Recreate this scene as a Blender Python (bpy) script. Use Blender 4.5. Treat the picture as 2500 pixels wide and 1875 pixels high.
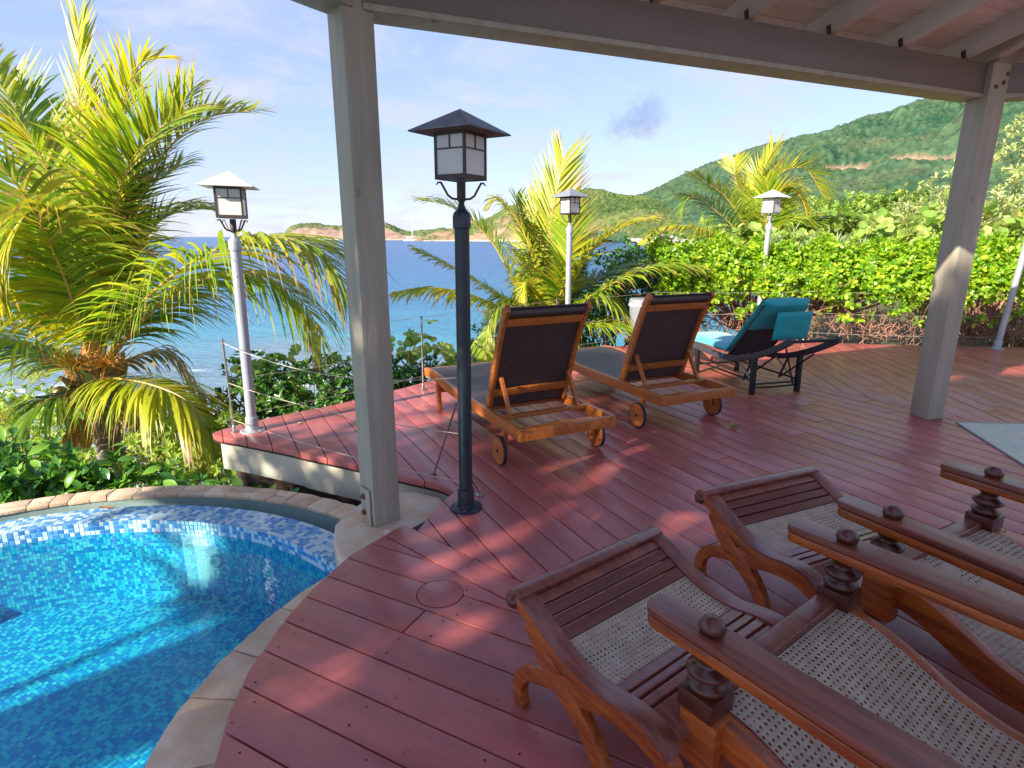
import bpy, bmesh, math, random
import numpy as np
from mathutils import Vector, Matrix, Euler
random.seed(7)
RNG = np.random.default_rng(11)
rad = math.radians
for o in list(bpy.data.objects):
    bpy.data.objects.remove(o)
scene = bpy.context.scene
COL = scene.collection

# ------------------------------------------------------------------ camera
CAM_H = 1.5
PITCH = math.atan(359.5 / 1400.0)
cam_d = bpy.data.cameras.new('camera')
cam_d.sensor_width = 36.0
cam_d.lens = 1400.0 / 2500.0 * 36.0
cam_d.clip_start = 0.02
cam_d.clip_end = 60000.0
cam = bpy.data.objects.new('camera', cam_d)
COL.objects.link(cam)
cam.location = (0, 0, CAM_H)
cam.rotation_euler = (math.pi / 2 - PITCH, 0, 0)
scene.camera = cam

# ------------------------------------------------------------------ sun, sky, exposure
SUN_AZ = Vector((-0.745, -0.667, 0)).normalized()     # horizontal direction towards the sun
SUN_EL = rad(27.0)
SUN_DIR = Vector((SUN_AZ.x * math.cos(SUN_EL), SUN_AZ.y * math.cos(SUN_EL), math.sin(SUN_EL)))
sd = bpy.data.lights.new('sun', 'SUN')
sd.energy = 3.3
sd.angle = rad(0.55)
sd.color = (1.0, 0.90, 0.74)
so = bpy.data.objects.new('sun', sd)
COL.objects.link(so)
so.rotation_euler = SUN_DIR.to_track_quat('Z', 'Y').to_euler()

world = bpy.data.worlds.new('World')
scene.world = world
world.use_nodes = True
SKY_STRENGTH = 0.15


def build_world():
    nt = world.node_tree
    nt.nodes.clear()
    N, L = nt.nodes.new, nt.links.new
    out = N('ShaderNodeOutputWorld')
    bg = N('ShaderNodeBackground')
    bg.inputs['Strength'].default_value = SKY_STRENGTH
    sky = N('ShaderNodeTexSky')
    sky.sky_type = 'NISHITA'
    sky.sun_disc = False
    sky.sun_elevation = SUN_EL
    sky.sun_rotation = math.atan2(SUN_AZ.x, SUN_AZ.y)
    sky.air_density = 1.0
    sky.dust_density = 0.15
    sky.ozone_density = 2.6
    tc = N('ShaderNodeTexCoord')
    sep = N('ShaderNodeSeparateXYZ')
    L(tc.outputs['Generated'], sep.inputs[0])
    # project the view direction on a cloud plane: xy / (z + 0.12)
    ad = N('ShaderNodeMath'); ad.operation = 'ADD'; ad.inputs[1].default_value = 0.14
    mx = N('ShaderNodeMath'); mx.operation = 'MAXIMUM'; mx.inputs[1].default_value = 0.02
    L(sep.outputs['Z'], mx.inputs[0]); L(mx.outputs[0], ad.inputs[0])
    dx = N('ShaderNodeMath'); dx.operation = 'DIVIDE'
    dy = N('ShaderNodeMath'); dy.operation = 'DIVIDE'
    L(sep.outputs['X'], dx.inputs[0]); L(ad.outputs[0], dx.inputs[1])
    L(sep.outputs['Y'], dy.inputs[0]); L(ad.outputs[0], dy.inputs[1])
    cb = N('ShaderNodeCombineXYZ')
    L(dx.outputs[0], cb.inputs[0]); L(dy.outputs[0], cb.inputs[1])
    no = N('ShaderNodeTexNoise')
    no.inputs['Scale'].default_value = 1.35
    no.inputs['Detail'].default_value = 9
    no.inputs['Roughness'].default_value = 0.62
    no.inputs['Distortion'].default_value = 0.35
    L(cb.outputs[0], no.inputs['Vector'])
    cr = N('ShaderNodeMapRange')
    cr.interpolation_type = 'SMOOTHSTEP'
    cr.inputs['From Min'].default_value = 0.44
    cr.inputs['From Max'].default_value = 0.70
    L(no.outputs['Fac'], cr.inputs['Value'])
    mu = N('ShaderNodeMath'); mu.operation = 'MULTIPLY'; mu.inputs[1].default_value = 0.85
    L(cr.outputs[0], mu.inputs[0])
    # a second layer: puffy cumulus low over the sea
    no2 = N('ShaderNodeTexNoise')
    no2.inputs['Scale'].default_value = 9.0
    no2.inputs['Detail'].default_value = 7
    no2.inputs['Roughness'].default_value = 0.55
    mp = N('ShaderNodeMapping'); mp.inputs['Scale'].default_value = (1, 1, 2.4)
    L(tc.outputs['Generated'], mp.inputs[0]); L(mp.outputs[0], no2.inputs['Vector'])
    low = N('ShaderNodeMapRange')
    low.inputs['From Min'].default_value = 0.17
    low.inputs['From Max'].default_value = 0.03
    L(sep.outputs['Z'], low.inputs['Value'])
    a2 = N('ShaderNodeMapRange'); a2.interpolation_type = 'SMOOTHSTEP'
    a2.inputs['From Min'].default_value = 0.50
    a2.inputs['From Max'].default_value = 0.62
    L(no2.outputs['Fac'], a2.inputs['Value'])
    m2 = N('ShaderNodeMath'); m2.operation = 'MULTIPLY'
    L(a2.outputs[0], m2.inputs[0]); L(low.outputs[0], m2.inputs[1])
    m3 = N('ShaderNodeMath'); m3.operation = 'MULTIPLY'; m3.inputs[1].default_value = 0.75
    L(m2.outputs[0], m3.inputs[0])
    mxx = N('ShaderNodeMath'); mxx.operation = 'MAXIMUM'
    L(mu.outputs[0], mxx.inputs[0]); L(m3.outputs[0], mxx.inputs[1])
    # the sky's own colour, pulled a little towards violet blue
    tint = N('ShaderNodeMix'); tint.data_type = 'RGBA'; tint.blend_type = 'MULTIPLY'
    tint.inputs['Factor'].default_value = 1.0
    tint.inputs['B'].default_value = (0.66, 0.70, 0.94, 1)
    # humid tropical air: the sky is more even between zenith and horizon than the clear air model
    ga = N('ShaderNodeGamma'); ga.inputs['Gamma'].default_value = 0.5
    L(sky.outputs[0], ga.inputs['Color'])
    L(ga.outputs[0], tint.inputs['A'])
    mix = N('ShaderNodeMix'); mix.data_type = 'RGBA'
    L(mxx.outputs[0], mix.inputs['Factor'])
    L(tint.outputs['Result'], mix.inputs['A'])
    mix.inputs['B'].default_value = (1.42, 1.45, 1.66, 1)
    # one small blue grey cloud above the hill
    d = cam_ray(1572, 285)
    geo = N('ShaderNodeVectorMath'); geo.operation = 'DISTANCE'
    nz = N('ShaderNodeVectorMath'); nz.operation = 'NORMALIZE'
    L(tc.outputs['Generated'], nz.inputs[0])
    wob = N('ShaderNodeTexNoise'); wob.inputs['Scale'].default_value = 11; wob.inputs['Detail'].default_value = 8; wob.inputs['Roughness'].default_value = 0.65
    L(nz.outputs[0], wob.inputs['Vector'])
    wsc = N('ShaderNodeVectorMath'); wsc.operation = 'SCALE'; wsc.inputs['Scale'].default_value = 0.16
    L(wob.outputs['Color'], wsc.inputs[0])
    wad = N('ShaderNodeVectorMath'); wad.operation = 'ADD'
    L(nz.outputs[0], wad.inputs[0]); L(wsc.outputs[0], wad.inputs[1])
    fl = N('ShaderNodeVectorMath'); fl.operation = 'MULTIPLY'; fl.inputs[1].default_value = (1, 1, 1.7)
    L(wad.outputs[0], fl.inputs[0])
    L(fl.outputs[0], geo.inputs[0])
    geo.inputs[1].default_value = (d.x + 0.08, d.y + 0.08, (d.z + 0.08) * 1.7)
    cm = N('ShaderNodeMapRange'); cm.interpolation_type = 'SMOOTHSTEP'
    cm.inputs['From Min'].default_value = 0.066
    cm.inputs['From Max'].default_value = 0.004
    cm.inputs['To Max'].default_value = 0.62
    L(geo.outputs['Value'], cm.inputs['Value'])
    mix2 = N('ShaderNodeMix'); mix2.data_type = 'RGBA'
    L(cm.outputs[0], mix2.inputs['Factor'])
    L(mix.outputs['Result'], mix2.inputs['A'])
    mix2.inputs['B'].default_value = (0.58, 0.76, 1.15, 1)
    L(mix2.outputs['Result'], bg.inputs['Color'])
    L(bg.outputs[0], out.inputs[0])


_c, _s = math.cos(PITCH), math.sin(PITCH)


def cam_ray(px, py):
    u = (px - 1250.0) / 1400.0
    v = (937.5 - py) / 1400.0
    return Vector((u, _c + v * _s, -_s + v * _c)).normalized()


def at(px, py, Y):
    """point of the place seen at photo pixel (px,py) that lies Y metres ahead"""
    d = cam_ray(px, py)
    t = Y / d.y
    return Vector((d.x * t, Y, CAM_H + d.z * t))


def gnd(px, py, z=0.0):
    d = cam_ray(px, py)
    t = (z - CAM_H) / d.z
    return Vector((d.x * t, d.y * t, z))


build_world()
scene.view_settings.view_transform = 'Standard'
scene.view_settings.look = 'None'
scene.view_settings.exposure = 1.92
scene.view_settings.gamma = 1.0
scene.view_settings.use_curve_mapping = False
scene.render.resolution_x = 1024
scene.render.resolution_y = 768
scene.render.engine = 'CYCLES'
scene.cycles.max_bounces = 6
scene.cycles.diffuse_bounces = 4
scene.cycles.glossy_bounces = 3
scene.cycles.transmission_bounces = 4
scene.cycles.transparent_max_bounces = 8
scene.cycles.use_denoising = True
scene.cycles.sample_clamp_indirect = 6.0

# ------------------------------------------------------------------ materials
MATS = {}


def new_mat(name):
    m = bpy.data.materials.new(name)
    m.use_nodes = True
    MATS[name] = m
    nt = m.node_tree
    return m, nt, nt.nodes['Principled BSDF']


def pm(name, c1, c2=None, rough=0.5, scale=4.0, stretch=(1, 1, 1), detail=5, bump=0.0, bscale=60.0,
       bstretch=(1, 1, 1), metallic=0.0, coat=0.0, rand=0.0, spec=0.5, rrough=0.0, lo=0.35, hi=0.65, spots=None,
       sheen=0.0, worldvar=0.0):
    m, nt, b = new_mat(name)
    N, L = nt.nodes.new, nt.links.new
    b.inputs['Metallic'].default_value = metallic
    b.inputs['Roughness'].default_value = rough
    b.inputs['Specular IOR Level'].default_value = spec
    b.inputs['Coat Weight'].default_value = coat
    b.inputs['Coat Roughness'].default_value = 0.22
    b.inputs['Sheen Weight'].default_value = sheen
    if c2 is None:
        c2 = tuple(x * 0.8 for x in c1)
    tc = N('ShaderNodeTexCoord')
    mp = N('ShaderNodeMapping')
    mp.inputs['Scale'].default_value = stretch
    L(tc.outputs['Object'], mp.inputs[0])
    no = N('ShaderNodeTexNoise')
    no.inputs['Scale'].default_value = scale
    no.inputs['Detail'].default_value = detail
    no.inputs['Roughness'].default_value = 0.6
    L(mp.outputs[0], no.inputs['Vector'])
    mr = N('ShaderNodeMapRange')
    mr.inputs['From Min'].default_value = lo
    mr.inputs['From Max'].default_value = hi
    L(no.outputs['Fac'], mr.inputs['Value'])
    mix = N('ShaderNodeMix'); mix.data_type = 'RGBA'
    mix.inputs['A'].default_value = (*c1, 1)
    mix.inputs['B'].default_value = (*c2, 1)
    L(mr.outputs[0], mix.inputs['Factor'])
    last = mix.outputs['Result']
    if rand > 0:
        oi = N('ShaderNodeObjectInfo')
        r2 = N('ShaderNodeMapRange')
        r2.inputs['To Min'].default_value = 1 - rand
        r2.inputs['To Max'].default_value = 1 + rand
        L(oi.outputs['Random'], r2.inputs['Value'])
        hs = N('ShaderNodeHueSaturation')
        L(r2.outputs[0], hs.inputs['Value'])
        L(last, hs.inputs['Color'])
        last = hs.outputs['Color']
        # shift the grain from object to object
        ad = N('ShaderNodeVectorMath'); ad.operation = 'ADD'
        sc = N('ShaderNodeVectorMath'); sc.operation = 'SCALE'; sc.inputs['Scale'].default_value = 37.0
        cb = N('ShaderNodeCombineXYZ')
        for i in range(3):
            L(oi.outputs['Random'], cb.inputs[i])
        L(cb.outputs[0], sc.inputs[0]); L(mp.outputs[0], ad.inputs[0]); L(sc.outputs[0], ad.inputs[1])
        L(ad.outputs[0], no.inputs['Vector'])
    if worldvar > 0:      # faded walking paths and grime that run across the boards
        ge = N('ShaderNodeNewGeometry')
        wn = N('ShaderNodeTexNoise'); wn.inputs['Scale'].default_value = 1.7; wn.inputs['Detail'].default_value = 9; wn.inputs['Roughness'].default_value = 0.68
        L(ge.outputs['Position'], wn.inputs['Vector'])
        wr = N('ShaderNodeMapRange'); wr.inputs['From Min'].default_value = 0.3; wr.inputs['From Max'].default_value = 0.7
        wr.inputs['To Min'].default_value = 1 - worldvar; wr.inputs['To Max'].default_value = 1 + worldvar
        L(wn.outputs['Fac'], wr.inputs['Value'])
        wh = N('ShaderNodeHueSaturation')
        L(wr.outputs[0], wh.inputs['Value']); L(last, wh.inputs['Color'])
        last = wh.outputs['Color']
    if spots:
        col, sscale, thr = spots
        vn = N('ShaderNodeTexNoise'); vn.inputs['Scale'].default_value = sscale; vn.inputs['Detail'].default_value = 3
        L(tc.outputs['Object'], vn.inputs['Vector'])
        sr = N('ShaderNodeMapRange'); sr.inputs['From Min'].default_value = thr; sr.inputs['From Max'].default_value = thr + 0.05
        L(vn.outputs['Fac'], sr.inputs['Value'])
        sm = N('ShaderNodeMix'); sm.data_type = 'RGBA'
        sm.inputs['B'].default_value = (*col, 1)
        L(sr.outputs[0], sm.inputs['Factor']); L(last, sm.inputs['A'])
        last = sm.outputs['Result']
    L(last, b.inputs['Base Color'])
    if rrough > 0:
        r3 = N('ShaderNodeMapRange')
        r3.inputs['To Min'].default_value = max(0.03, rough - rrough)
        r3.inputs['To Max'].default_value = min(1, rough + rrough)
        n3 = N('ShaderNodeTexNoise'); n3.inputs['Scale'].default_value = scale * 1.7; n3.inputs['Detail'].default_value = 6
        L(tc.outputs['Object'], n3.inputs['Vector'])
        L(n3.outputs['Fac'], r3.inputs['Value'])
        L(r3.outputs[0], b.inputs['Roughness'])
    if bump > 0:
        bm = N('ShaderNodeBump'); bm.inputs['Strength'].default_value = bump
        bm.inputs['Distance'].default_value = 0.01
        bp = N('ShaderNodeMapping'); bp.inputs['Scale'].default_value = bstretch
        bn = N('ShaderNodeTexNoise'); bn.inputs['Scale'].default_value = bscale; bn.inputs['Detail'].default_value = 4
        L(tc.outputs['Object'], bp.inputs[0]); L(bp.outputs[0], bn.inputs['Vector'])
        L(bn.outputs['Fac'], bm.inputs['Height'])
        L(bm.outputs[0], b.inputs['Normal'])
    return m


def leaf_mat(name, cols, transl=0.4, rough=0.38, spec=0.5, tcol=None, tips=None):
    """leaf: colour drawn at random for each leaf, light shines through"""
    m, nt, b = new_mat(name)
    N, L = nt.nodes.new, nt.links.new
    g = N('ShaderNodeNewGeometry')
    r = N('ShaderNodeValToRGB')
    el = r.color_ramp.elements
    while len(el) > 1:
        el.remove(el[-1])
    el[0].position = 0
    el[0].color = (*cols[0], 1)
    for i, c in enumerate(cols[1:]):
        e = el.new((i + 1) / (len(cols) - 1)); e.color = (*c, 1)
    L(g.outputs['Random Per Island'], r.inputs[0])
    colour = r.outputs[0]
    if tips is not None:          # dried ends of the leaflets
        at_ = N('ShaderNodeAttribute'); at_.attribute_name = 'along'
        tn = N('ShaderNodeMath'); tn.operation = 'MULTIPLY_ADD'; tn.inputs[1].default_value = 0.5; tn.inputs[2].default_value = -0.25
        L(g.outputs['Random Per Island'], tn.inputs[0])
        ts = N('ShaderNodeMath'); ts.operation = 'ADD'
        L(at_.outputs['Fac'], ts.inputs[0]); L(tn.outputs[0], ts.inputs[1])
        tr_ = N('ShaderNodeMapRange'); tr_.inputs['From Min'].default_value = 0.80; tr_.inputs['From Max'].default_value = 1.0
        L(ts.outputs[0], tr_.inputs['Value'])
        tm = N('ShaderNodeMix'); tm.data_type = 'RGBA'; tm.inputs['B'].default_value = (*tips, 1)
        L(tr_.outputs[0], tm.inputs['Factor']); L(colour, tm.inputs['A'])
        colour = tm.outputs['Result']
    L(colour, b.inputs['Base Color'])
    b.inputs['Roughness'].default_value = rough
    b.inputs['Specular IOR Level'].default_value = spec
    t = N('ShaderNodeBsdfTranslucent')
    hs = N('ShaderNodeHueSaturation'); hs.inputs['Hue'].default_value = 0.485
    hs.inputs['Value'].default_value = 1.5; hs.inputs['Saturation'].default_value = 1.05
    L(colour, hs.inputs['Color']); L(hs.outputs[0], t.inputs['Color'])
    mx = N('ShaderNodeMixShader'); mx.inputs[0].default_value = transl
    L(b.outputs[0], mx.inputs[1]); L(t.outputs[0], mx.inputs[2])
    L(mx.outputs[0], nt.nodes['Material Output'].inputs[0])
    return m


def island_mat(name, cols, rough=0.2, spec=0.5):
    """each loose piece (mosaic tile) takes one of a few flat colours"""
    m, nt, b = new_mat(name)
    N, L = nt.nodes.new, nt.links.new
    g = N('ShaderNodeNewGeometry')
    r = N('ShaderNodeValToRGB'); r.color_ramp.interpolation = 'CONSTANT'
    el = r.color_ramp.elements
    while len(el) > 1:
        el.remove(el[-1])
    el[0].position = 0; el[0].color = (*cols[0][1], 1)
    acc = cols[0][0]
    for wgt, c in cols[1:]:
        e = el.new(acc); e.color = (*c, 1); acc += wgt
    L(g.outputs['Random Per Island'], r.inputs[0])
    L(r.outputs[0], b.inputs['Base Color'])
    b.inputs['Roughness'].default_value = rough
    b.inputs['Specular IOR Level'].default_value = spec
    return m


pm('deck_paint', (0.43, 0.104, 0.092), (0.335, 0.078, 0.070), rough=0.42, scale=3.0, stretch=(0.7, 3, 3), coat=0.28, worldvar=0.22, bump=0.2, bscale=26,
   bstretch=(0.6, 5, 5), rand=0.08, rrough=0.16, spec=0.55, spots=((0.27, 0.065, 0.068), 9.0, 0.70))
pm('deck_dark', (0.03, 0.012, 0.012), rough=0.8)
pm('bearer_wood', (0.10, 0.055, 0.04), (0.06, 0.032, 0.024), rough=0.85, scale=6)
pm('fascia_cream', (0.62, 0.58, 0.45), (0.50, 0.45, 0.34), rough=0.7, scale=3, bump=0.2, bscale=30, spots=((0.45, 0.20, 0.07), 6.0, 0.72))
pm('tie_metal', (0.07, 0.045, 0.035), (0.11, 0.06, 0.04), rough=0.7, metallic=0.3, scale=60)
pm('rust', (0.30, 0.11, 0.035), (0.16, 0.06, 0.03), rough=0.75, metallic=0.3, scale=60, bump=0.5, bscale=200)
pm('post_paint', (0.40, 0.355, 0.27), (0.32, 0.28, 0.21), rough=0.55, scale=2.6, stretch=(5, 5, 0.4), bump=0.45, bscale=26,
   bstretch=(6, 6, 0.5), spots=((0.22, 0.19, 0.15), 9.0, 0.69), rrough=0.12)
pm('beam_paint_shaded', (0.185, 0.145, 0.118), (0.155, 0.12, 0.10), rough=0.5, scale=2.2, stretch=(0.5, 4, 4), bump=0.15, bscale=24, bstretch=(.5, 6, 6))  # same paint as the posts, darkened: interior shade put into the colour
pm('roof_wood', (0.72, 0.62, 0.56), (0.58, 0.48, 0.43), rough=0.6, scale=3, stretch=(0.6, 4, 4), rand=0.16, bump=0.3, bscale=30, bstretch=(.5, 5, 5))
pm('rafter_paint', (0.60, 0.53, 0.50), (0.52, 0.45, 0.42), rough=0.55, scale=4, stretch=(0.5, 5, 5), rand=0.08)
pm('teak', (0.50, 0.155, 0.028), (0.34, 0.090, 0.016), rough=0.42, scale=5, stretch=(0.7, 9, 9), coat=0.15, rand=0.10, bump=0.15, bscale=40, bstretch=(.5, 8, 8))
pm('mahogany', (0.46, 0.105, 0.014), (0.22, 0.040, 0.008), rough=0.28, scale=5, stretch=(0.8, 9, 9), coat=0.30, rand=0.07, bump=0.18, bscale=40, bstretch=(.5, 9, 9), rrough=0.12)
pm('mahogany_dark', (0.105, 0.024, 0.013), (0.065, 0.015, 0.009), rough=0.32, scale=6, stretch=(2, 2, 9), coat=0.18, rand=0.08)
pm('weathered_mahogany', (0.26, 0.064, 0.038), (0.125, 0.024, 0.012), rough=0.32, scale=4, stretch=(0.7, 9, 9), coat=0.45, rand=0.08, bump=0.2, bscale=40, bstretch=(.4, 9, 9), spec=0.6, rrough=0.1)
pm('slat_wood', (0.17, 0.040, 0.018), (0.105, 0.024, 0.012), rough=0.4, scale=5, stretch=(9, 0.7, 9), rand=0.1)
pm('cane', (0.50, 0.39, 0.285), (0.33, 0.245, 0.17), rough=0.6, scale=18, bump=0.3, bscale=400, lo=0.3, hi=0.7)
pm('sling', (0.060, 0.038, 0.034), (0.038, 0.024, 0.022), rough=0.5, scale=30, bump=0.35, bscale=420, spec=0.75)
pm('rubber', (0.02, 0.02, 0.022), rough=0.7)
pm('steel', (0.40, 0.37, 0.35), (0.30, 0.27, 0.25), rough=0.35, metallic=0.8, scale=20)
pm('galvanised', (0.44, 0.455, 0.49), (0.36, 0.375, 0.41), rough=0.42, metallic=0.35, scale=9, stretch=(1, 1, 0.4), bump=0.1, bscale=90)
pm('lamp_white', (0.70, 0.70, 0.71), (0.60, 0.60, 0.62), rough=0.45, metallic=0.15, scale=12)
pm('lamp_grey', (0.30, 0.31, 0.34), (0.25, 0.26, 0.29), rough=0.5, metallic=0.3, scale=12)
pm('lamp_black', (0.022, 0.032, 0.046), (0.032, 0.042, 0.054), rough=0.38, metallic=0.2, scale=10, bump=0.12, bscale=120)
pm('lamp_roof_dark', (0.10, 0.105, 0.125), (0.19, 0.18, 0.19), rough=0.48, metallic=0.3, scale=14, bump=0.25, bscale=90)
pm('lamp_frame', (0.045, 0.035, 0.04), (0.075, 0.055, 0.05), rough=0.5, metallic=0.3, scale=20)
pm('teal_fabric', (0.008, 0.37, 0.38), (0.006, 0.31, 0.32), rough=0.75, scale=8, bump=0.25, bscale=260, sheen=0.2)
pm('teal_faded', (0.07, 0.40, 0.47), (0.05, 0.34, 0.41), rough=0.8, scale=5, bump=0.25, bscale=260, sheen=0.3)
pm('wicker', (0.035, 0.034, 0.042), (0.060, 0.058, 0.072), rough=0.5, scale=60, stretch=(1, 6, 6), bump=0.8, bscale=160, bstretch=(1, 4, 4))
pm('black_metal', (0.018, 0.018, 0.022), rough=0.45, metallic=0.3)
pm('flagstone', (0.66, 0.50, 0.36), (0.52, 0.34, 0.21), rough=0.75, scale=5, rand=0.20, bump=0.4, bscale=40, spots=((0.60, 0.46, 0.35), 7.0, 0.66))
pm('mortar', (0.30, 0.23, 0.17), (0.38, 0.30, 0.23), rough=0.95, scale=30, bump=0.5, bscale=80)
pm('plinth_stone', (0.58, 0.47, 0.37), (0.60, 0.33, 0.16), rough=0.6, scale=5.5, detail=7, bump=0.35, bscale=30, lo=0.42, hi=0.66, spots=((0.66, 0.58, 0.52), 7.0, 0.60))
pm('plaster_green', (0.20, 0.29, 0.27), (0.27, 0.35, 0.32), rough=0.8, scale=6, bump=0.2, bscale=40)
pm('grout', (0.50, 0.66, 0.72), (0.42, 0.58, 0.66), rough=0.7, scale=30)
pm('grout_deep', (0.10, 0.46, 0.64), (0.09, 0.42, 0.60), rough=0.7, scale=30)
island_mat('shelf_tile', [(0.40, (0.52, 0.64, 0.70)), (0.20, (0.07, 0.25, 0.56)), (0.22, (0.13, 0.35, 0.64)), (0.18, (0.32, 0.50, 0.68))])
pm('tile_pale', (0.52, 0.64, 0.70), (0.46, 0.60, 0.68), rough=0.18, rand=0.06)
pm('tile_blue', (0.06, 0.22, 0.54), (0.05, 0.19, 0.48), rough=0.18, rand=0.20)
pm('tile_sky', (0.12, 0.33, 0.62), (0.10, 0.29, 0.58), rough=0.18, rand=0.15)
island_mat('floor_tile', [(0.34, (0.008, 0.22, 0.54)), (0.24, (0.012, 0.32, 0.60)), (0.27, (0.035, 0.50, 0.66)), (0.15, (0.11, 0.60, 0.68))])
pm('white_fitting', (0.8, 0.8, 0.78), rough=0.3)
pm('bark', (0.33, 0.27, 0.215), (0.21, 0.165, 0.125), rough=0.9, scale=5, stretch=(1, 1, 5), bump=0.7, bscale=14, bstretch=(1, 1, 5))
pm('twig', (0.30, 0.165, 0.10), (0.19, 0.105, 0.065), rough=0.85, scale=6, rand=0.1)
pm('twig_red', (0.37, 0.185, 0.13), (0.22, 0.115, 0.075), rough=0.85, scale=3)
pm('fibre', (0.36, 0.19, 0.07), (0.24, 0.13, 0.06), rough=0.95, scale=20, bump=0.6, bscale=60)
pm('stalk_base', (0.50, 0.26, 0.07), (0.34, 0.19, 0.07), rough=0.7, scale=9, stretch=(3, 3, 1), bump=0.5, bscale=40)
pm('coconut', (0.62, 0.24, 0.03), (0.58, 0.33, 0.06), rough=0.45, scale=8)
pm('flower_stalk', (0.62, 0.21, 0.03), (0.55, 0.30, 0.05), rough=0.6, scale=10)
pm('rachis', (0.52, 0.36, 0.07), (0.45, 0.24, 0.05), rough=0.45, scale=4)
pm('soil', (0.13, 0.10, 0.06), (0.07, 0.10, 0.03), rough=1.0, scale=1.2, bump=0.6, bscale=6)
pm('petal_pink', (0.75, 0.10, 0.28), rough=0.5)
pm('petal_lilac', (0.62, 0.36, 0.62), (0.70, 0.50, 0.68), rough=0.6, scale=30)
pm('dry_leaf', (0.42, 0.33, 0.06), (0.25, 0.22, 0.04), rough=0.6, scale=40)
pm('dry_leaf_brown', (0.30, 0.14, 0.05), rough=0.7)
pm('hull_white', (0.82, 0.82, 0.82), rough=0.35)
pm('boat_window', (0.03, 0.04, 0.06), rough=0.15)
pm('spar', (0.75, 0.75, 0.76), rough=0.4, metallic=0.3)
pm('mat_weave', (0.46, 0.58, 0.48), (0.72, 0.60, 0.44), rough=0.9, scale=9, stretch=(3.2, 0.8, 1), detail=3, bump=0.4, bscale=300, lo=0.46, hi=0.60)
pm('mat_border', (0.33, 0.40, 0.36), rough=0.9)
pm('pot_grey', (0.22, 0.23, 0.255), (0.19, 0.20, 0.22), rough=0.5, scale=8)
pm('pot_white', (0.72, 0.72, 0.72), rough=0.5)
pm('towel', (0.80, 0.80, 0.80), (0.74, 0.74, 0.75), rough=0.95, scale=20, bump=0.5, bscale=300)
pm('rope', (0.50, 0.43, 0.36), (0.4, 0.34, 0.29), rough=0.7, scale=80)

leaf_mat('palm_leaf', [(0.116, 0.240, 0.019), (0.178, 0.310, 0.022), (0.256, 0.364, 0.028), (0.364, 0.411, 0.034), (0.496, 0.449, 0.046)], transl=0.42, rough=0.36, tips=(0.34, 0.20, 0.07))
leaf_mat('palm_leaf_yellow', [(0.22, 0.32, 0.022), (0.34, 0.40, 0.025), (0.46, 0.46, 0.03), (0.55, 0.46, 0.045)], transl=0.42, rough=0.38, tips=(0.34, 0.20, 0.07))
leaf_mat('palm_leaf_dark', [(0.056, 0.136, 0.016), (0.096, 0.200, 0.019), (0.152, 0.264, 0.026), (0.256, 0.320, 0.032)], transl=0.38, rough=0.34, tips=(0.34, 0.20, 0.07))
leaf_mat('palm_leaf_dry', [(0.30, 0.24, 0.09), (0.36, 0.27, 0.10), (0.20, 0.19, 0.05), (0.42, 0.34, 0.17)], transl=0.3, rough=0.6)
leaf_mat('hedge_leaf', [(0.07, 0.19, 0.014), (0.15, 0.33, 0.018), (0.25, 0.45, 0.022), (0.37, 0.54, 0.03), (0.54, 0.61, 0.06)], transl=0.42, rough=0.32)
leaf_mat('glossy_leaf', [(0.035, 0.136, 0.026), (0.064, 0.200, 0.032), (0.104, 0.280, 0.032), (0.224, 0.416, 0.040)], transl=0.30, rough=0.24, spec=0.6)
for nm_, c_ in (('leaf_deep', (0.045, 0.15, 0.026)), ('leaf_mid', (0.075, 0.21, 0.03)), ('leaf_fresh', (0.17, 0.34, 0.035))):
    leaf_mat(nm_, [c_, tuple(x * 1.15 for x in c_)], transl=0.3, rough=0.24, spec=0.6)
leaf_mat('dark_leaf', [(0.024, 0.093, 0.021), (0.042, 0.135, 0.027), (0.072, 0.188, 0.027), (0.120, 0.255, 0.030)], transl=0.28, rough=0.28, spec=0.6)
leaf_mat('light_leaf', [(0.163, 0.300, 0.037), (0.250, 0.388, 0.050), (0.350, 0.463, 0.075), (0.463, 0.525, 0.112)], transl=0.42, rough=0.45)
leaf_mat('grape_leaf', [(0.172, 0.322, 0.046), (0.265, 0.414, 0.081), (0.356, 0.471, 0.115), (0.460, 0.437, 0.138)], transl=0.40, rough=0.40)
leaf_mat('silver_leaf', [(0.24, 0.33, 0.10), (0.36, 0.44, 0.15), (0.46, 0.51, 0.21), (0.55, 0.54, 0.25)], transl=0.35, rough=0.55)
leaf_mat('blade_leaf', [(0.20, 0.30, 0.10), (0.30, 0.38, 0.16), (0.38, 0.42, 0.20)], transl=0.35, rough=0.45)
leaf_mat('tree_leaf', [(0.06, 0.14, 0.018), (0.10, 0.20, 0.022), (0.16, 0.26, 0.03), (0.22, 0.31, 0.04)], transl=0.38, rough=0.5)


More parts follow.
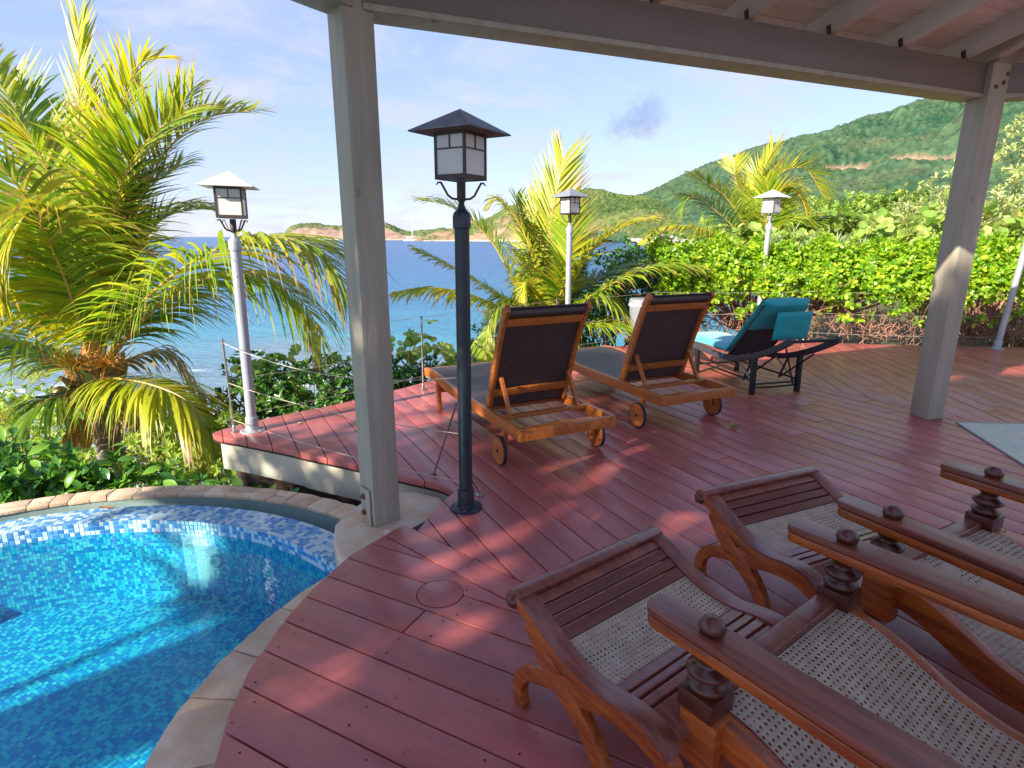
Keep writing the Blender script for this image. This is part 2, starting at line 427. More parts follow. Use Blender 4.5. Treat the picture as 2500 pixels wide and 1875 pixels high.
def glass_mats():
    m, nt, b = new_mat('opal_glass')
    N, L = nt.nodes.new, nt.links.new
    b.inputs['Base Color'].default_value = (0.90, 0.88, 0.84, 1)
    b.inputs['Roughness'].default_value = 0.18
    t = N('ShaderNodeBsdfTranslucent'); t.inputs['Color'].default_value = (0.92, 0.89, 0.82, 1)
    no = N('ShaderNodeTexNoise'); no.inputs['Scale'].default_value = 9
    tc = N('ShaderNodeTexCoord'); L(tc.outputs['Object'], no.inputs['Vector'])
    mr = N('ShaderNodeMapRange'); mr.inputs['To Min'].default_value = 0.25; mr.inputs['To Max'].default_value = 0.5
    L(no.outputs['Fac'], mr.inputs['Value'])
    mx = N('ShaderNodeMixShader'); L(mr.outputs[0], mx.inputs[0])
    L(b.outputs[0], mx.inputs[1]); L(t.outputs[0], mx.inputs[2])
    L(mx.outputs[0], nt.nodes['Material Output'].inputs[0])
    # pool water: clear, tinted, with a rippled mirror layer
    m, nt, b = new_mat('pool_water')
    nt.nodes.remove(b)
    N, L = nt.nodes.new, nt.links.new
    tr = N('ShaderNodeBsdfTransparent'); tr.inputs[0].default_value = (0.54, 0.91, 0.92, 1)
    gl = N('ShaderNodeBsdfGlossy'); gl.inputs['Roughness'].default_value = 0.02
    gl.inputs['Color'].default_value = (1, 1, 1, 1)
    lw = N('ShaderNodeLayerWeight'); lw.inputs['Blend'].default_value = 0.5
    p5 = N('ShaderNodeMath'); p5.operation = 'POWER'; p5.inputs[1].default_value = 5.0
    L(lw.outputs['Facing'], p5.inputs[0])
    fr = N('ShaderNodeMath'); fr.operation = 'MULTIPLY_ADD'; fr.inputs[1].default_value = 0.96; fr.inputs[2].default_value = 0.02
    L(p5.outputs[0], fr.inputs[0])
    tc = N('ShaderNodeTexCoord')
    n1 = N('ShaderNodeTexNoise'); n1.inputs['Scale'].default_value = 7; n1.inputs['Detail'].default_value = 3; n1.inputs['Distortion'].default_value = 0.8
    L(tc.outputs['Object'], n1.inputs['Vector'])
    bp = N('ShaderNodeBump'); bp.inputs['Strength'].default_value = 0.14; bp.inputs['Distance'].default_value = 0.03
    L(n1.outputs['Fac'], bp.inputs['Height'])
    L(bp.outputs[0], gl.inputs['Normal']); L(bp.outputs[0], lw.inputs['Normal'])
    mx = N('ShaderNodeMixShader'); L(fr.outputs[0], mx.inputs[0]); L(tr.outputs[0], mx.inputs[1]); L(gl.outputs[0], mx.inputs[2])
    L(mx.outputs[0], nt.nodes['Material Output'].inputs[0])
    # sea
    m, nt, b = new_mat('sea_water')
    N, L = nt.nodes.new, nt.links.new
    tc = N('ShaderNodeTexCoord')
    sep = N('ShaderNodeSeparateXYZ'); L(tc.outputs['Object'], sep.inputs[0])
    n0 = N('ShaderNodeTexNoise'); n0.inputs['Scale'].default_value = 0.045; n0.inputs['Detail'].default_value = 4
    L(tc.outputs['Object'], n0.inputs['Vector'])
    # turquoise shallows to deep blue; pale glare put into the colours nearest the shore
    ns = N('ShaderNodeMath'); ns.operation = 'MULTIPLY_ADD'; ns.inputs[1].default_value = 46.0; ns.inputs[2].default_value = -23.0
    L(n0.outputs['Fac'], ns.inputs[0])
    yy = N('ShaderNodeMath'); yy.operation = 'ADD'
    L(sep.outputs['Y'], yy.inputs[0]); L(ns.outputs[0], yy.inputs[1])
    mr = N('ShaderNodeMapRange'); mr.inputs['From Min'].default_value = 16; mr.inputs['From Max'].default_value = 175
    L(yy.outputs[0], mr.inputs['Value'])
    r = N('ShaderNodeValToRGB'); el = r.color_ramp.elements
    el[0].position = 0.0; el[0].color = (0.22, 0.30, 0.36, 1)
    el[1].position = 1.0; el[1].color = (0.006, 0.09, 0.245, 1)
    for p, c in ((0.06, (0.15, 0.25, 0.33)), (0.13, (0.055, 0.26, 0.37)), (0.24, (0.018, 0.16, 0.31)), (0.6, (0.008, 0.11, 0.27))):
        e = el.new(p); e.color = (*c, 1)
    L(mr.outputs[0], r.inputs[0])
    # foam patches by the rocks
    nf = N('ShaderNodeTexNoise'); nf.inputs['Scale'].default_value = 0.9; nf.inputs['Detail'].default_value = 8; nf.inputs['Roughness'].default_value = 0.7
    mpf = N('ShaderNodeMapping'); mpf.inputs['Scale'].default_value = (0.5, 1.4, 1)
    L(tc.outputs['Object'], mpf.inputs[0]); L(mpf.outputs[0], nf.inputs['Vector'])
    near = N('ShaderNodeMapRange'); near.inputs['From Min'].default_value = 42; near.inputs['From Max'].default_value = 22
    near.inputs['To Min'].default_value = -0.12; near.inputs['To Max'].default_value = 0.12
    L(yy.outputs[0], near.inputs['Value'])
    sm = N('ShaderNodeMath'); sm.operation = 'ADD'; L(nf.outputs['Fac'], sm.inputs[0]); L(near.outputs[0], sm.inputs[1])
    fm = N('ShaderNodeMapRange'); fm.inputs['From Min'].default_value = 0.66; fm.inputs['From Max'].default_value = 0.76
    L(sm.outputs[0], fm.inputs['Value'])
    mix = N('ShaderNodeMix'); mix.data_type = 'RGBA'; mix.inputs['B'].default_value = (0.75, 0.78, 0.80, 1)
    L(fm.outputs[0], mix.inputs['Factor']); L(r.outputs[0], mix.inputs['A'])
    L(mix.outputs['Result'], b.inputs['Base Color'])
    b.inputs['Roughness'].default_value = 0.22
    b.inputs['IOR'].default_value = 1.33
    b.inputs['Specular IOR Level'].default_value = 0.24
    mpw = N('ShaderNodeMapping'); mpw.inputs['Scale'].default_value = (0.45, 1.0, 1); mpw.inputs['Rotation'].default_value = (0, 0, 0.25)
    L(tc.outputs['Object'], mpw.inputs[0])
    w1 = N('ShaderNodeTexNoise'); w1.inputs['Scale'].default_value = 0.35; w1.inputs['Detail'].default_value = 9; w1.inputs['Roughness'].default_value = 0.62
    L(mpw.outputs[0], w1.inputs['Vector'])
    bp = N('ShaderNodeBump'); bp.inputs['Strength'].default_value = 0.9; bp.inputs['Distance'].default_value = 1.1
    L(w1.outputs['Fac'], bp.inputs['Height']); L(bp.outputs[0], b.inputs['Normal'])
    # hills: colour attribute times fine forest mottling
    for nm, s1 in (('hill_forest', 0.09), ('headland_rock', 0.07)):
        m, nt, b = new_mat(nm)
        N, L = nt.nodes.new, nt.links.new
        a = N('ShaderNodeVertexColor'); a.layer_name = 'cover'
        tc = N('ShaderNodeTexCoord')
        no = N('ShaderNodeTexNoise'); no.inputs['Scale'].default_value = s1; no.inputs['Detail'].default_value = 6; no.inputs['Roughness'].default_value = 0.75
        L(tc.outputs['Object'], no.inputs['Vector'])
        mr = N('ShaderNodeMapRange'); mr.inputs['From Min'].default_value = 0.3; mr.inputs['From Max'].default_value = 0.7
        mr.inputs['To Min'].default_value = 0.62; mr.inputs['To Max'].default_value = 1.35
        L(no.outputs['Fac'], mr.inputs['Value'])
        mu = N('ShaderNodeMix'); mu.data_type = 'RGBA'; mu.blend_type = 'MULTIPLY'; mu.inputs['Factor'].default_value = 1
        L(a.outputs['Color'], mu.inputs['A']); L(mr.outputs[0], mu.inputs['B'])
        L(mu.outputs['Result'], b.inputs['Base Color'])
        b.inputs['Roughness'].default_value = 0.95
        b.inputs['Specular IOR Level'].default_value = 0.1


glass_mats()


# ------------------------------------------------------------------ mesh helpers
class MB:
    def __init__(self):
        self.v = []
        self.f = []

    def add(self, vs, fs):
        n = len(self.v)
        self.v += [tuple(p) for p in vs]
        self.f += [tuple(i + n for i in q) for q in fs]
        return self

    def box(self, c, s, rot=None):
        hx, hy, hz = s[0] / 2, s[1] / 2, s[2] / 2
        P = [Vector((x, y, z)) for x in (-hx, hx) for y in (-hy, hy) for z in (-hz, hz)]
        if rot is not None:
            R = rot if isinstance(rot, Matrix) else Euler(rot).to_matrix()
            P = [R @ p for p in P]
        C = Vector(c)
        return self.add([p + C for p in P], [(0, 1, 3, 2), (4, 6, 7, 5), (0, 4, 5, 1), (2, 3, 7, 6), (0, 2, 6, 4), (1, 5, 7, 3)])

    def bar(self, a, b, w, h, up=(0, 0, 1)):
        a, b = Vector(a), Vector(b)
        d = (b - a)
        L = d.length
        d.normalize()
        u = Vector(up)
        s = d.cross(u)
        if s.length < 1e-4:
            s = d.cross(Vector((1, 0, 0)))
        s.normalize()
        u = s.cross(d)
        R = Matrix((d, s, u)).transposed()
        return self.box((a + b) / 2, (L, w, h), R)

    def tube(self, pts, radii, n=8, caps=True):
        pts = [Vector(p) for p in pts]
        if not hasattr(radii, '__len__'):
            radii = [radii] * len(pts)
        prev = None
        rings = []
        base = len(self.v)
        vs = []
        for i, p in enumerate(pts):
            if i == 0:
                t = pts[1] - pts[0]
            elif i == len(pts) - 1:
                t = pts[-1] - pts[-2]
            else:
                t = pts[i + 1] - pts[i - 1]
            t.normalize()
            if prev is None:
                a = Vector((0, 0, 1)) if abs(t.z) < 0.9 else Vector((1, 0, 0))
                s = t.cross(a).normalized()
            else:
                s = (prev - t * prev.dot(t))
                s.normalize()
            prev = s
            u = t.cross(s)
            for k in range(n):
                an = 2 * math.pi * k / n
                vs.append(p + (s * math.cos(an) + u * math.sin(an)) * radii[i])
        fs = []
        for i in range(len(pts) - 1):
            for k in range(n):
                k2 = (k + 1) % n
                fs.append((i * n + k, i * n + k2, (i + 1) * n + k2, (i + 1) * n + k))
        if caps:
            fs.append(tuple(reversed(range(n))))
            fs.append(tuple((len(pts) - 1) * n + k for k in range(n)))
        return self.add(vs, fs)

    def lathe(self, prof, n=24, c=(0, 0, 0), axis=None):
        """prof: list of (r,z)"""
        vs, fs = [], []
        C = Vector(c)
        R = axis.to_matrix() if axis is not None else None
        for r, z in prof:
            for k in range(n):
                a = 2 * math.pi * k / n
                p = Vector((r * math.cos(a), r * math.sin(a), z))
                if R:
                    p = R @ p
                vs.append(p + C)
        for i in range(len(prof) - 1):
            for k in range(n):
                k2 = (k + 1) % n
                fs.append((i * n + k, i * n + k2, (i + 1) * n + k2, (i + 1) * n + k))
        fs.append(tuple(reversed(range(n))))
        fs.append(tuple((len(prof) - 1) * n + k for k in range(n)))
        return self.add(vs, fs)

    def prism(self, poly, z0, z1, M=None):
        n = len(poly)
        vs = [Vector((x, y, z0)) for x, y in poly] + [Vector((x, y, z1)) for x, y in poly]
        if M is not None:
            vs = [M @ p for p in vs]
        fs = [tuple(reversed(range(n))), tuple(range(n, 2 * n))]
        fs += [(i, (i + 1) % n, n + (i + 1) % n, n + i) for i in range(n)]
        return self.add(vs, fs)

    def ribbon(self, centre, widths, t0, t1):
        """board bent in the xz plane: centre line [(x,z)], depth widths, from y=t0 to y=t1"""
        n = len(centre)
        up, lo = [], []
        for i, (x, z) in enumerate(centre):
            a = centre[max(0, i - 1)]
            b = centre[min(n - 1, i + 1)]
            tx, tz = b[0] - a[0], b[1] - a[1]
            l = math.hypot(tx, tz) or 1
            nx, nz = -tz / l, tx / l
            w = widths[i] if hasattr(widths, '__len__') else widths
            up.append((x + nx * w / 2, z + nz * w / 2))
            lo.append((x - nx * w / 2, z - nz * w / 2))
        vs, fs = [], []
        for (ux, uz), (lx, lz) in zip(up, lo):
            vs += [(ux, t0, uz), (ux, t1, uz), (lx, t1, lz), (lx, t0, lz)]
        for i in range(n - 1):
            for k in range(4):
                k2 = (k + 1) % 4
                fs.append((i * 4 + k, (i + 1) * 4 + k, (i + 1) * 4 + k2, i * 4 + k2))
        fs.append((0, 1, 2, 3))
        fs.append(tuple((n - 1) * 4 + k for k in (3, 2, 1, 0)))
        return self.add(vs, fs)

    def mesh(self, name, mat, smooth=True, bevel=0.0, seg=2, ang=35):
        me = bpy.data.meshes.new(name)
        bm = bmesh.new()
        vv = [bm.verts.new(p) for p in self.v]
        for q in self.f:
            try:
                bm.faces.new([vv[i] for i in q])
            except ValueError:
                pass
        bmesh.ops.remove_doubles(bm, verts=bm.verts, dist=2e-5)
        bmesh.ops.recalc_face_normals(bm, faces=bm.faces)
        if bevel > 0:
            es = [e for e in bm.edges if len(e.link_faces) == 2 and e.calc_face_angle(0) > rad(30)]
            bmesh.ops.bevel(bm, geom=es, offset=bevel, segments=seg, profile=0.6, affect='EDGES', clamp_overlap=True)
        bm.to_mesh(me)
        bm.free()
        if smooth:
            me.shade_smooth()
            me.set_sharp_from_angle(angle=rad(ang))
        me.materials.append(MATS[mat])
        return me

    def obj(self, name, mat, parent=None, **kw):
        o = bpy.data.objects.new(name, self.mesh(name, mat, **kw))
        COL.objects.link(o)
        if parent is not None:
            o.parent = parent
        return o


def link(name, me, parent=None):
    o = bpy.data.objects.new(name, me)
    COL.objects.link(o)
    if parent is not None:
        o.parent = parent
    return o


def thing(name, label, cat, loc=(0, 0, 0), rz=0.0, group=None):
    o = bpy.data.objects.new(name, None)
    o.empty_display_size = 0.2
    COL.objects.link(o)
    o.location = loc
    o.rotation_euler = (0, 0, rz)
    o['label'] = label
    o['category'] = cat
    if group:
        o['group'] = group
    return o


def tag(o, label, cat, group=None):
    o['label'] = label
    o['category'] = cat
    if group:
        o['group'] = group
    return o


def struct(o):
    o['kind'] = 'structure'
    return o


def copy_tree(o, label=None, parent=None):
    c = o.copy()
    COL.objects.link(c)
    c.parent = parent
    if label:
        c['label'] = label
    for ch in list(o.children):
        copy_tree(ch, None, c)
    return c


def np_quads(name, V, Q, mat, parent=None, smooth=False, stuff=False):
    """V (n,3) float array, Q (m,4) int array"""
    me = bpy.data.meshes.new(name)
    V = np.asarray(V, np.float32)
    Q = np.asarray(Q, np.int32)
    me.vertices.add(len(V))
    me.vertices.foreach_set('co', V.ravel())
    me.loops.add(Q.size)
    me.loops.foreach_set('vertex_index', Q.ravel())
    me.polygons.add(len(Q))
    me.polygons.foreach_set('loop_start', np.arange(0, Q.size, 4, dtype=np.int32))
    me.polygons.foreach_set('loop_total', np.full(len(Q), 4, np.int32))
    if smooth:
        me.polygons.foreach_set('use_smooth', np.ones(len(Q), bool))
    me.update(calc_edges=True)
    me.validate()
    me.materials.append(MATS[mat])
    o = link(name, me, parent)
    if stuff:
        o['kind'] = 'stuff'
    return o


def clip(poly, p, n):
    """part of the polygon where (x-p).n >= 0"""
    out = []
    m = len(poly)
    for i in range(m):
        a, b = poly[i], poly[(i + 1) % m]
        da = (a[0] - p[0]) * n[0] + (a[1] - p[1]) * n[1]
        db = (b[0] - p[0]) * n[0] + (b[1] - p[1]) * n[1]
        if da >= 0:
            out.append(a)
        if (da >= 0) != (db >= 0):
            t = da / (da - db)
            out.append((a[0] + (b[0] - a[0]) * t, a[1] + (b[1] - a[1]) * t))
    return out


def area(poly):
    return 0.5 * sum(poly[i][0] * poly[(i + 1) % len(poly)][1] - poly[(i + 1) % len(poly)][0] * poly[i][1] for i in range(len(poly)))


def clean(poly, eps=0.004):
    out = []
    for p in poly:
        if not out or math.hypot(p[0] - out[-1][0], p[1] - out[-1][1]) > eps:
            out.append(p)
    while len(out) > 2 and math.hypot(out[0][0] - out[-1][0], out[0][1] - out[-1][1]) <= eps:
        out.pop()
    # drop spikes: out-and-back runs left by the clipping
    again = True
    while again and len(out) > 3:
        again = False
        for i in range(len(out)):
            a, b, c = out[i - 1], out[i], out[(i + 1) % len(out)]
            u = (b[0] - a[0], b[1] - a[1])
            v = (c[0] - b[0], c[1] - b[1])
            lu, lv = math.hypot(*u), math.hypot(*v)
            if lu < eps or lv < eps or (u[0] * v[0] + u[1] * v[1]) / (lu * lv) < -0.999:
                out.pop(i)
                again = True
                break
    return out


def spline(pts, n=8, closed=False):
    """Catmull-Rom through the points"""
    P = [Vector(p) for p in pts]
    out = []
    m = len(P)
    for i in range(m - 1 if not closed else m):
        p1, p2 = P[i], P[(i + 1) % m]
        p0 = P[i - 1] if (i > 0 or closed) else p1 * 2 - p2
        p3 = P[(i + 2) % m] if (i + 2 < m or closed) else p2 * 2 - p1
        for k in range(n):
            t = k / n
            out.append(0.5 * ((2 * p1) + (p2 - p0) * t + (2 * p0 - 5 * p1 + 4 * p2 - p3) * t * t + (3 * p1 - p0 - 3 * p2 + p3) * t ** 3))
    if not closed:
        out.append(P[-1])
    return out


def sp2(pts, n=6):
    return [(p.x, p.y) for p in spline([(a, b, 0) for a, b in pts], n)]


def interp(prof, s):
    xs = [p[0] for p in prof]
    return float(np.interp(s, xs, [p[1] for p in prof]))


# ------------------------------------------------------------------ value noise for terrain
def vnoise(x, y, seed=0):
    xi = np.floor(x).astype(np.int64)
    yi = np.floor(y).astype(np.int64)
    fx, fy = x - xi, y - yi

    def h(a, b):
        n = (a * 374761393 + b * 668265263 + seed * 982451653) & 0x7fffffff
        n = ((n ^ (n >> 13)) * 1274126177) & 0x7fffffff
        return ((n ^ (n >> 16)) & 0xffff) / 65535.0
    u = fx * fx * (3 - 2 * fx)
    v = fy * fy * (3 - 2 * fy)
    return (h(xi, yi) * (1 - u) + h(xi + 1, yi) * u) * (1 - v) + (h(xi, yi + 1) * (1 - u) + h(xi + 1, yi + 1) * u) * v


def fbm(x, y, o=4, seed=0):
    s, a, t = 0, 1, 0
    for i in range(o):
        s = s + a * vnoise(x * 2 ** i, y * 2 ** i, seed + i)
        t += a
        a *= 0.5
    return s / t


def crowns(x, y, seed=3):
    """rounded tree crowns: nearest jittered cell centre, returns dome height 0..1 and a random value per crown"""
    xi, yi = np.floor(x).astype(np.int64), np.floor(y).astype(np.int64)
    best = np.full(x.shape, 9.0)
    rnd = np.zeros(x.shape)

    def h(a, b, s):
        n = (a * 374761393 + b * 668265263 + s * 982451653) & 0x7fffffff
        n = ((n ^ (n >> 13)) * 1274126177) & 0x7fffffff
        return ((n ^ (n >> 16)) & 0xffff) / 65535.0
    for i in (-1, 0, 1):
        for j in (-1, 0, 1):
            cx = xi + i + 0.15 + 0.7 * h(xi + i, yi + j, seed)
            cy = yi + j + 0.15 + 0.7 * h(xi + i, yi + j, seed + 5)
            r = h(xi + i, yi + j, seed + 9)
            d = ((x - cx) ** 2 + (y - cy) ** 2) / (0.55 + 0.6 * r) ** 2
            m = d < best
            best = np.where(m, d, best)
            rnd = np.where(m, r, rnd)
    return np.sqrt(np.clip(1 - best, 0, 1)), rnd


# ================================================================== SETTING
SEA_Z = -5.0


def grid_quads(nr, nc):
    i = np.arange(nr - 1)[:, None] * nc + np.arange(nc - 1)[None, :]
    return np.stack([i, i + 1, i + 1 + nc, i + nc], -1).reshape(-1, 4)


# sea: rings round the place out to the horizon
def build_sea():
    rs = np.concatenate([[2.0], np.geomspace(8, 26000, 60)])
    th = np.linspace(0, 2 * math.pi, 97)
    R, T = np.meshgrid(rs, th, indexing='ij')
    V = np.stack([R * np.cos(T), R * np.sin(T), np.full(R.shape, SEA_Z)], -1).reshape(-1, 3)
    o = np_quads('sea', V, grid_quads(len(rs), 97), 'sea_water', smooth=True)
    struct(o)


build_sea()


# near ground: slopes from the deck down to the shore on the left and ahead, stays high on the right
def ground_h(x, y):
    # distance along the fall line towards the sea (up-left in plan)
    d = (-0.55 * x + 0.835 * y)
    edge = 7.0 + 0.9 * np.clip(x, -8, 30)
    t = np.clip((d - edge * 0.55) / (9.0 + 0.25 * np.clip(x, 0, 80)), 0, 1)
    z = -0.75 - 5.6 * t * t * (3 - 2 * t)
    z = z + np.clip((x - 8) / 30, 0, 1) * np.clip((x - 0.4 * y) / 40, 0, 1) * 3.0
    return z + 0.25 * (fbm(x * 0.8 + 40, y * 0.8 + 40, 3, 4) - 0.5)


def build_ground():
    xs = np.concatenate([np.linspace(-40, -12, 15), np.linspace(-11, 14, 76), np.linspace(16, 420, 60)])
    ys = np.concatenate([np.linspace(-40, -3, 15), np.linspace(-2, 22, 73), np.linspace(24, 420, 60)])
    X, Y = np.meshgrid(xs, ys, indexing='xy')
    Z = ground_h(X, Y)
    # leave a hollow for the pool
    dp = np.hypot(X + 2.3, Y - 1.2)
    Z = np.where(dp < 2.6, -1.6, Z)
    V = np.stack([X, Y, Z], -1).reshape(-1, 3)
    o = np_quads('ground', V, grid_quads(len(ys), len(xs)), 'soil', smooth=True)
    struct(o)


build_ground()


def z_from_px(px, py, dist):
    """height of a point dist metres from the camera (plan) seen at the pixel"""
    d = cam_ray(px, py)
    return CAM_H + d.z / math.hypot(d.x, d.y) * dist


def build_hill(name, sky_pts, d0_pts, d1_pts, ncol, nrow, crown, amp, cover, mat, label):
    """terrain in rings round the place: skyline (px,py), distance of shore and of ridge"""
    px = np.linspace(sky_pts[0][0], sky_pts[-1][0], ncol)
    sk = np.interp(px, [p[0] for p in sky_pts], [p[1] for p in sky_pts])
    d0 = np.interp(px, [p[0] for p in d0_pts], [p[1] for p in d0_pts])
    d1 = np.interp(px, [p[0] for p in d1_pts], [p[1] for p in d1_pts])
    az = np.arctan2((px - 1250.0) / 1400.0, _c + (937.5 - 590) / 1400.0 * _s)
    zr = np.array([z_from_px(a, b, c) for a, b, c in zip(px, sk, d1)]) - crown * amp * 0.75
    t = np.concatenate([np.linspace(0, 1, nrow), np.linspace(1, 1.35, max(4, nrow // 8))[1:]])
    T = t[:, None]
    D = d0[None, :] + (d1 - d0)[None, :] * T
    X = D * np.sin(az)[None, :]
    Y = D * np.cos(az)[None, :]
    prof = np.where(T <= 1, 1 - (1 - np.clip(T, 0, 1)) ** 1.35, 1 - (T - 1) * 1.6)
    base = SEA_Z - 1.5
    Hh = base + (zr[None, :] - base) * prof
    rel = np.clip(T, 0, 1) * np.ones_like(D)
    scale_h = (zr[None, :] - base)
    gully = fbm(X / 70, Y / 70, 4, 21) - 0.5
    Hh = Hh + gully * scale_h * 0.32 * np.sin(np.clip(rel, 0, 1) * math.pi) ** 0.8
    dome, rnd = crowns(X / crown, Y / crown)
    col, tree = cover(px[None, :] * np.ones_like(D), rel, X, Y, Hh, dome, rnd, scale_h)
    Hh = Hh + dome * crown * amp * tree * (0.5 + 0.8 * rnd)
    V = np.stack([X, Y, Hh], -1).reshape(-1, 3)
    o = np_quads(name, V, grid_quads(len(t), ncol), mat, smooth=True)
    ca = o.data.color_attributes.new('cover', 'FLOAT_COLOR', 'POINT')
    c4 = np.concatenate([col.reshape(-1, 3), np.ones((col.shape[0] * col.shape[1], 1))], 1).astype(np.float32)
    ca.data.foreach_set('color', c4.ravel())
    struct(o)
    o['label'] = label
    return o


def mixc(a, b, t):
    return np.asarray(a)[None, None, :] * (1 - t[..., None]) + np.asarray(b)[None, None, :] * t[..., None]


def cover_forest(px, rel, X, Y, Z, dome, rnd, sh):
    n = fbm(X / 55, Y / 55, 4, 5)
    c = mixc((0.018, 0.058, 0.034), (0.078, 0.128, 0.062), np.clip(rnd * 0.75 + (n - 0.5) * 0.9, 0, 1))  # lighter and bluer greens: distant haze put into the forest colour
    dry = np.clip((fbm(X / 90, Y / 90, 3, 9) - 0.62) * 5, 0, 1) * 0.3
    c = c * (1 - dry[..., None]) + np.array((0.13, 0.105, 0.062)) * dry[..., None]
    # graded road scar across the slope
    zz = Z + 5 * (fbm(X / 60, Y / 60, 3, 31) - 0.5)
    sc = np.clip(1 - np.abs(zz - 62 + (px - 2150) * 0.03) / (1.2 + 3.5 * (fbm(X / 40, Y / 40, 2, 8))), 0, 1) * ((px > 1990) & (px < 2330)).astype(float)
    sc = np.clip(sc * 1.6, 0, 1)
    c = c * (1 - sc[..., None]) + np.array((0.24, 0.165, 0.115)) * sc[..., None]
    return c, 1 - sc


def cover_spur(px, rel, X, Y, Z, dome, rnd, sh):
    n = fbm(X / 30, Y / 30, 4, 6)
    c = mixc((0.030, 0.075, 0.022), (0.125, 0.155, 0.045), np.clip(rnd * 0.7 + (n - 0.45) * 1.1, 0, 1))
    rock = np.clip((0.36 - (Z - SEA_Z) / 75 + (fbm(X / 22, Y / 22, 4, 14) - 0.5) * 1.0) * 3.2, 0, 1) * np.clip((1540 - px) / 260, 0.15, 1)
    crest = np.clip((fbm(X / 18, Y / 18, 3, 17) - 0.54) * 5, 0, 1) * np.clip(1 - np.abs(px - 1440) / 90, 0, 1) * np.clip((rel - 0.7) * 4, 0, 1)
    r = np.clip(rock + crest, 0, 1)
    rc = mixc((0.36, 0.24, 0.15), (0.26, 0.17, 0.115), fbm(X / 9, Y / 9, 3, 2))
    c = c * (1 - r[..., None]) + rc * r[..., None]
    beach = ((Z < SEA_Z + 1.6) & (rel < 0.1)).astype(float)
    c = c * (1 - beach[..., None]) + np.array((0.55, 0.48, 0.38)) * beach[..., None]
    return c, np.clip(1 - r, 0.12, 1)


def cover_headland(px, rel, X, Y, Z, dome, rnd, sh):
    n = fbm(X / 35, Y / 35, 4, 6)
    g = mixc((0.060, 0.105, 0.040), (0.13, 0.165, 0.065), np.clip(rnd * 0.7 + (n - 0.45), 0, 1))
    k = np.clip((Z - SEA_Z) / np.maximum(sh, 4), 0, 1.2)
    gr = np.clip((k - 0.62 + (fbm(X / 25, Y / 25, 4, 14) - 0.5) * 1.1 + np.clip((px - 930) / 160, 0, 0.8)) * 4, 0, 1)
    rc = mixc((0.40, 0.27, 0.20), (0.24, 0.165, 0.135), fbm(X / 14, Y / 7, 4, 2))
    c = rc * (1 - gr[..., None]) + g * gr[..., None]
    beach = (Z < SEA_Z + 1.8).astype(float)
    c = c * (1 - beach[..., None]) + np.array((0.42, 0.35, 0.28)) * beach[..., None]
    return c, np.clip(gr, 0.1, 1)


build_hill('hill',
           [(1330, 560), (1420, 520), (1500, 490), (1560, 476), (1600, 458), (1660, 431), (1720, 403), (1790, 379), (1800, 372), (1880, 360), (1990, 327), (2080, 302),
            (2200, 272), (2320, 245), (2420, 222), (2520, 206), (2900, 170), (3400, 190)],
           [(1330, 720), (1700, 640), (1900, 420), (3400, 300)], [(1330, 1000), (1700, 1150), (2200, 1250), (3400, 1100)],
           860, 480, 4.6, 0.95, cover_forest, 'hill_forest', 'tall forested hill with a brown road scar behind the bay')
build_hill('headland',
           [(1000, 588), (1060, 566), (1110, 556), (1160, 541), (1200, 528), (1240, 505), (1290, 489), (1340, 476), (1385, 465), (1430, 460), (1470, 464), (1500, 474),
            (1560, 480), (1600, 490), (1660, 510), (1720, 540), (1800, 590)],
           [(1000, 930), (1200, 880), (1400, 740), (1600, 650), (1800, 600)], [(1000, 990), (1200, 1000), (1430, 930), (1800, 800)],
           520, 230, 4.2, 0.75, cover_spur, 'hill_forest', 'green spur with tan cliffs above the water')
build_hill('far_headland',
           [(690, 590), (698, 566), (712, 553), (735, 546), (775, 544), (800, 549), (830, 552), (860, 545), (900, 541), (930, 540), (955, 548), (985, 562), (1005, 566),
            (1030, 561), (1060, 560), (1080, 556), (1100, 560), (1150, 566), (1200, 580)],
           [(690, 1330), (830, 1250), (1000, 1150), (1200, 1100)], [(690, 1400), (830, 1400), (1000, 1290), (1200, 1200)],
           340, 110, 5.0, 0.6, cover_headland, 'headland_rock', 'low brown rocky headland across the water')

# ------------------------------------------------------------------ the deck
EDGE_POOL = [(-0.62, -1.6), (-0.62, 0.3), (-0.66, 0.75), (-0.76, 1.08), (-0.87, 1.34), (-0.92, 1.54), (-0.94, 1.72), (-0.925, 1.97), (-0.88, 2.21),
             (-0.79, 2.49), (-0.64, 2.72), (-0.52, 2.88), (-0.43, 3.02), (-0.35, 3.21)]
EDGE_LEDGE = [(-0.35, 3.21), (-0.46, 3.32), (-0.73, 3.46), (-1.07, 3.65), (-1.43, 3.82), (-1.68, 3.95), (-2.10, 4.14), (-2.28, 4.21), (-2.36, 4.28)]
EDGE_BACK = [(-2.36, 4.28), (-2.30, 4.42), (-2.05, 4.70), (-1.75, 4.97), (-1.45, 5.27), (-1.15, 5.64), (-0.85, 6.02), (-0.50, 6.43), (0.0, 6.88), (0.6, 7.32),
             (1.2, 7.76), (1.66, 8.08), (2.2, 8.33), (3.07, 8.50), (3.8, 8.47), (4.5, 8.30), (5.6, 8.08), (7.2, 7.90), (9.0, 7.6), (9.0, -1.6)]
OUTLINE = EDGE_POOL[:-1] + sp2(EDGE_LEDGE, 4)[:-1] + sp2(EDGE_BACK[:-1], 3) + [EDGE_BACK[-1]]
OUTLINE = clean(OUTLINE, 0.01)
if area(OUTLINE) < 0:
    OUTLINE.reverse()


def d2(a):
    return (math.cos(rad(a)), math.sin(rad(a)))


deck = bpy.data.objects.new('deck', None)
COL.objects.link(deck)
struct(deck)
deck['label'] = 'red painted timber deck with radiating boards'
b_ = MB().prism([(x * 1.0, y) for x, y in OUTLINE], -0.058, -0.046)
b_.obj('deck_base', 'deck_dark', deck, smooth=False)

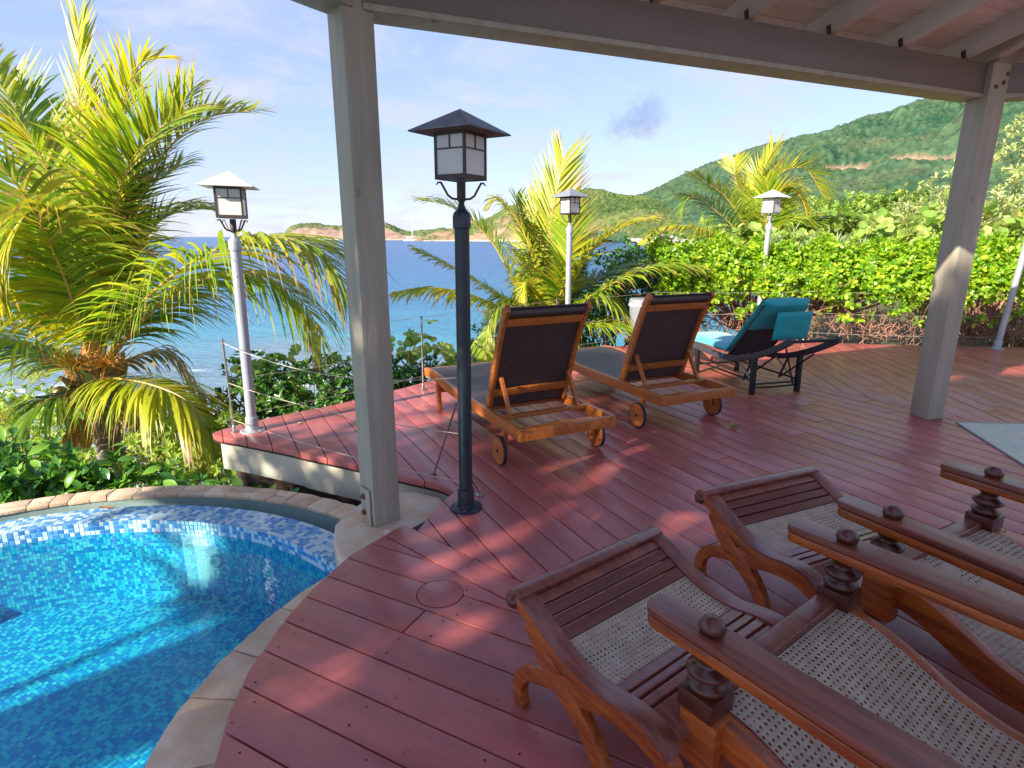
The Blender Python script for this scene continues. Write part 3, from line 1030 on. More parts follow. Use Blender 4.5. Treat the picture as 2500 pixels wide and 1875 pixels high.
PITCH_W = 0.157
GAP = 0.006
S1p, S1a = (-0.485, 2.725), -40.5       # boards of the middle field end here
S2p, S2a = (-0.605, 2.635), -40.5
SEp, SEa = (3.07, 5.98), -60.0          # boards of the right field end here


def nrm(a):
    d = d2(a)
    return (-d[1], d[0])                # left normal


plank_rng = random.Random(5)


def plank(poly, ang):
    poly = clean(poly)
    if len(poly) < 3 or abs(area(poly)) < 0.006:
        return
    if area(poly) < 0:
        poly = poly[::-1]
    cx = sum(p[0] for p in poly) / len(poly)
    cy = sum(p[1] for p in poly) / len(poly)
    c, s = math.cos(-rad(ang)), math.sin(-rad(ang))
    loc = [((x - cx) * c - (y - cy) * s, (x - cx) * s + (y - cy) * c) for x, y in poly]
    bm = bmesh.new()
    vs = [bm.verts.new((x, y, 0)) for x, y in loc]
    try:
        f = bm.faces.new(vs)
    except ValueError:
        bm.free()
        return
    r = bmesh.ops.extrude_face_region(bm, geom=[f])
    ev = [g for g in r['geom'] if isinstance(g, bmesh.types.BMVert)]
    for v in ev:
        v.co.z = -0.044
    bmesh.ops.recalc_face_normals(bm, faces=bm.faces)
    tops = [e for e in bm.edges if all(abs(v.co.z) < 1e-5 for v in e.verts) and len(e.link_faces) == 2]
    bmesh.ops.bevel(bm, geom=tops, offset=0.0045, segments=2, profile=0.6, affect='EDGES', clamp_overlap=True)
    me = bpy.data.meshes.new('plank')
    bm.to_mesh(me)
    bm.free()
    me.shade_smooth()
    me.set_sharp_from_angle(angle=rad(50))
    me.materials.append(MATS['deck_paint'])
    o = link('plank', me, deck)
    o.location = (cx, cy, plank_rng.uniform(-0.0012, 0.0012))
    o.rotation_euler = (0, 0, rad(ang))


def field(ang, region, i0, i1, ref, jl=(1.9, 3.6), notch=None):
    d = d2(ang)
    n = nrm(ang)
    for i in range(i0, i1):
        a = i * PITCH_W + GAP / 2
        b = (i + 1) * PITCH_W - GAP / 2
        poly = region
        poly = clip(poly, (ref[0] + n[0] * a, ref[1] + n[1] * a), n)
        if len(poly) < 3:
            continue
        poly = clip(poly, (ref[0] + n[0] * b, ref[1] + n[1] * b), (-n[0], -n[1]))
        if len(poly) < 3:
            continue
        ts = [(p[0] - ref[0]) * d[0] + (p[1] - ref[1]) * d[1] for p in poly]
        t0, t1 = min(ts), max(ts)
        cuts = []
        if notch is not None:
            kn = (notch[0] - ref[0]) * n[0] + (notch[1] - ref[1]) * n[1]
            kt = (notch[0] - ref[0]) * d[0] + (notch[1] - ref[1]) * d[1]
            if a < kn - 0.01:       # the strip crosses the gap by the pool: two separate boards
                # the ledge side and the lamp side of the notch
                for sgn in (1, -1):
                    q = clip(poly, (ref[0] + d[0] * kt, ref[1] + d[1] * kt), (-d[0] * sgn, -d[1] * sgn))
                    if b > kn:
                        q = poly if sgn > 0 else []
                    if len(q) >= 3:
                        plank(q, ang)
                continue
        t = t0 + plank_rng.uniform(0.5, jl[1])
        while t < t1 - 0.5:
            cuts.append(t)
            t += plank_rng.uniform(*jl)
        lo = None
        for cut in cuts + [None]:
            q = poly
            if lo is not None:
                q = clip(q, (ref[0] + d[0] * (lo + 0.003), ref[1] + d[1] * (lo + 0.003)), d)
            if cut is not None:
                q = clip(q, (ref[0] + d[0] * (cut - 0.003), ref[1] + d[1] * (cut - 0.003)), (-d[0], -d[1]))
            lo = cut
            if len(q) >= 3:
                plank(q, ang)


n1, n2, ne = nrm(S1a), nrm(S2a), nrm(SEa)
sh = lambda p, n, k: (p[0] + n[0] * k, p[1] + n[1] * k)
neg = lambda n: (-n[0], -n[1])
EDGE_B = [(-0.497, 2.739), (-0.43, 3.02), (-0.35, 3.21)] + sp2(EDGE_LEDGE, 4)[1:-1] + sp2(EDGE_BACK[:-1], 3) + [(9.0, -1.6), (4.583, -1.6)]
FRONT = clip(clip(OUTLINE, (-1.2, 0), (1, 0)), (0, 3.05), (0, -1))
regB = clip(EDGE_B, sh(SEp, neg(ne), 0.003), neg(ne))
regT = clip(clip(FRONT, sh(S1p, neg(n1), 0.003), neg(n1)), sh(S2p, n2, 0.003), n2)
regA = clip(FRONT, sh(S2p, neg(n2), 0.003), neg(n2))
regE = clip(OUTLINE, sh(SEp, ne, 0.003), ne)
field(-62.0, regB, -30, 40, (0.0, 4.0), notch=(-0.35, 3.21))
plank(clip(regT, (0.9, 1.5), (-1, 0)), S1a)
plank(clip(regT, (0.906, 1.5), (1, 0)), S1a)
field(-27.0, regA, -34, 12, (-0.91, 2.0))
field(-97.0, regE, -10, 44, (4.0, 6.0))

# countersunk screws in pairs where the boards cross the joists
sv, sf = [], []
scr = random.Random(9)
for o in list(deck.children):
    if not o.name.startswith('plank'):
        continue
    xs_ = [v.co.x for v in o.data.vertices]
    ys_ = [v.co.y for v in o.data.vertices]
    if max(ys_) - min(ys_) > 0.22 or o.location.y > 6.0:
        continue
    x0_, x1_ = min(xs_), max(xs_)
    ym_ = (max(ys_) + min(ys_)) / 2
    ca_, sa_ = math.cos(o.rotation_euler.z), math.sin(o.rotation_euler.z)
    xx = x0_ + 0.10
    while xx < x1_ - 0.05:
        for yy_ in (-0.045, 0.045):
            if scr.random() < 0.8:
                lx, ly = xx + scr.uniform(-.012, .012), ym_ + yy_ + scr.uniform(-.006, .006)
                cx_, cy_ = o.location.x + lx * ca_ - ly * sa_, o.location.y + lx * sa_ + ly * ca_
                r_ = scr.uniform(0.0028, 0.0045)
                n0_ = len(sv)
                sv += [(cx_ + r_ * math.cos(k * 1.0472), cy_ + r_ * math.sin(k * 1.0472), 0.0021) for k in range(6)]
                sf.append(tuple(n0_ + k for k in range(6)))
        xx += scr.uniform(0.42, 0.62)
mb_ = MB()
mb_.v, mb_.f = sv, sf
o_ = mb_.obj('deck_screws', 'deck_dark', deck, smooth=False)
o_['kind'] = 'stuff'

# fascia boards under the ledge and the back edge
led = sp2(EDGE_LEDGE, 5)


def strip(pts, off, z0, z1, th):
    """vertical board that follows the polyline, off metres to its left"""
    P = []
    for i, p in enumerate(pts):
        a = pts[max(0, i - 1)]
        b = pts[min(len(pts) - 1, i + 1)]
        tx, ty = b[0] - a[0], b[1] - a[1]
        l = math.hypot(tx, ty)
        P.append((p, (-ty / l, tx / l)))
    m = MB()
    vs, fs = [], []
    for p, n in P:
        q0 = (p[0] + n[0] * off, p[1] + n[1] * off)
        q1 = (p[0] + n[0] * (off + th), p[1] + n[1] * (off + th))
        vs += [(*q0, z1), (*q1, z1), (*q1, z0), (*q0, z0)]
    for i in range(len(P) - 1):
        for k in range(4):
            k2 = (k + 1) % 4
            fs.append((i * 4 + k, (i + 1) * 4 + k, (i + 1) * 4 + k2, i * 4 + k2))
    fs += [(0, 1, 2, 3), tuple((len(P) - 1) * 4 + k for k in (3, 2, 1, 0))]
    return m.add(vs, fs)


# the left side of the ledge polyline (walking pool -> tip) is outside; go inward
cut_i = 23
strip(led[:cut_i], -0.055, -0.29, -0.062, 0.022).obj('fascia_board', 'fascia_cream', deck, smooth=True)
strip(led[cut_i - 1:-3], -0.057, -0.285, -0.062, 0.022).obj('fascia_board', 'fascia_cream', deck, smooth=True)
strip([(-2.25, 4.245), (-2.22, 4.40), (-2.0, 4.64)], -0.02, -0.285, -0.062, 0.022).obj('fascia_board', 'fascia_cream', deck, smooth=True)
for i in range(2, len(led) - 3, 3):          # rusty fixings
    p, q = led[i], led[i + 1]
    tx, ty = q[0] - p[0], q[1] - p[1]
    l = math.hypot(tx, ty)
    nx, ny = ty / l, -tx / l
    for z in (-0.10, -0.23):
        if plank_rng.random() < 0.75:
            m = MB().lathe([(0.002, 0.004), (0.007, 0.003), (0.009, 0)], 8)
            o = m.obj('screw_head', 'rust', deck)
            o.location = (p[0] + nx * 0.054 + plank_rng.uniform(-.03, .03) * tx / l, p[1] + ny * 0.054 + plank_rng.uniform(-.03, .03) * ty / l, z)
            o.location = (p[0] + nx * 0.0545 * -1 * -1, p[1] + ny * 0.0545, z)
            o.rotation_euler = Vector((-nx, -ny, 0)).to_track_quat('Z', 'Y').to_euler()

# dark brown bearer under the ledge
strip(led[:-5], -0.20, -0.52, -0.292, 0.08).obj('bearer', 'bearer_wood', deck, smooth=False)

# round hatch let into the deck
m = MB().lathe([(0.0, 0.0035), (0.094, 0.0035), (0.098, 0.001), (0.098, -0.02)], 48)
o = m.obj('deck_hatch', 'deck_paint', None)
o.location = (-0.312, 2.185, 0)
tag(o, 'round red hatch cover let into the deck beside the footstool', 'hatch')
MB().lathe([(0.0985, 0.0008), (0.1005, 0.0014), (0.103, 0.0005)], 48).obj('hatch_rim', 'deck_dark', o)
MB().lathe([(0.0, 0.006), (0.008, 0.0055), (0.011, 0.0036)], 16).obj('hatch_screw', 'deck_paint', o)

# ------------------------------------------------------------------ the pavilion roof: posts, beams, rafters, boards
BA = 21.9
COL1 = Vector((-0.755, 3.005, 0))
COL2 = Vector((3.555, 4.775, 0))
BZ0, BZ1 = 2.50, 2.735
SIDE = (COL2 - COL1).length


def vd(a):
    return Vector((math.cos(rad(a)), math.sin(rad(a)), 0))


COL3 = COL2 + vd(BA - 36) * SIDE
COL0 = COL1 - vd(BA + 34) * SIDE
COLM = COL0 - vd(BA + 70) * SIDE


def post(name, label, loc, z0, z1, size, rz):
    t = thing(name, label, 'post', (loc.x, loc.y, z0), rz)
    MB().box((0, 0, (z1 - z0) / 2), (size, size * 1.02, z1 - z0)).obj('shaft', 'post_paint', t, bevel=0.008, seg=2)
    return t


IN1, IN2 = vd(BA - 90 + 17) * 0.045, vd(BA - 90 - 8) * 0.055
p1 = post('roof_post', 'grey square roof post standing on the stone block at the pool edge', COL1 + IN1 * 0.2, -0.07, BZ1 - 0.003, 0.158, rad(BA + 18))
# plate and rusty bolts on the face towards the pool
MB().box((-0.088, 0.0, 0.10), (0.010, 0.105, 0.23)).obj('foot_plate', 'post_paint', p1, bevel=0.002)
for z in (0.07, 0.165):
    b = MB().lathe([(0.021, 0.0), (0.021, 0.004), (0.013, 0.005), (0.013, 0.016), (0.009, 0.018)], 6).obj('bolt', 'rust', p1)
    b.location = (-0.093, 0.012, z)
    b.rotation_euler = (0, -math.pi / 2, 0)
p2 = post('roof_post', 'grey square roof post standing on the deck in front of the hedge', COL2 + IN2, 0.0, BZ1 - 0.003, 0.168, rad(BA - 8))
for dx, z in ((0.035, 2.60), (0.06, 2.66), (-0.03, 2.57)):
    b = MB().lathe([(0.017, 0.0), (0.017, 0.004), (0.010, 0.005), (0.010, 0.012)], 6).obj('bolt', 'rust', p2)
    b.location = (dx, -0.086, z)
    b.rotation_euler = (math.pi / 2, 0, 0)

roof = thing('pavilion_roof', 'low pitched open roof of painted rafters and boards on grey beams', 'roof', (1.2, 3.8, BZ0))
RO = Vector(roof.location)


def seg_frame(A, B):
    d = (B - A).normalized()
    inn = Vector((d.y, -d.x, 0))      # inward (to the right of A->B)
    return d, inn


SLOPE = 0.225


def roof_segment(A, B, depth, boards=True, nraf=7, over=0.42):
    d, inn = seg_frame(A, B)
    L = (B - A).length
    ang = math.atan2(d.y, d.x)
    # beam: two pieces, the lower lip set a little proud
    c = (A + B) / 2
    m = MB().box((0, 0, 0), (L - 0.09, 0.165, BZ1 - BZ0 - 0.03))
    o = m.obj('beam', 'beam_paint_shaded', roof, bevel=0.006)
    o.location = Vector((c.x, c.y, (BZ0 + 0.03 + BZ1) / 2)) - RO
    o.rotation_euler = (0, 0, ang)
    m = MB().box((0, 0, 0), (L - 0.10, 0.178, 0.03))
    o = m.obj('beam_lip', 'post_paint', roof, bevel=0.006)
    o.location = Vector((c.x, c.y, BZ0 + 0.015)) - RO
    o.rotation_euler = (0, 0, ang)
    # rafters
    tan18 = math.tan(rad(18))
    rh = 0.145
    sp = 0.675
    k0 = -2
    xs = [L / 2 + (i - nraf // 2) * sp for i in range(nraf)]
    sl = math.atan(SLOPE)
    for x in xs:
        dep = min(depth, (min(x, L - x) / tan18 - 0.15)) if False else depth
        p0 = A + d * x - inn * over
        p1_ = A + d * x + inn * dep
        z0 = BZ1 + 0.008 - SLOPE * over
        z1 = BZ1 + 0.008 + SLOPE * dep
        m = MB()
        ln = math.hypot((p1_ - p0).length, z1 - z0)
        m.box((0, 0, rh / 2), (ln, 0.052, rh))
        o = m.obj('rafter', 'rafter_paint', roof, bevel=0.003, seg=1)
        mid = (p0 + p1_) / 2
        o.location = Vector((mid.x, mid.y, (z0 + z1) / 2)) - RO
        o.rotation_euler = (0, -sl, math.atan2(inn.y, inn.x))
        # metal tie where it sits on the beam
        mt = MB().box((0, 0, 0), (0.03, 0.003, 0.055)).obj('rafter_tie', 'tie_metal', roof)
        q = A + d * (x - 0.0285) + inn * 0.045
        mt.location = Vector((q.x, q.y, BZ1 + 0.042)) - RO
        mt.rotation_euler = (0, -sl, math.atan2(inn.y, inn.x))
    # sheathing boards on the rafters, parallel to the beam
    w = 0.148
    y = -over
    zoff = rh * math.cos(sl) + 0.010
    n = 0
    while y < depth - 0.01:
        ya, yb = y, min(y + w - 0.006, depth)
        ext = tan18
        la = -max(0, -ya) * ext + max(0, ya) * ext - 0.02
        xa0, xa1 = max(-0.2, (ya + 0.42) * ext * 0 - 0.03), L + 0.03
        poly = [(ya * ext, ya), (L - ya * ext, ya), (L - yb * ext, yb), (yb * ext, yb)]
        if poly[1][0] - poly[0][0] < 0.3:
            break
        bm = MB()
        vs = []
        for zz in (0, 0.022):
            for (px_, py_) in poly:
                p = A + d * px_ + inn * py_
                vs.append(Vector((p.x, p.y, BZ1 + zoff + SLOPE * py_ + zz)))
        cx = sum(vs, Vector()) / len(vs)
        R = Matrix.Rotation(-ang, 3, 'Z')
        vs = [R @ (v - cx) for v in vs]
        bm.add(vs, [(0, 1, 2, 3), (7, 6, 5, 4), (0, 4, 5, 1), (1, 5, 6, 2), (2, 6, 7, 3), (3, 7, 4, 0)])
        o = bm.obj('roof_board', 'roof_wood', roof, bevel=0.002, seg=1)
        o.location = cx - RO
        o.rotation_euler = (0, 0, ang)
        y += w
        n += 1
    # covering
    poly = [(-over * tan18 * 1.0, -over), (L + over * tan18, -over), (L - depth * tan18, depth), (depth * tan18, depth)]
    vs = []
    for zz in (0.0225, 0.05):
        for px_, py_ in poly:
            p = A + d * px_ + inn * py_
            vs.append(Vector((p.x, p.y, BZ1 + zoff + SLOPE * py_ + zz)) - RO)
    MB().add(vs, [(0, 1, 2, 3), (7, 6, 5, 4), (0, 4, 5, 1), (1, 5, 6, 2), (2, 6, 7, 3), (3, 7, 4, 0)]).obj('roof_covering', 'lamp_grey', roof, smooth=False)


roof_segment(COL1, COL2, 1.25, nraf=7)
roof_segment(COL2, COL3, 1.25, nraf=7)
roof_segment(COL0, COL1, 1.25, nraf=7)
# hip rafters at the posts
for P, a in ((COL1, BA - 90 + 17), (COL2, BA - 90 - 18)):
    i = vd(a)
    p0, p1_ = P - i * 0.45, P + i * 1.3
    sl = SLOPE * math.cos(rad(18))
    m = MB().bar(Vector((p0.x, p0.y, BZ1 + 0.075 - sl * 0.45)) - RO, Vector((p1_.x, p1_.y, BZ1 + 0.075 + sl * 1.3)) - RO, 0.07, 0.135)
    m.obj('hip_rafter', 'rafter_paint', roof, bevel=0.003, seg=1)

# ------------------------------------------------------------------ the pool
PC = (-2.22, 1.40)
RW = 1.835
WATER_Z = -0.283
SHELF_Z = -0.200
FLOOR_Z = -0.74
COPE = [(-0.86, 2.66), (-1.0, 2.45), (-1.09, 2.23), (-1.14, 2.07), (-1.175, 1.95), (-1.195, 1.76), (-1.195, 1.6), (-1.17, 1.45), (-1.08, 1.15), (-1.0, 0.85),
        (-1.0, -1.2), (-2.6, -2.0), (-4.6, -1.0)]
A0, A1_ = rad(43.5), rad(190)


def pc(r, a, z=0):
    return (PC[0] + r * math.cos(a), PC[1] + r * math.sin(a), z)


arc = [pc(RW, A0 + (A1_ - A0) * i / 60)[:2] for i in range(61)]
POOLPOLY = arc + [p for p in sp2(COPE, 4)][::-1]
POOLPOLY = clean(POOLPOLY, 0.01)
if area(POOLPOLY) < 0:
    POOLPOLY.reverse()
pool = thing('pool', 'round mosaic tiled plunge pool with flagstone rim beside the deck', 'pool', (PC[0], PC[1], SHELF_Z))
PO = Vector(pool.location)
# water body: one sheet of water
bm = MB()
bm.add([(x - PC[0], y - PC[1], 0) for x, y in POOLPOLY], [tuple(range(len(POOLPOLY)))])
w = bm.obj('pool_water', 'pool_water', None, smooth=False)
w.location = (PC[0], PC[1], WATER_Z)
struct(w)
# floor and wall backing (grout)
bk = MB()
fl = [(x - PC[0], y - PC[1], FLOOR_Z - 0.004 - SHELF_Z) for x, y in POOLPOLY]
bk.add(fl, [tuple(range(len(fl)))])
bk.obj('floor_bed', 'grout_deep', pool, smooth=False)


def tiles_np(quads, top=None):
    """quads: (n,4,3) array -> loose quads"""
    q = np.asarray(quads, float)
    return q.reshape(-1, 3), np.arange(len(q) * 4).reshape(-1, 4)


def inside(poly, x, y):
    r = False
    j = len(poly) - 1
    for i in range(len(poly)):
        xi, yi = poly[i]
        xj, yj = poly[j]
        if (yi > y) != (yj > y) and x < (xj - xi) * (y - yi) / (yj - yi) + xi:
            r = not r
        j = i
    return r


TP = 0.0190
tg = 0.0018
qs = []
ca, sa = math.cos(rad(-28)), math.sin(rad(-28))
for i in range(-155, 155):
    for j in range(-155, 155):
        lx, ly = i * TP + random.uniform(-.0006, .0006), j * TP
        x, y = lx * ca - ly * sa, lx * sa + ly * ca
        if x + PC[0] < -3.75 or y + PC[1] < 0.75:
            continue
        if inside(POOLPOLY, x + PC[0], y + PC[1]):
            h = TP / 2 - tg / 2
            qs.append([(x + dx * h * ca - dy * h * sa, y + dx * h * sa + dy * h * ca, FLOOR_Z - SHELF_Z) for dx, dy in ((-1, -1), (1, -1), (1, 1), (-1, 1))])
V, Q = tiles_np(qs)
np_quads('floor_tiles', V, Q, 'floor_tile', pool, stuff=True)
# submerged walls
qs = []
edge = [Vector((x, y, 0)) for x, y in POOLPOLY]
per = [0]
for i in range(len(edge)):
    per.append(per[-1] + (edge[(i + 1) % len(edge)] - edge[i]).length)


def at_len(s):
    s = s % per[-1]
    i = int(np.searchsorted(per, s, 'right')) - 1
    i = min(i, len(edge) - 1)
    a, b = edge[i], edge[(i + 1) % len(edge)]
    l = per[i + 1] - per[i]
    return a.lerp(b, (s - per[i]) / max(l, 1e-6))


nt_ = int(per[-1] / TP)
st_ = per[-1] / nt_
rows = int((WATER_Z - FLOOR_Z) / TP)
wb = MB()
for i in range(nt_):
    a, b = at_len(i * st_ + tg / 2), at_len((i + 1) * st_ - tg / 2)
    if (a.y < 0.4):
        continue
    n = Vector((a.y - b.y, b.x - a.x, 0)).normalized() * 0.003
    for r in range(rows):
        z0 = FLOOR_Z + r * TP + tg - SHELF_Z
        z1 = z0 + TP - tg
        q = []
        for p, z in ((a, z0), (b, z0), (b, z1), (a, z1)):
            q.append((p.x + n.x - PC[0], p.y + n.y - PC[1], z))
        qs.append(q)
V, Q = tiles_np(qs)
np_quads('wall_tiles', V, Q, 'floor_tile', pool, stuff=True)
vs, fs = [], []
for i, p in enumerate(edge):
    vs += [(p.x - PC[0], p.y - PC[1], FLOOR_Z - SHELF_Z - 0.01), (p.x - PC[0], p.y - PC[1], -0.006)]
for i in range(len(edge)):
    j = (i + 1) % len(edge)
    fs.append((2 * i, 2 * j, 2 * j + 1, 2 * i + 1))
MB().add(vs, fs).obj('wall_bed', 'grout_deep', pool, smooth=True)

TP, tg = 0.0275, 0.0024
# raised mosaic shelf round the far side
RS1 = 2.035
NA = 96
vs, fs = [], []
for i in range(NA + 1):
    a = A0 - 0.05 + (A1_ - A0 + 0.05) * i / NA
    for r, z in ((RW + 0.001, -0.09), (RW + 0.001, -0.004), (RS1 - 0.001, -0.004), (RS1 - 0.001, -0.45)):
        p = pc(r, a, z)
        vs.append((p[0] - PC[0], p[1] - PC[1], z))
for i in range(NA):
    for k in range(3):
        fs.append((i * 4 + k, (i + 1) * 4 + k, (i + 1) * 4 + k + 1, i * 4 + k + 1))
MB().add(vs, fs).obj('shelf_bed', 'grout', pool, smooth=True)
# top tiles of the shelf
qs = []
nrow = 7
dr = (RS1 - RW) / nrow
na = int((A1_ - A0) * (RW + 0.1) / TP)
for i in range(-2, na):
    a0 = A0 + (A1_ - A0) * (i + 0.04) / na
    a1 = A0 + (A1_ - A0) * (i + 0.96) / na
    for j in range(nrow):
        r0, r1 = RW + dr * j + 0.0013, RW + dr * (j + 1) - 0.0013
        q = [(r0 * math.cos(a0), r0 * math.sin(a0), 0), (r1 * math.cos(a0), r1 * math.sin(a0), 0), (r1 * math.cos(a1), r1 * math.sin(a1), 0), (r0 * math.cos(a1), r0 * math.sin(a1), 0)]
        qs.append(q)
V, Q = tiles_np(qs)
np_quads('shelf_tiles', V, Q, 'shelf_tile', pool, stuff=True)
# the three courses on the shelf's face: every tile its own piece where they show
tmesh = {}
for k_ in ('tile_pale', 'tile_blue', 'tile_sky'):
    tmesh[k_] = MB().box((0, 0, 0), (TP - tg, 0.005, TP - tg)).mesh('tile', k_, bevel=0.0022, seg=1)
nf = int((rad(128) - A0) * RW / TP)
for i in range(nf):
    a = A0 + (i + 0.5) * TP / RW
    for j in range(3):
        k_ = random.choices(['tile_pale', 'tile_blue', 'tile_sky'], (0.50, 0.30, 0.20))[0]
        o = link('tile', tmesh[k_], pool)
        o.location = (RW * math.cos(a), RW * math.sin(a), -0.0145 - j * TP)
        o.rotation_euler = (0, 0, a - math.pi / 2)
qs = []
for i in range(nf, na):
    a0 = A0 + (i + 0.04) * TP / RW
    a1 = A0 + (i + 0.96) * TP / RW
    for j in range(3):
        z1 = -0.001 - j * TP
        qs.append([((RW - .003) * math.cos(a), (RW - .003) * math.sin(a), z) for a, z in ((a0, z1 - TP + tg), (a1, z1 - TP + tg), (a1, z1), (a0, z1))])
V, Q = tiles_np(qs)
np_quads('face_tiles', V, Q, 'shelf_tile', pool, stuff=True)
# catch channel with green grey render, then the flagstone rim
RP, RO_ = 2.205, 2.345
vs, fs = [], []
for i in range(NA + 1):
    a = rad(36) + (A1_ - rad(36)) * i / NA
    for r, z in ((RS1 + 0.002, -0.34), (RP, -0.34), (RP, -0.022), (RO_ - 0.02, -0.022), (RO_ - 0.015, -0.9)):
        vs.append((r * math.cos(a), r * math.sin(a), z))
for i in range(NA):
    for k in range(4):
        fs.append((i * 5 + k, (i + 1) * 5 + k, (i + 1) * 5 + k + 1, i * 5 + k + 1))
MB().add(vs, fs).obj('channel_render', 'plaster_green', pool, smooth=True)


def stone(poly, z0, z1, parent, off, mat='flagstone', bev=0.0028):
    poly = clean(poly, 0.004)
    if len(poly) < 3:
        return
    if area(poly) < 0:
        poly = poly[::-1]
    cx = sum(p[0] for p in poly) / len(poly)
    cy = sum(p[1] for p in poly) / len(poly)
    m = MB().prism([(x - cx, y - cy) for x, y in poly], z0, z1)
    o = m.obj('stone', mat, parent, bevel=bev, seg=2)
    o.location = (cx - off[0], cy - off[1], random.uniform(-0.002, 0.002) - off[2])
    return o


srng = random.Random(3)
a = rad(38)
while a < rad(140):
    da = srng.uniform(0.045, 0.085)
    mid = RP + (RO_ - RP) * srng.uniform(0.38, 0.62)
    g = 0.0011
    sk_ = [srng.uniform(-0.012, 0.012) for _ in range(3)]
    if srng.random() < 0.6:     # two stones across
        cutj = srng.uniform(0.3, 0.7)
        stone([pc(RP - 0.008, a + g)[:2], pc(RP - 0.008, a + da - g)[:2], pc(mid - 0.004, a + da - g + sk_[0])[:2], pc(mid - 0.004 + srng.uniform(-.01, .01), a + da * cutj)[:2], pc(mid - 0.004, a + g + sk_[1])[:2]], -0.022, 0.0, pool, (PC[0], PC[1], 0))
        stone([pc(mid + 0.004, a + g + sk_[1])[:2], pc(mid + 0.004, a + da - g + sk_[0])[:2], pc(RO_, a + da - g)[:2], pc(RO_ + srng.uniform(0, .012), a + da * 0.5)[:2], pc(RO_, a + g)[:2]], -0.022, 0.0, pool, (PC[0], PC[1], 0))
    else:
        stone([pc(RP - 0.008, a + g)[:2], pc(RP - 0.008, a + da - g)[:2], pc(RO_ + 0.004, a + da - g)[:2], pc(RO_ + 0.012, a + da * 0.5)[:2], pc(RO_, a + g)[:2]], -0.022, 0.0, pool, (PC[0], PC[1], 0))
    a += da
# mortar bed under the rim stones
vs, fs = [], []
for i in range(61):
    a = rad(36) + rad(110) * i / 60
    for r in (RP + 0.001, RO_ - 0.006):
        vs.append((r * math.cos(a), r * math.sin(a), -0.0035))
for i in range(60):
    fs.append((2 * i, 2 * i + 1, 2 * i + 3, 2 * i + 2))
MB().add(vs, fs).obj('rim_mortar', 'mortar', pool, smooth=False)
# coping stones between the water and the deck edge
cope = sp2(COPE[:10], 6)
lens = [0]
for i in range(1, len(cope)):
    lens.append(lens[-1] + math.dist(cope[i], cope[i - 1]))
CZ = -0.165


def cope_at(s, off):
    i = min(int(np.searchsorted(lens, s, 'right')) - 1, len(cope) - 2)
    i = max(i, 0)
    t = (s - lens[i]) / (lens[i + 1] - lens[i])
    p = (cope[i][0] + (cope[i + 1][0] - cope[i][0]) * t, cope[i][1] + (cope[i + 1][1] - cope[i][1]) * t)
    d = (cope[i + 1][0] - cope[i][0], cope[i + 1][1] - cope[i][1])
    l = math.hypot(*d)
    return (p[0] - d[1] / l * off, p[1] + d[0] / l * off)


s = 0.02
while s < lens[-1] - 0.3:
    e = s + srng.uniform(0.22, 0.40)
    e = min(e, lens[-1])
    pts = []
    n_ = 7
    for k in range(n_ + 1):
        pts.append(cope_at(s + 0.004 + (e - s - 0.008) * k / n_, -0.012 + srng.uniform(-.004, .004)))
    for k in range(n_, -1, -1):
        pts.append(cope_at(s + 0.004 + (e - s - 0.008) * k / n_, 0.42))
    stone(pts, CZ - 0.05 - SHELF_Z, CZ - SHELF_Z, pool, (PC[0], PC[1], 0), bev=0.005)
    s = e
vs, fs = [], []
for i in range(40):
    s = lens[-1] * i / 39
    for off, z in ((0.0, -0.7), (0.0, CZ - 0.012 - SHELF_Z), (0.40, CZ - 0.012 - SHELF_Z)):
        p = cope_at(min(s, lens[-1] - 1e-4), off)
        vs.append((p[0] - PC[0], p[1] - PC[1], z))
for i in range(39):
    for k in range(2):
        fs.append((3 * i + k, 3 * i + k + 1, 3 * i + 3 + k + 1, 3 * i + 3 + k))
MB().add(vs, fs).obj('coping_mortar', 'mortar', pool, smooth=False)
# return inlet in the pool wall
f = MB().lathe([(0.0, 0.012), (0.012, 0.012), (0.014, 0.022), (0.034, 0.020), (0.042, 0.006), (0.042, 0)], 20)
o = f.obj('inlet_fitting', 'white_fitting', pool)
fa = rad(78)
o.location = ((RW - 0.006) * math.cos(fa), (RW - 0.006) * math.sin(fa), -0.26)
o.rotation_euler = Vector((-math.cos(fa), -math.sin(fa), 0.3)).to_track_quat('Z', 'Y').to_euler()

# stone block that carries the post
pl = [(-1.00, 2.94), (-0.97, 3.08), (-0.92, 3.22), (-0.80, 3.38), (-0.62, 3.37), (-0.44, 3.28), (-0.39, 3.15), (-0.40, 3.02), (-0.50, 2.86), (-0.62, 2.70), (-0.80, 2.56), (-0.88, 2.60), (-0.96, 2.78)]
m = MB().prism([(x + 0.7, y - 2.9) for x, y in pl], -0.50, 0.0)
o = m.obj('stone_plinth', 'plinth_stone', None, bevel=0.022, seg=3)
o.location = (-0.7, 2.9, -0.069)
tag(o, 'cream and rust coloured stone block under the roof post by the pool', 'plinth')


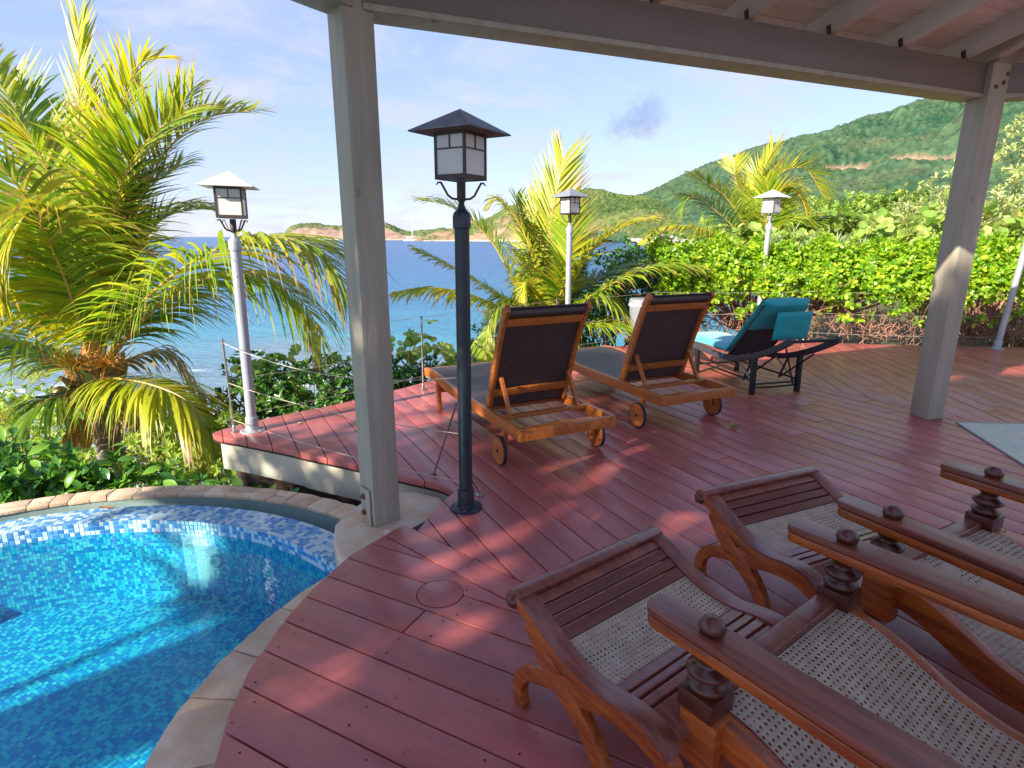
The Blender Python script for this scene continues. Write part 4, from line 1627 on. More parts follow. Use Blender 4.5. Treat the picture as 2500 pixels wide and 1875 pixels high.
# ================================================================== LAMP POSTS
def lamp(label, loc, rz, total, post_mat, roof_mat, frame_mat, lean=(0, 0), r=0.038, flange=True, cap_mat=None):
    t = thing('post_lantern', label, 'lamp post', loc, rz, 'lantern posts along the deck')
    t.rotation_euler = (lean[0], lean[1], rz)
    cap_mat = cap_mat or post_mat
    H = total
    zb = H - 0.325          # bottom of the lantern body
    zt = zb + 0.215         # eaves
    zp = zb - 0.155         # top of the tube
    if flange:
        fl_ = MB().lathe([(0.0, 0.0), (0.092, 0.0), (0.092, 0.008), (0.075, 0.013), (0.052, 0.017), (0.050, 0.03)], 28).obj('base_flange', post_mat, t)
        for k in range(4):
            a = k * math.pi / 2 + 0.5
            MB().lathe([(0.009, 0.010), (0.009, 0.016), (0.005, 0.018)], 6, c=(0.072 * math.cos(a), 0.072 * math.sin(a), 0)).obj('flange_bolt', 'rust', fl_)
        MB().lathe([(r + 0.009, 0.02), (r + 0.010, 0.105), (r + 0.007, 0.118), (r, 0.121)], 24).obj('base_sleeve', post_mat, t)
    MB().lathe([(r, 0.10), (r, zp)], 24).obj('pole', post_mat, t)
    MB().lathe([(0.0045, -0.002), (0.0045, 0.003)], 8, c=(0.0, -r, H * 0.62), axis=Euler((math.pi / 2, 0, 0))).obj('set_screw', 'black_metal', t)
    MB().lathe([(r + 0.002, zp - 0.075), (r + 0.008, zp - 0.072), (r + 0.008, zp - 0.016), (r + 0.003, zp), (r - 0.008, zp + 0.012), (0.022, zp + 0.022), (0.014, zp + 0.045),
                (0.017, zp + 0.055), (0.022, zp + 0.062)], 24).obj('collar', cap_mat, t)
    MB().lathe([(0.022, zp + 0.058), (0.022, zb - 0.005)], 16).obj('neck', frame_mat, t)
    a = 0.092
    for k in range(4):
        m = MB()
        an = math.pi / 4 + k * math.pi / 2
        c_, s_ = math.cos(an), math.sin(an)
        pts = [(0.020, zp + 0.066), (0.045, zp + 0.068), (0.066, zp + 0.083), (0.084, zp + 0.115), (0.100, zb - 0.012), (0.113, zb - 0.012), (0.123, zb - 0.024)]
        m.tube([(q * c_, q * s_, z) for q, z in pts], [0.0062, 0.006, 0.006, 0.006, 0.006, 0.005, 0.003], 6)
        m.obj('scroll_bracket', frame_mat, t)
    fr = MB()
    th = 0.013
    for sx in (-1, 1):
        for sy in (-1, 1):
            fr.box((sx * (a - th / 2), sy * (a - th / 2), (zb + zt) / 2), (th, th, zt - zb))
    for z, h in ((zb + 0.011, 0.022), (zt - 0.008, 0.016)):
        for s_ in (-1, 1):
            fr.box((0, s_ * (a - th / 2), z), (2 * a - 2 * th - 0.0004, th * 0.96, h))
            fr.box((s_ * (a - th / 2), 0, z), (th * 0.96, 2 * a - 2 * th - 0.0004, h))
    frame = fr.obj('lantern_frame', frame_mat, t, bevel=0.0012, seg=1)
    ft = MB().box((0, 0, zb + 0.006), (2 * a - 2 * th, 2 * a - 2 * th, 0.006)).obj('lantern_floor', frame_mat, t, smooth=False)
    zi0, zi1 = zb + 0.022, zt - 0.016
    zm = zi0 + (zi1 - zi0) * 0.66
    wi = 2 * a - 2 * th
    for k in range(4):
        an = k * math.pi / 2
        R = Matrix.Rotation(an, 3, 'Z')
        bars = MB()
        bars.box(R @ Vector((0, -(a - 0.005), zm)), (wi, 0.007, 0.006), R)
        bars.box(R @ Vector((0, -(a - 0.005), (zm + zi1) / 2 + 0.001)), (0.006, 0.0066, zi1 - zm - 0.004), R)
        bars.obj('glazing_bar', frame_mat, frame)
        for x0, x1, z0, z1 in ((-wi / 2, wi / 2, zi0, zm - 0.003), (-wi / 2, -0.003, zm + 0.003, zi1), (0.003, wi / 2, zm + 0.003, zi1)):
            g = MB().box(R @ Vector(((x0 + x1) / 2, -(a - 0.008), (z0 + z1) / 2)), (x1 - x0, 0.003, z1 - z0), R)
            g.obj('pane', 'opal_glass', t, smooth=False)
    b = 0.178
    rb = MB()
    ze = zt + 0.004
    vs = [(-b, -b, ze), (b, -b, ze), (b, b, ze), (-b, b, ze), (0, 0, H), (-b, -b, ze - 0.006), (b, -b, ze - 0.006), (b, b, ze - 0.006), (-b, b, ze - 0.006), (0, 0, H - 0.014)]
    fs = [(0, 1, 4), (1, 2, 4), (2, 3, 4), (3, 0, 4), (5, 9, 6), (6, 9, 7), (7, 9, 8), (8, 9, 5), (0, 5, 6, 1), (1, 6, 7, 2), (2, 7, 8, 3), (3, 8, 5, 0)]
    rb.add(vs, fs).obj('lantern_roof', roof_mat, t, smooth=False)
    return t


lamp('black lantern post at the deck edge in front of the left wooden lounger', (-0.262, 3.0, 0), rad(-32), 2.095, 'lamp_black', 'lamp_roof_dark', 'lamp_frame', lean=(0, rad(0.4)))
lamp('grey lantern post with white roof on the pointed deck corner by the palm', (-2.07, 4.34, 0), rad(15), 1.955, 'galvanised', 'lamp_white', 'lamp_frame', lean=(0, rad(1.2)))
pM = at(1394, 459, 7.66)
lamp('grey lantern post behind the left lounger in the small palm', (pM.x, 7.66, 0), rad(-51), pM.z, 'galvanised', 'lamp_grey', 'lamp_frame', lean=(0, rad(-0.3)))
pR = at(1893, 463, 8.62)
lamp('white roofed lantern post rising out of the hedge', (pR.x - 0.06, 8.62, 0), rad(-58), pR.z, 'galvanised', 'lamp_white', 'lamp_grey', lean=(0, rad(1.0)))
lamp('grey lantern post at the right end of the hedge, cut by the frame', (6.70, 7.80, 0), rad(-40), 2.12, 'galvanised', 'lamp_white', 'lamp_frame', lean=(0, rad(3.0)))


# ================================================================== WIRE RAILING
rail = thing('wire_railing', 'low railing of thin steel posts and slack wires along the deck edge', 'railing', (-0.9, 5.5, 0))
RL = Vector(rail.location)
ST = [Vector((-2.20, 4.31, 0)), Vector((-0.90, 5.62, 0)), Vector((0.55, 7.2, 0)), Vector((2.05, 8.24, 0)), Vector((4.3, 8.36, 0)), Vector((6.85, 7.93, 0))]
for i, p in enumerate(ST):
    q = p - RL
    MB().tube([q + Vector((0, 0, 0.005)), q + Vector((0.01 if i else -0.005, 0, 0.75))], 0.0085, 10).obj('stanchion', 'steel', rail)
    MB().lathe([(0.030, 0.0), (0.030, 0.006), (0.016, 0.010), (0.014, 0.05), (0.0115, 0.055)], 14, c=q).obj('stanchion_foot', 'steel', rail)


def wire(a, b, sag, n=10, r=0.0032, name='wire', mat='rope'):
    a, b = Vector(a), Vector(b)
    pts = []
    for k in range(n + 1):
        t = k / n
        p = a.lerp(b, t)
        p.z -= sag * 4 * t * (1 - t)
        pts.append(p - RL)
    MB().tube(pts, r, 5, caps=False).obj(name, mat, rail)


for i in range(len(ST) - 1):
    for z, sg in ((0.735, 0.015), (0.43, 0.02), (0.14, 0.02)):
        wire(ST[i] + Vector((0, 0, z)), ST[i + 1] + Vector((0, 0, z)), sg, r=0.0017)
DL = Vector((-0.30, 3.02, 0))
for z0, z1, sg in ((0.715, 0.76, 0.11), (0.40, 0.44, 0.045), (0.10, 0.15, 0.03)):
    wire(ST[0] + Vector((0, 0, z0)), DL + Vector((0, 0, z1)), sg, 14, r=0.0028)
# stay rod from the lamp to the deck
wire(Vector((-0.51, 3.46, 0.0)), Vector((-0.31, 3.06, 0.60)), 0, 1, r=0.006, name='stay_rod', mat='steel')
MB().lathe([(0.022, 0.0), (0.022, 0.005), (0.01, 0.012)], 12, c=Vector((-0.51, 3.46, 0)) - RL).obj('rod_foot', 'rust', rail)
MB().lathe([(0.026, 0.0), (0.026, 0.006), (0.01, 0.014)], 12, c=Vector((-0.19, 3.16, 0)) - RL).obj('rod_foot', 'steel', rail)
wire(Vector((-0.19, 3.16, 0.008)), Vector((-0.235, 3.06, 0.15)), 0, 1, r=0.005, name='stay_rod', mat='steel')


# ================================================================== WOODEN LOUNGERS
def wood_lounger(label, loc, rz):
    t = thing('sun_lounger', label, 'sun lounger', (loc[0], loc[1], 0), rz, 'wooden loungers on the deck')
    w, zr, tr = 0.742, 0.317, 0.078
    h = w / 2
    ub, Lb, ang = 0.61, 0.815, 1.195
    uf = 1.92
    rail_c = [(0, zr - tr / 2), (0.5, zr - tr / 2), (1.0, zr - tr / 2), (1.25, zr - tr / 2 + 0.004), (1.45, zr - tr / 2 + 0.020), (1.62, zr - tr / 2 + 0.035), (1.78, zr - tr / 2 + 0.034), (uf, zr - tr / 2 + 0.020)]
    cl = [(p.x, p.y) for p in spline([(a, b, 0) for a, b in rail_c], 4)]
    for s in (1, -1):
        m = MB().ribbon(cl, tr, s * h - (0.034 if s > 0 else 0), s * h + (0.034 if s < 0 else 0))
        m.obj('side_rail', 'teak', t, bevel=0.004)
    y = h - 0.0345
    MB().box((0.016, 0, zr - tr / 2), (0.030, 2 * y, tr - 0.004)).obj('rear_rail', 'teak', t, bevel=0.003)
    MB().box((0.335, 0, zr - 0.014), (0.046, 2 * y, 0.026)).obj('prop_bar', 'teak', t, bevel=0.003)
    MB().box((0.155, 0, zr - 0.052), (0.036, 2 * y, 0.024)).obj('cross_rail', 'teak', t, bevel=0.003)
    MB().box((uf - 0.02, 0, zr - tr / 2 + 0.02), (0.030, 2 * y, tr - 0.01)).obj('foot_rail', 'teak', t, bevel=0.003)
    MB().box((0.72, 0, zr - tr + 0.02), (0.05, 2 * y, 0.025)).obj('cross_rail', 'teak', t, bevel=0.003)
    # front legs, turned in a little at the foot
    ul = 1.68
    for s in (1, -1):
        m = MB().ribbon([(ul, zr - 0.03), (ul + 0.012, 0.20), (ul + 0.008, 0.10), (ul - 0.012, 0.0)], [0.070, 0.058, 0.052, 0.050], s * (h - 0.036), s * (h - 0.036) - s * 0.032)
        m.obj('leg', 'teak', t, bevel=0.003)
    MB().box((ul, 0, 0.175), (0.028, 2 * (h - 0.070), 0.045)).obj('leg_stretcher', 'teak', t, bevel=0.003)
    # wheels
    uw, rw = 0.262, 0.103
    for s in (1, -1):
        e = Euler((-s * math.pi / 2, 0, 0))
        wl = MB().lathe([(0.0, -0.014), (rw - 0.010, -0.014), (rw - 0.006, -0.010), (rw - 0.006, 0.010), (rw - 0.010, 0.014), (0.0, 0.014)], 36).obj('wheel', 'teak', t)
        wl.location = (uw, s * (h + 0.022), rw)
        wl.rotation_euler = e
        MB().lathe([(rw - 0.0065, -0.012), (rw - 0.001, -0.011), (rw, 0), (rw - 0.001, 0.011), (rw - 0.0065, 0.012)], 36).obj('tyre', 'rubber', wl)
        MB().lathe([(0.011, 0.012), (0.011, 0.019), (0.006, 0.021)], 10).obj('hub_cap', 'black_metal', wl)
        MB().box((uw, s * (h - 0.018), 0.17), (0.05, 0.030, 0.14)).obj('wheel_bracket', 'teak', t, bevel=0.003)
    # back
    dx, dz = -math.cos(ang), math.sin(ang)
    nx, nz = -dz, dx
    zb = zr - 0.012

    def B(k, off=0.0):
        return (ub + dx * k - (-nx) * off * 0 + nx * off, zb + dz * k + nz * off)
    bow = [(0.0, 0.0), (0.25, -0.010), (0.5, -0.014), (0.68, -0.006), (0.78, 0.010), (Lb, 0.028)]
    hb = h - 0.043
    cl2 = [B(k, o_) for k, o_ in bow]
    cl2 = [(p.x, p.y) for p in spline([(a, b, 0) for a, b in cl2], 4)]
    for s in (1, -1):
        MB().ribbon(cl2, 0.055, s * hb, s * (hb - 0.030)).obj('back_stile', 'teak', t, bevel=0.004)
    for k, wd in ((0.70, 0.055), (0.13, 0.055)):
        c = B(k, 0.012)
        MB().box((c[0], 0, c[1]), (0.022, 2 * (hb - 0.031), wd), (0, -(math.pi / 2 - ang), 0)).obj('back_rail', 'teak', t, bevel=0.003)
    # sling: wraps over the top
    pts = [B(k, o_ - 0.004) for k, o_ in bow]
    pts = [(p.x, p.y) for p in spline([(a, b, 0) for a, b in pts], 5)]
    MB().ribbon(pts, 0.008, hb - 0.031, -(hb - 0.031)).obj('back_sling', 'sling', t)
    top = B(Lb - 0.045, 0.010)
    MB().tube([(top[0], -(hb - 0.0315), top[1]), (top[0], hb - 0.0315, top[1])], 0.030, 14).obj('sling_roll', 'sling', t)
    seat = [(x, z + 0.030) for x, z in cl if 0.55 < x < uf - 0.03]
    MB().ribbon(seat, 0.006, h - 0.036, -(h - 0.036)).obj('seat_sling', 'sling', t)
    # props
    for s in (1, -1):
        a = B(0.27, 0.030)
        MB().bar((a[0], s * (hb - 0.055), a[1]), (0.335, s * (hb - 0.055), zr - 0.004), 0.030, 0.024, up=(0, 1, 0)).obj('prop', 'teak', t, bevel=0.003)
    return t


wood_lounger('wooden lounger with dark sling, directly behind the black lantern post', (0.383, 3.578), 2.033)
wood_lounger('wooden lounger with dark sling, between the other wooden one and the teal one', (1.483, 4.357), 1.997)


# ================================================================== TEAL LOUNGER
def teal_lounger():
    t = thing('sun_lounger', 'black wicker lounger with teal cushion and hanging head pillow, nearest the hedge', 'sun lounger', (2.60, 5.50, 0), 1.83)
    w = 0.57
    h = w / 2
    # side frames: shallow boat curve, high at the back
    prof = [(-0.45, 0.60), (-0.30, 0.515), (-0.12, 0.43), (0.08, 0.355), (0.28, 0.305), (0.50, 0.285), (0.75, 0.290), (1.0, 0.305), (1.2, 0.31), (1.38, 0.30)]
    cl = [(p.x, p.y) for p in spline([(a, b, 0) for a, b in prof], 4)]
    for s in (1, -1):
        MB().ribbon(cl, 0.058, s * h, s * (h - 0.045)).obj('side_rail', 'wicker', t, bevel=0.008)
    MB().tube([(-0.44, -h + 0.02, 0.595), (-0.44, h - 0.02, 0.595)], 0.014, 10).obj('rear_bar', 'black_metal', t)
    MB().box((1.37, 0, 0.30), (0.05, w - 0.09, 0.055)).obj('foot_rail', 'wicker', t, bevel=0.008)
    for u, z in ((0.0, 0.385), (0.97, 0.29)):
        for s in (1, -1):
            MB().ribbon([(u, z), (u - 0.005, 0.18), (u - 0.010, 0.0)], [0.05, 0.046, 0.044], s * (h - 0.002), s * (h - 0.044)).obj('leg', 'black_metal', t, bevel=0.004)
        MB().tube([(u, -h + 0.03, 0.10), (u, h - 0.03, 0.10)], 0.010, 8).obj('leg_stretcher', 'black_metal', t)
    for s in (1, -1):
        MB().tube([(0.02, s * (h - 0.045), 0.13), (0.97, s * (h - 0.045), 0.13)], 0.011, 8).obj('side_stretcher', 'black_metal', t)
        MB().tube([(0.30, s * (h - 0.05), 0.29), (0.02, s * (h - 0.05), 0.12)], 0.008, 8).obj('brace', 'steel', t)
        MB().tube([(-0.22, s * (h - 0.07), 0.42), (0.20, s * (h - 0.07), 0.10)], 0.009, 8).obj('brace', 'black_metal', t)
    # swing support under the back, bent tube with notched guides
    pts = [(0.16, h - 0.06, 0.40), (0.02, h - 0.065, 0.10), (0.0, h - 0.10, 0.065), (0.0, -h + 0.10, 0.065), (0.02, -h + 0.065, 0.10), (0.16, -h + 0.06, 0.40)]
    MB().tube(spline(pts, 5), 0.010, 8).obj('swing_support', 'black_metal', t)
    for s in (1, -1):
        g = MB().bar((0.10, s * (h - 0.075), 0.33), (0.20, s * (h - 0.075), 0.10), 0.006, 0.022)
        for k in range(5):
            g.box((0.125 + k * 0.018, s * (h - 0.075), 0.29 - k * 0.042), (0.022, 0.006, 0.014), (0, 0.5, 0))
        g.obj('ratchet', 'black_metal', t)
    # back panel
    ub, Lb, ang = 0.46, 0.75, 0.86
    dx, dz = -math.cos(ang), math.sin(ang)
    R = Matrix.Rotation(-(math.pi / 2 - ang) - 0, 3, 'Y')

    def P(k, off):     # off towards the sitter
        return (ub + dx * k + dz * off, 0, 0.30 + dz * k - dx * off)
    c = P(Lb / 2, 0)
    ry = -(math.pi / 2 - ang)
    bp = MB().box((0, 0, 0), (0.022, w - 0.13, Lb)).obj('back_panel', 'wicker', t, bevel=0.008)
    bp.location = c
    bp.rotation_euler = (0, ry, 0)
    for s in (1, -1):
        a, b = P(0.0, -0.004), P(Lb - 0.01, -0.004)
        MB().bar((a[0], s * (h - 0.055), a[2]), (b[0], s * (h - 0.055), b[2]), 0.018, 0.030).obj('back_stile', 'black_metal', t, bevel=0.003)
    # cushions
    def pad(name, size, loc, rot, mat, bev):
        m = MB()
        # pillow: grid box with a soft bulge
        sx, sy, sz = size
        nx, ny = 12, 10
        vs, fs = [], []
        for sd in (1, -1):
            for i in range(nx + 1):
                for j in range(ny + 1):
                    u, v = i / nx * 2 - 1, j / ny * 2 - 1
                    e = (1 - abs(u) ** 6) * (1 - abs(v) ** 6)
                    k = max(0.0, e) ** 0.5
                    pin = 1 - 0.02 * (1 - k)
                    zz = sd * sz / 2 * (0.10 + 0.90 * k)
                    zz += 0.004 * math.sin(u * 7 + v * 3) * k
                    vs.append((u * sx / 2 * pin, v * sy / 2 * pin, zz))
        N1 = (nx + 1) * (ny + 1)
        for sd in (0, 1):
            for i in range(nx):
                for j in range(ny):
                    a = sd * N1 + i * (ny + 1) + j
                    fs.append((a, a + 1, a + ny + 2, a + ny + 1))
        rim = [i * (ny + 1) for i in range(nx + 1)] + [nx * (ny + 1) + j for j in range(1, ny + 1)] + [i * (ny + 1) + ny for i in range(nx - 1, -1, -1)] + [j for j in range(ny - 1, 0, -1)]
        for i in range(len(rim)):
            a, b = rim[i], rim[(i + 1) % len(rim)]
            fs.append((a, b, b + N1, a + N1))
        m.add(vs, fs)
        o = m.obj(name, mat, t, ang=60)
        o.location = loc
        o.rotation_euler = rot
        return o
    sc = pad('seat_cushion', (0.96, w - 0.03, 0.085), (0.93, 0, 0.365), (0, 0, 0), 'teal_faded', 0.02)
    c = P(Lb / 2 + 0.02, 0.045)
    pad('back_cushion', (Lb + 0.04, w - 0.05, 0.085), c, (0, ang, 0), 'teal_fabric', 0.02)
    # flap folded over the top of the back
    c = P(Lb - 0.15, -0.024)
    pad('cushion_flap', (0.34, w - 0.06, 0.022), c, (0, ang, 0), 'teal_fabric', 0.006)
    c = P(Lb + 0.022, 0.012)
    pad('cushion_top', (0.05, w - 0.05, 0.10), c, (0, ang, 0), 'teal_fabric', 0.006)
    c = P(Lb - 0.035, -0.055)
    pad('head_pillow', (0.28, 0.40, 0.095), (c[0] - 0.025, -0.065, c[2] - 0.13), (0, 1.42, 0), 'teal_fabric', 0.02)
    # tie tapes
    for s in (1,):
        base = Vector((0.46, s * (h + 0.004), 0.318))
        for d in ((0.05, 0.015, -0.065), (-0.02, 0.02, -0.085), (0.055, 0.02, 0.012), (-0.055, 0.02, 0.002)):
            q = base + Vector(d)
            MB().tube([base, base.lerp(q, 0.5) + Vector((0, 0.010, 0.010)), q], [0.005, 0.004, 0.003], 5).obj('tie_tape', 'teal_faded', t)
        MB().lathe([(0.004, -0.010), (0.011, -0.005), (0.011, 0.005), (0.004, 0.010)], 8, c=base).obj('tie_knot', 'teal_faded', t)
    return t


teal_lounger()


# ================================================================== PLANTER'S CHAIRS AND FOOTSTOOLS
def cane_mesh(name, path, half, pitch=0.0128, hole=0.30, gather=None):
    """woven cane sheet with eight-sided holes; path [(x,z)] from front to back, width 2*half"""
    P = [Vector((x, 0, z)) for x, z in path]
    L = [0]
    for i in range(1, len(P)):
        L.append(L[-1] + (P[i] - P[i - 1]).length)
    nu = int(L[-1] / pitch)
    nv = int(2 * half / pitch)
    px_ = np.array([p.x for p in P])
    pz_ = np.array([p.z for p in P])
    L = np.array(L)
    pu, pv = L[-1] / nu, 2 * half / nv
    rng = np.random.default_rng(4)
    ii, jj = np.meshgrid(np.arange(nu), np.arange(nv), indexing='ij')
    ii, jj = ii.ravel(), jj.ravel()
    n = len(ii)
    cu, cv = (ii + 0.5) * pu, -half + (jj + 0.5) * pv
    cu_j = cu + rng.normal(0, pu * 0.05, n)
    cv_j = cv + rng.normal(0, pv * 0.05, n)
    out = []
    hs = hole * (1 + rng.normal(0, 0.10, n))
    # outer ring: 8 points on the square; inner ring: octagon
    so = [(-1, -1), (0, -1), (1, -1), (1, 0), (1, 1), (0, 1), (-1, 1), (-1, 0)]
    Us, Vs, Hs = [], [], []
    for a, b in so:
        Us.append(cu + a * pu / 2); Vs.append(cv + b * pv / 2); Hs.append(np.full(n, 0.0011 if abs(a) + abs(b) < 2 else 0.0))
    for k, (a, b) in enumerate(so):
        q = 1.0 if abs(a) + abs(b) < 2 else 0.74
        Us.append(cu_j + a * q * pu * hs); Vs.append(cv_j + b * q * pv * hs); Hs.append(np.full(n, -0.0006))
    U = np.stack(Us, 1)
    Vv = np.stack(Vs, 1)
    Hh = np.stack(Hs, 1)
    X = np.interp(U, L, px_)
    Z = np.interp(U, L, pz_) + Hh
    # the seat sags a little between the rails
    sag = 0.012 * (1 - (Vv / half) ** 2) * np.sin(np.clip(U / L[-1], 0, 1) * math.pi)
    Z = Z - sag
    V3 = np.stack([X, Vv, Z], -1).reshape(-1, 3)
    base = np.arange(n)[:, None, None] * 16
    q = np.array([[k, (k + 1) % 8, 8 + (k + 1) % 8, 8 + k] for k in range(8)])[None]
    Q = (base + q).reshape(-1, 4)
    return V3, Q


def turned_post(z0, z1, rmax=0.036):
    """bulbous turned post profile between two heights"""
    pr = [(0.0, 0.62), (0.03, 0.62), (0.06, 0.92), (0.14, 1.0), (0.22, 0.92), (0.28, 0.68), (0.32, 0.64), (0.36, 0.74), (0.46, 1.0), (0.54, 1.08), (0.62, 0.98), (0.70, 0.66), (0.76, 0.56), (0.84, 0.60),
          (0.92, 0.74), (1.0, 0.95)]
    return [(rmax * r, z0 + (z1 - z0) * t) for t, r in pr]


def planter_chair(label, loc, rz):
    t = thing('planter_chair', label, 'chair', (loc[0], loc[1], 0), rz, 'planter chairs with cane seats')
    a = 0.358
    za = 0.567
    # arms: long flat boards with rounded tips, a thin lower board with a shadow line
    for s in (1, -1):
        tip = 0.178
        hw = 0.047

        def outline(hw, tip, back):
            return [(tip, hw - 0.022), (tip - 0.008, hw - 0.008), (tip - 0.028, hw), (-0.05, hw), (-0.45, hw * 1.12), (-0.75, hw * 1.12), (back, hw * 0.95),
                    (back, -hw * 0.95), (-0.75, -hw * 1.12), (-0.45, -hw * 1.12), (-0.05, -hw), (tip - 0.028, -hw), (tip - 0.008, -hw + 0.008), (tip, -hw + 0.022)]
        arm = MB().prism(outline(hw, tip, -1.02), -0.024, 0.0).obj('arm', 'weathered_mahogany', t, bevel=0.007, seg=3)
        arm.location = (0, s * a, za)
        lo = MB().prism(outline(hw - 0.0025, tip - 0.003, -1.015), -0.058, -0.0265).obj('arm_rail', 'mahogany', arm, bevel=0.005, seg=2)
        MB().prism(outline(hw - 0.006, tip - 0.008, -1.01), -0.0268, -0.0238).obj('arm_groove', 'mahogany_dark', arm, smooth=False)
        # flattened knob on the arm over the post
        kn = [(0.0, 0.030), (0.012, 0.0295), (0.022, 0.026), (0.030, 0.019), (0.034, 0.011), (0.031, 0.004), (0.024, 0.0005)]
        k = MB().lathe(kn[::-1], 28).obj('knob', 'mahogany_dark', t, ang=80)
        k.location = (0, s * a, za)
        k.scale = (1.0, 0.92, 1.35)
        # upper turned post, square block, lower turned leg
        p = MB().lathe(turned_post(0.405, 0.509, 0.050), 28).obj('turned_post', 'mahogany_dark', t, ang=70)
        p.location = (0, s * a, 0)
        b = MB().box((0, 0, 0), (0.098, 0.098, 0.055)).obj('post_block', 'mahogany_dark', t, bevel=0.004)
        b.location = (0, s * a, 0.378)
        b = MB().box((0, 0, 0), (0.104, 0.060, 0.150)).obj('rail_block', 'mahogany', t, bevel=0.004)
        b.location = (-0.012, s * (a + 0.016), 0.2745)
        l = MB().lathe([(0.020, 0.0), (0.024, 0.012), (0.018, 0.03), (0.022, 0.06), (0.034, 0.10), (0.040, 0.135), (0.036, 0.155), (0.024, 0.168), (0.024, 0.178), (0.042, 0.192), (0.042, 0.199)], 24).obj('leg', 'mahogany_dark', t, ang=70)
        l.location = (0, s * a, 0)
    prof = [(0.02, 0.352), (-0.06, 0.350), (-0.14, 0.335), (-0.24, 0.295), (-0.34, 0.250), (-0.45, 0.222), (-0.56, 0.218), (-0.66, 0.245), (-0.76, 0.315), (-0.86, 0.43), (-0.96, 0.58), (-1.08, 0.79), (-1.18, 0.98)]
    cl = [(p.x, p.y) for p in spline([(x, z, 0) for x, z in prof], 4)]
    for s in (1, -1):
        rc = [(x, z - 0.048) for x, z in cl]
        MB().ribbon(rc, 0.092, s * (a + 0.012), s * (a - 0.032)).obj('side_rail', 'mahogany', t, bevel=0.005)
    MB().box((0.012, 0, 0.365), (0.062, 2 * (a - 0.0495), 0.030)).obj('front_rail', 'weathered_mahogany', t, bevel=0.009, seg=3)
    MB().box((-1.17, 0, 0.99), (0.05, 2 * (a - 0.033), 0.09), (0, -0.45, 0)).obj('crest_rail', 'mahogany', t, bevel=0.01)
    for s in (1, -1):
        MB().bar((-0.60, s * (a - 0.01), 0.20), (-0.86, s * (a - 0.01), 0.0), 0.042, 0.055).obj('rear_leg', 'mahogany', t, bevel=0.004)
        MB().bar((-0.86, s * (a - 0.01), 0.40), (-0.98, s * (a - 0.01), 0.51), 0.040, 0.045).obj('arm_support', 'mahogany', t, bevel=0.004)
    path = [(x, z + 0.001) for x, z in cl if x < -0.016]
    V, Q = cane_mesh('cane', path, a - 0.034, 0.0178, 0.225)
    np_quads('cane_seat', V, Q, 'cane', t)
    return t


CH_A = planter_chair('cane seated planter chair in the near corner of the picture', (0.774, 1.419), 2.215)
CH_B = planter_chair('cane seated planter chair farther from the pool, its arms cut by the right edge', (1.623, 1.969), 2.073)


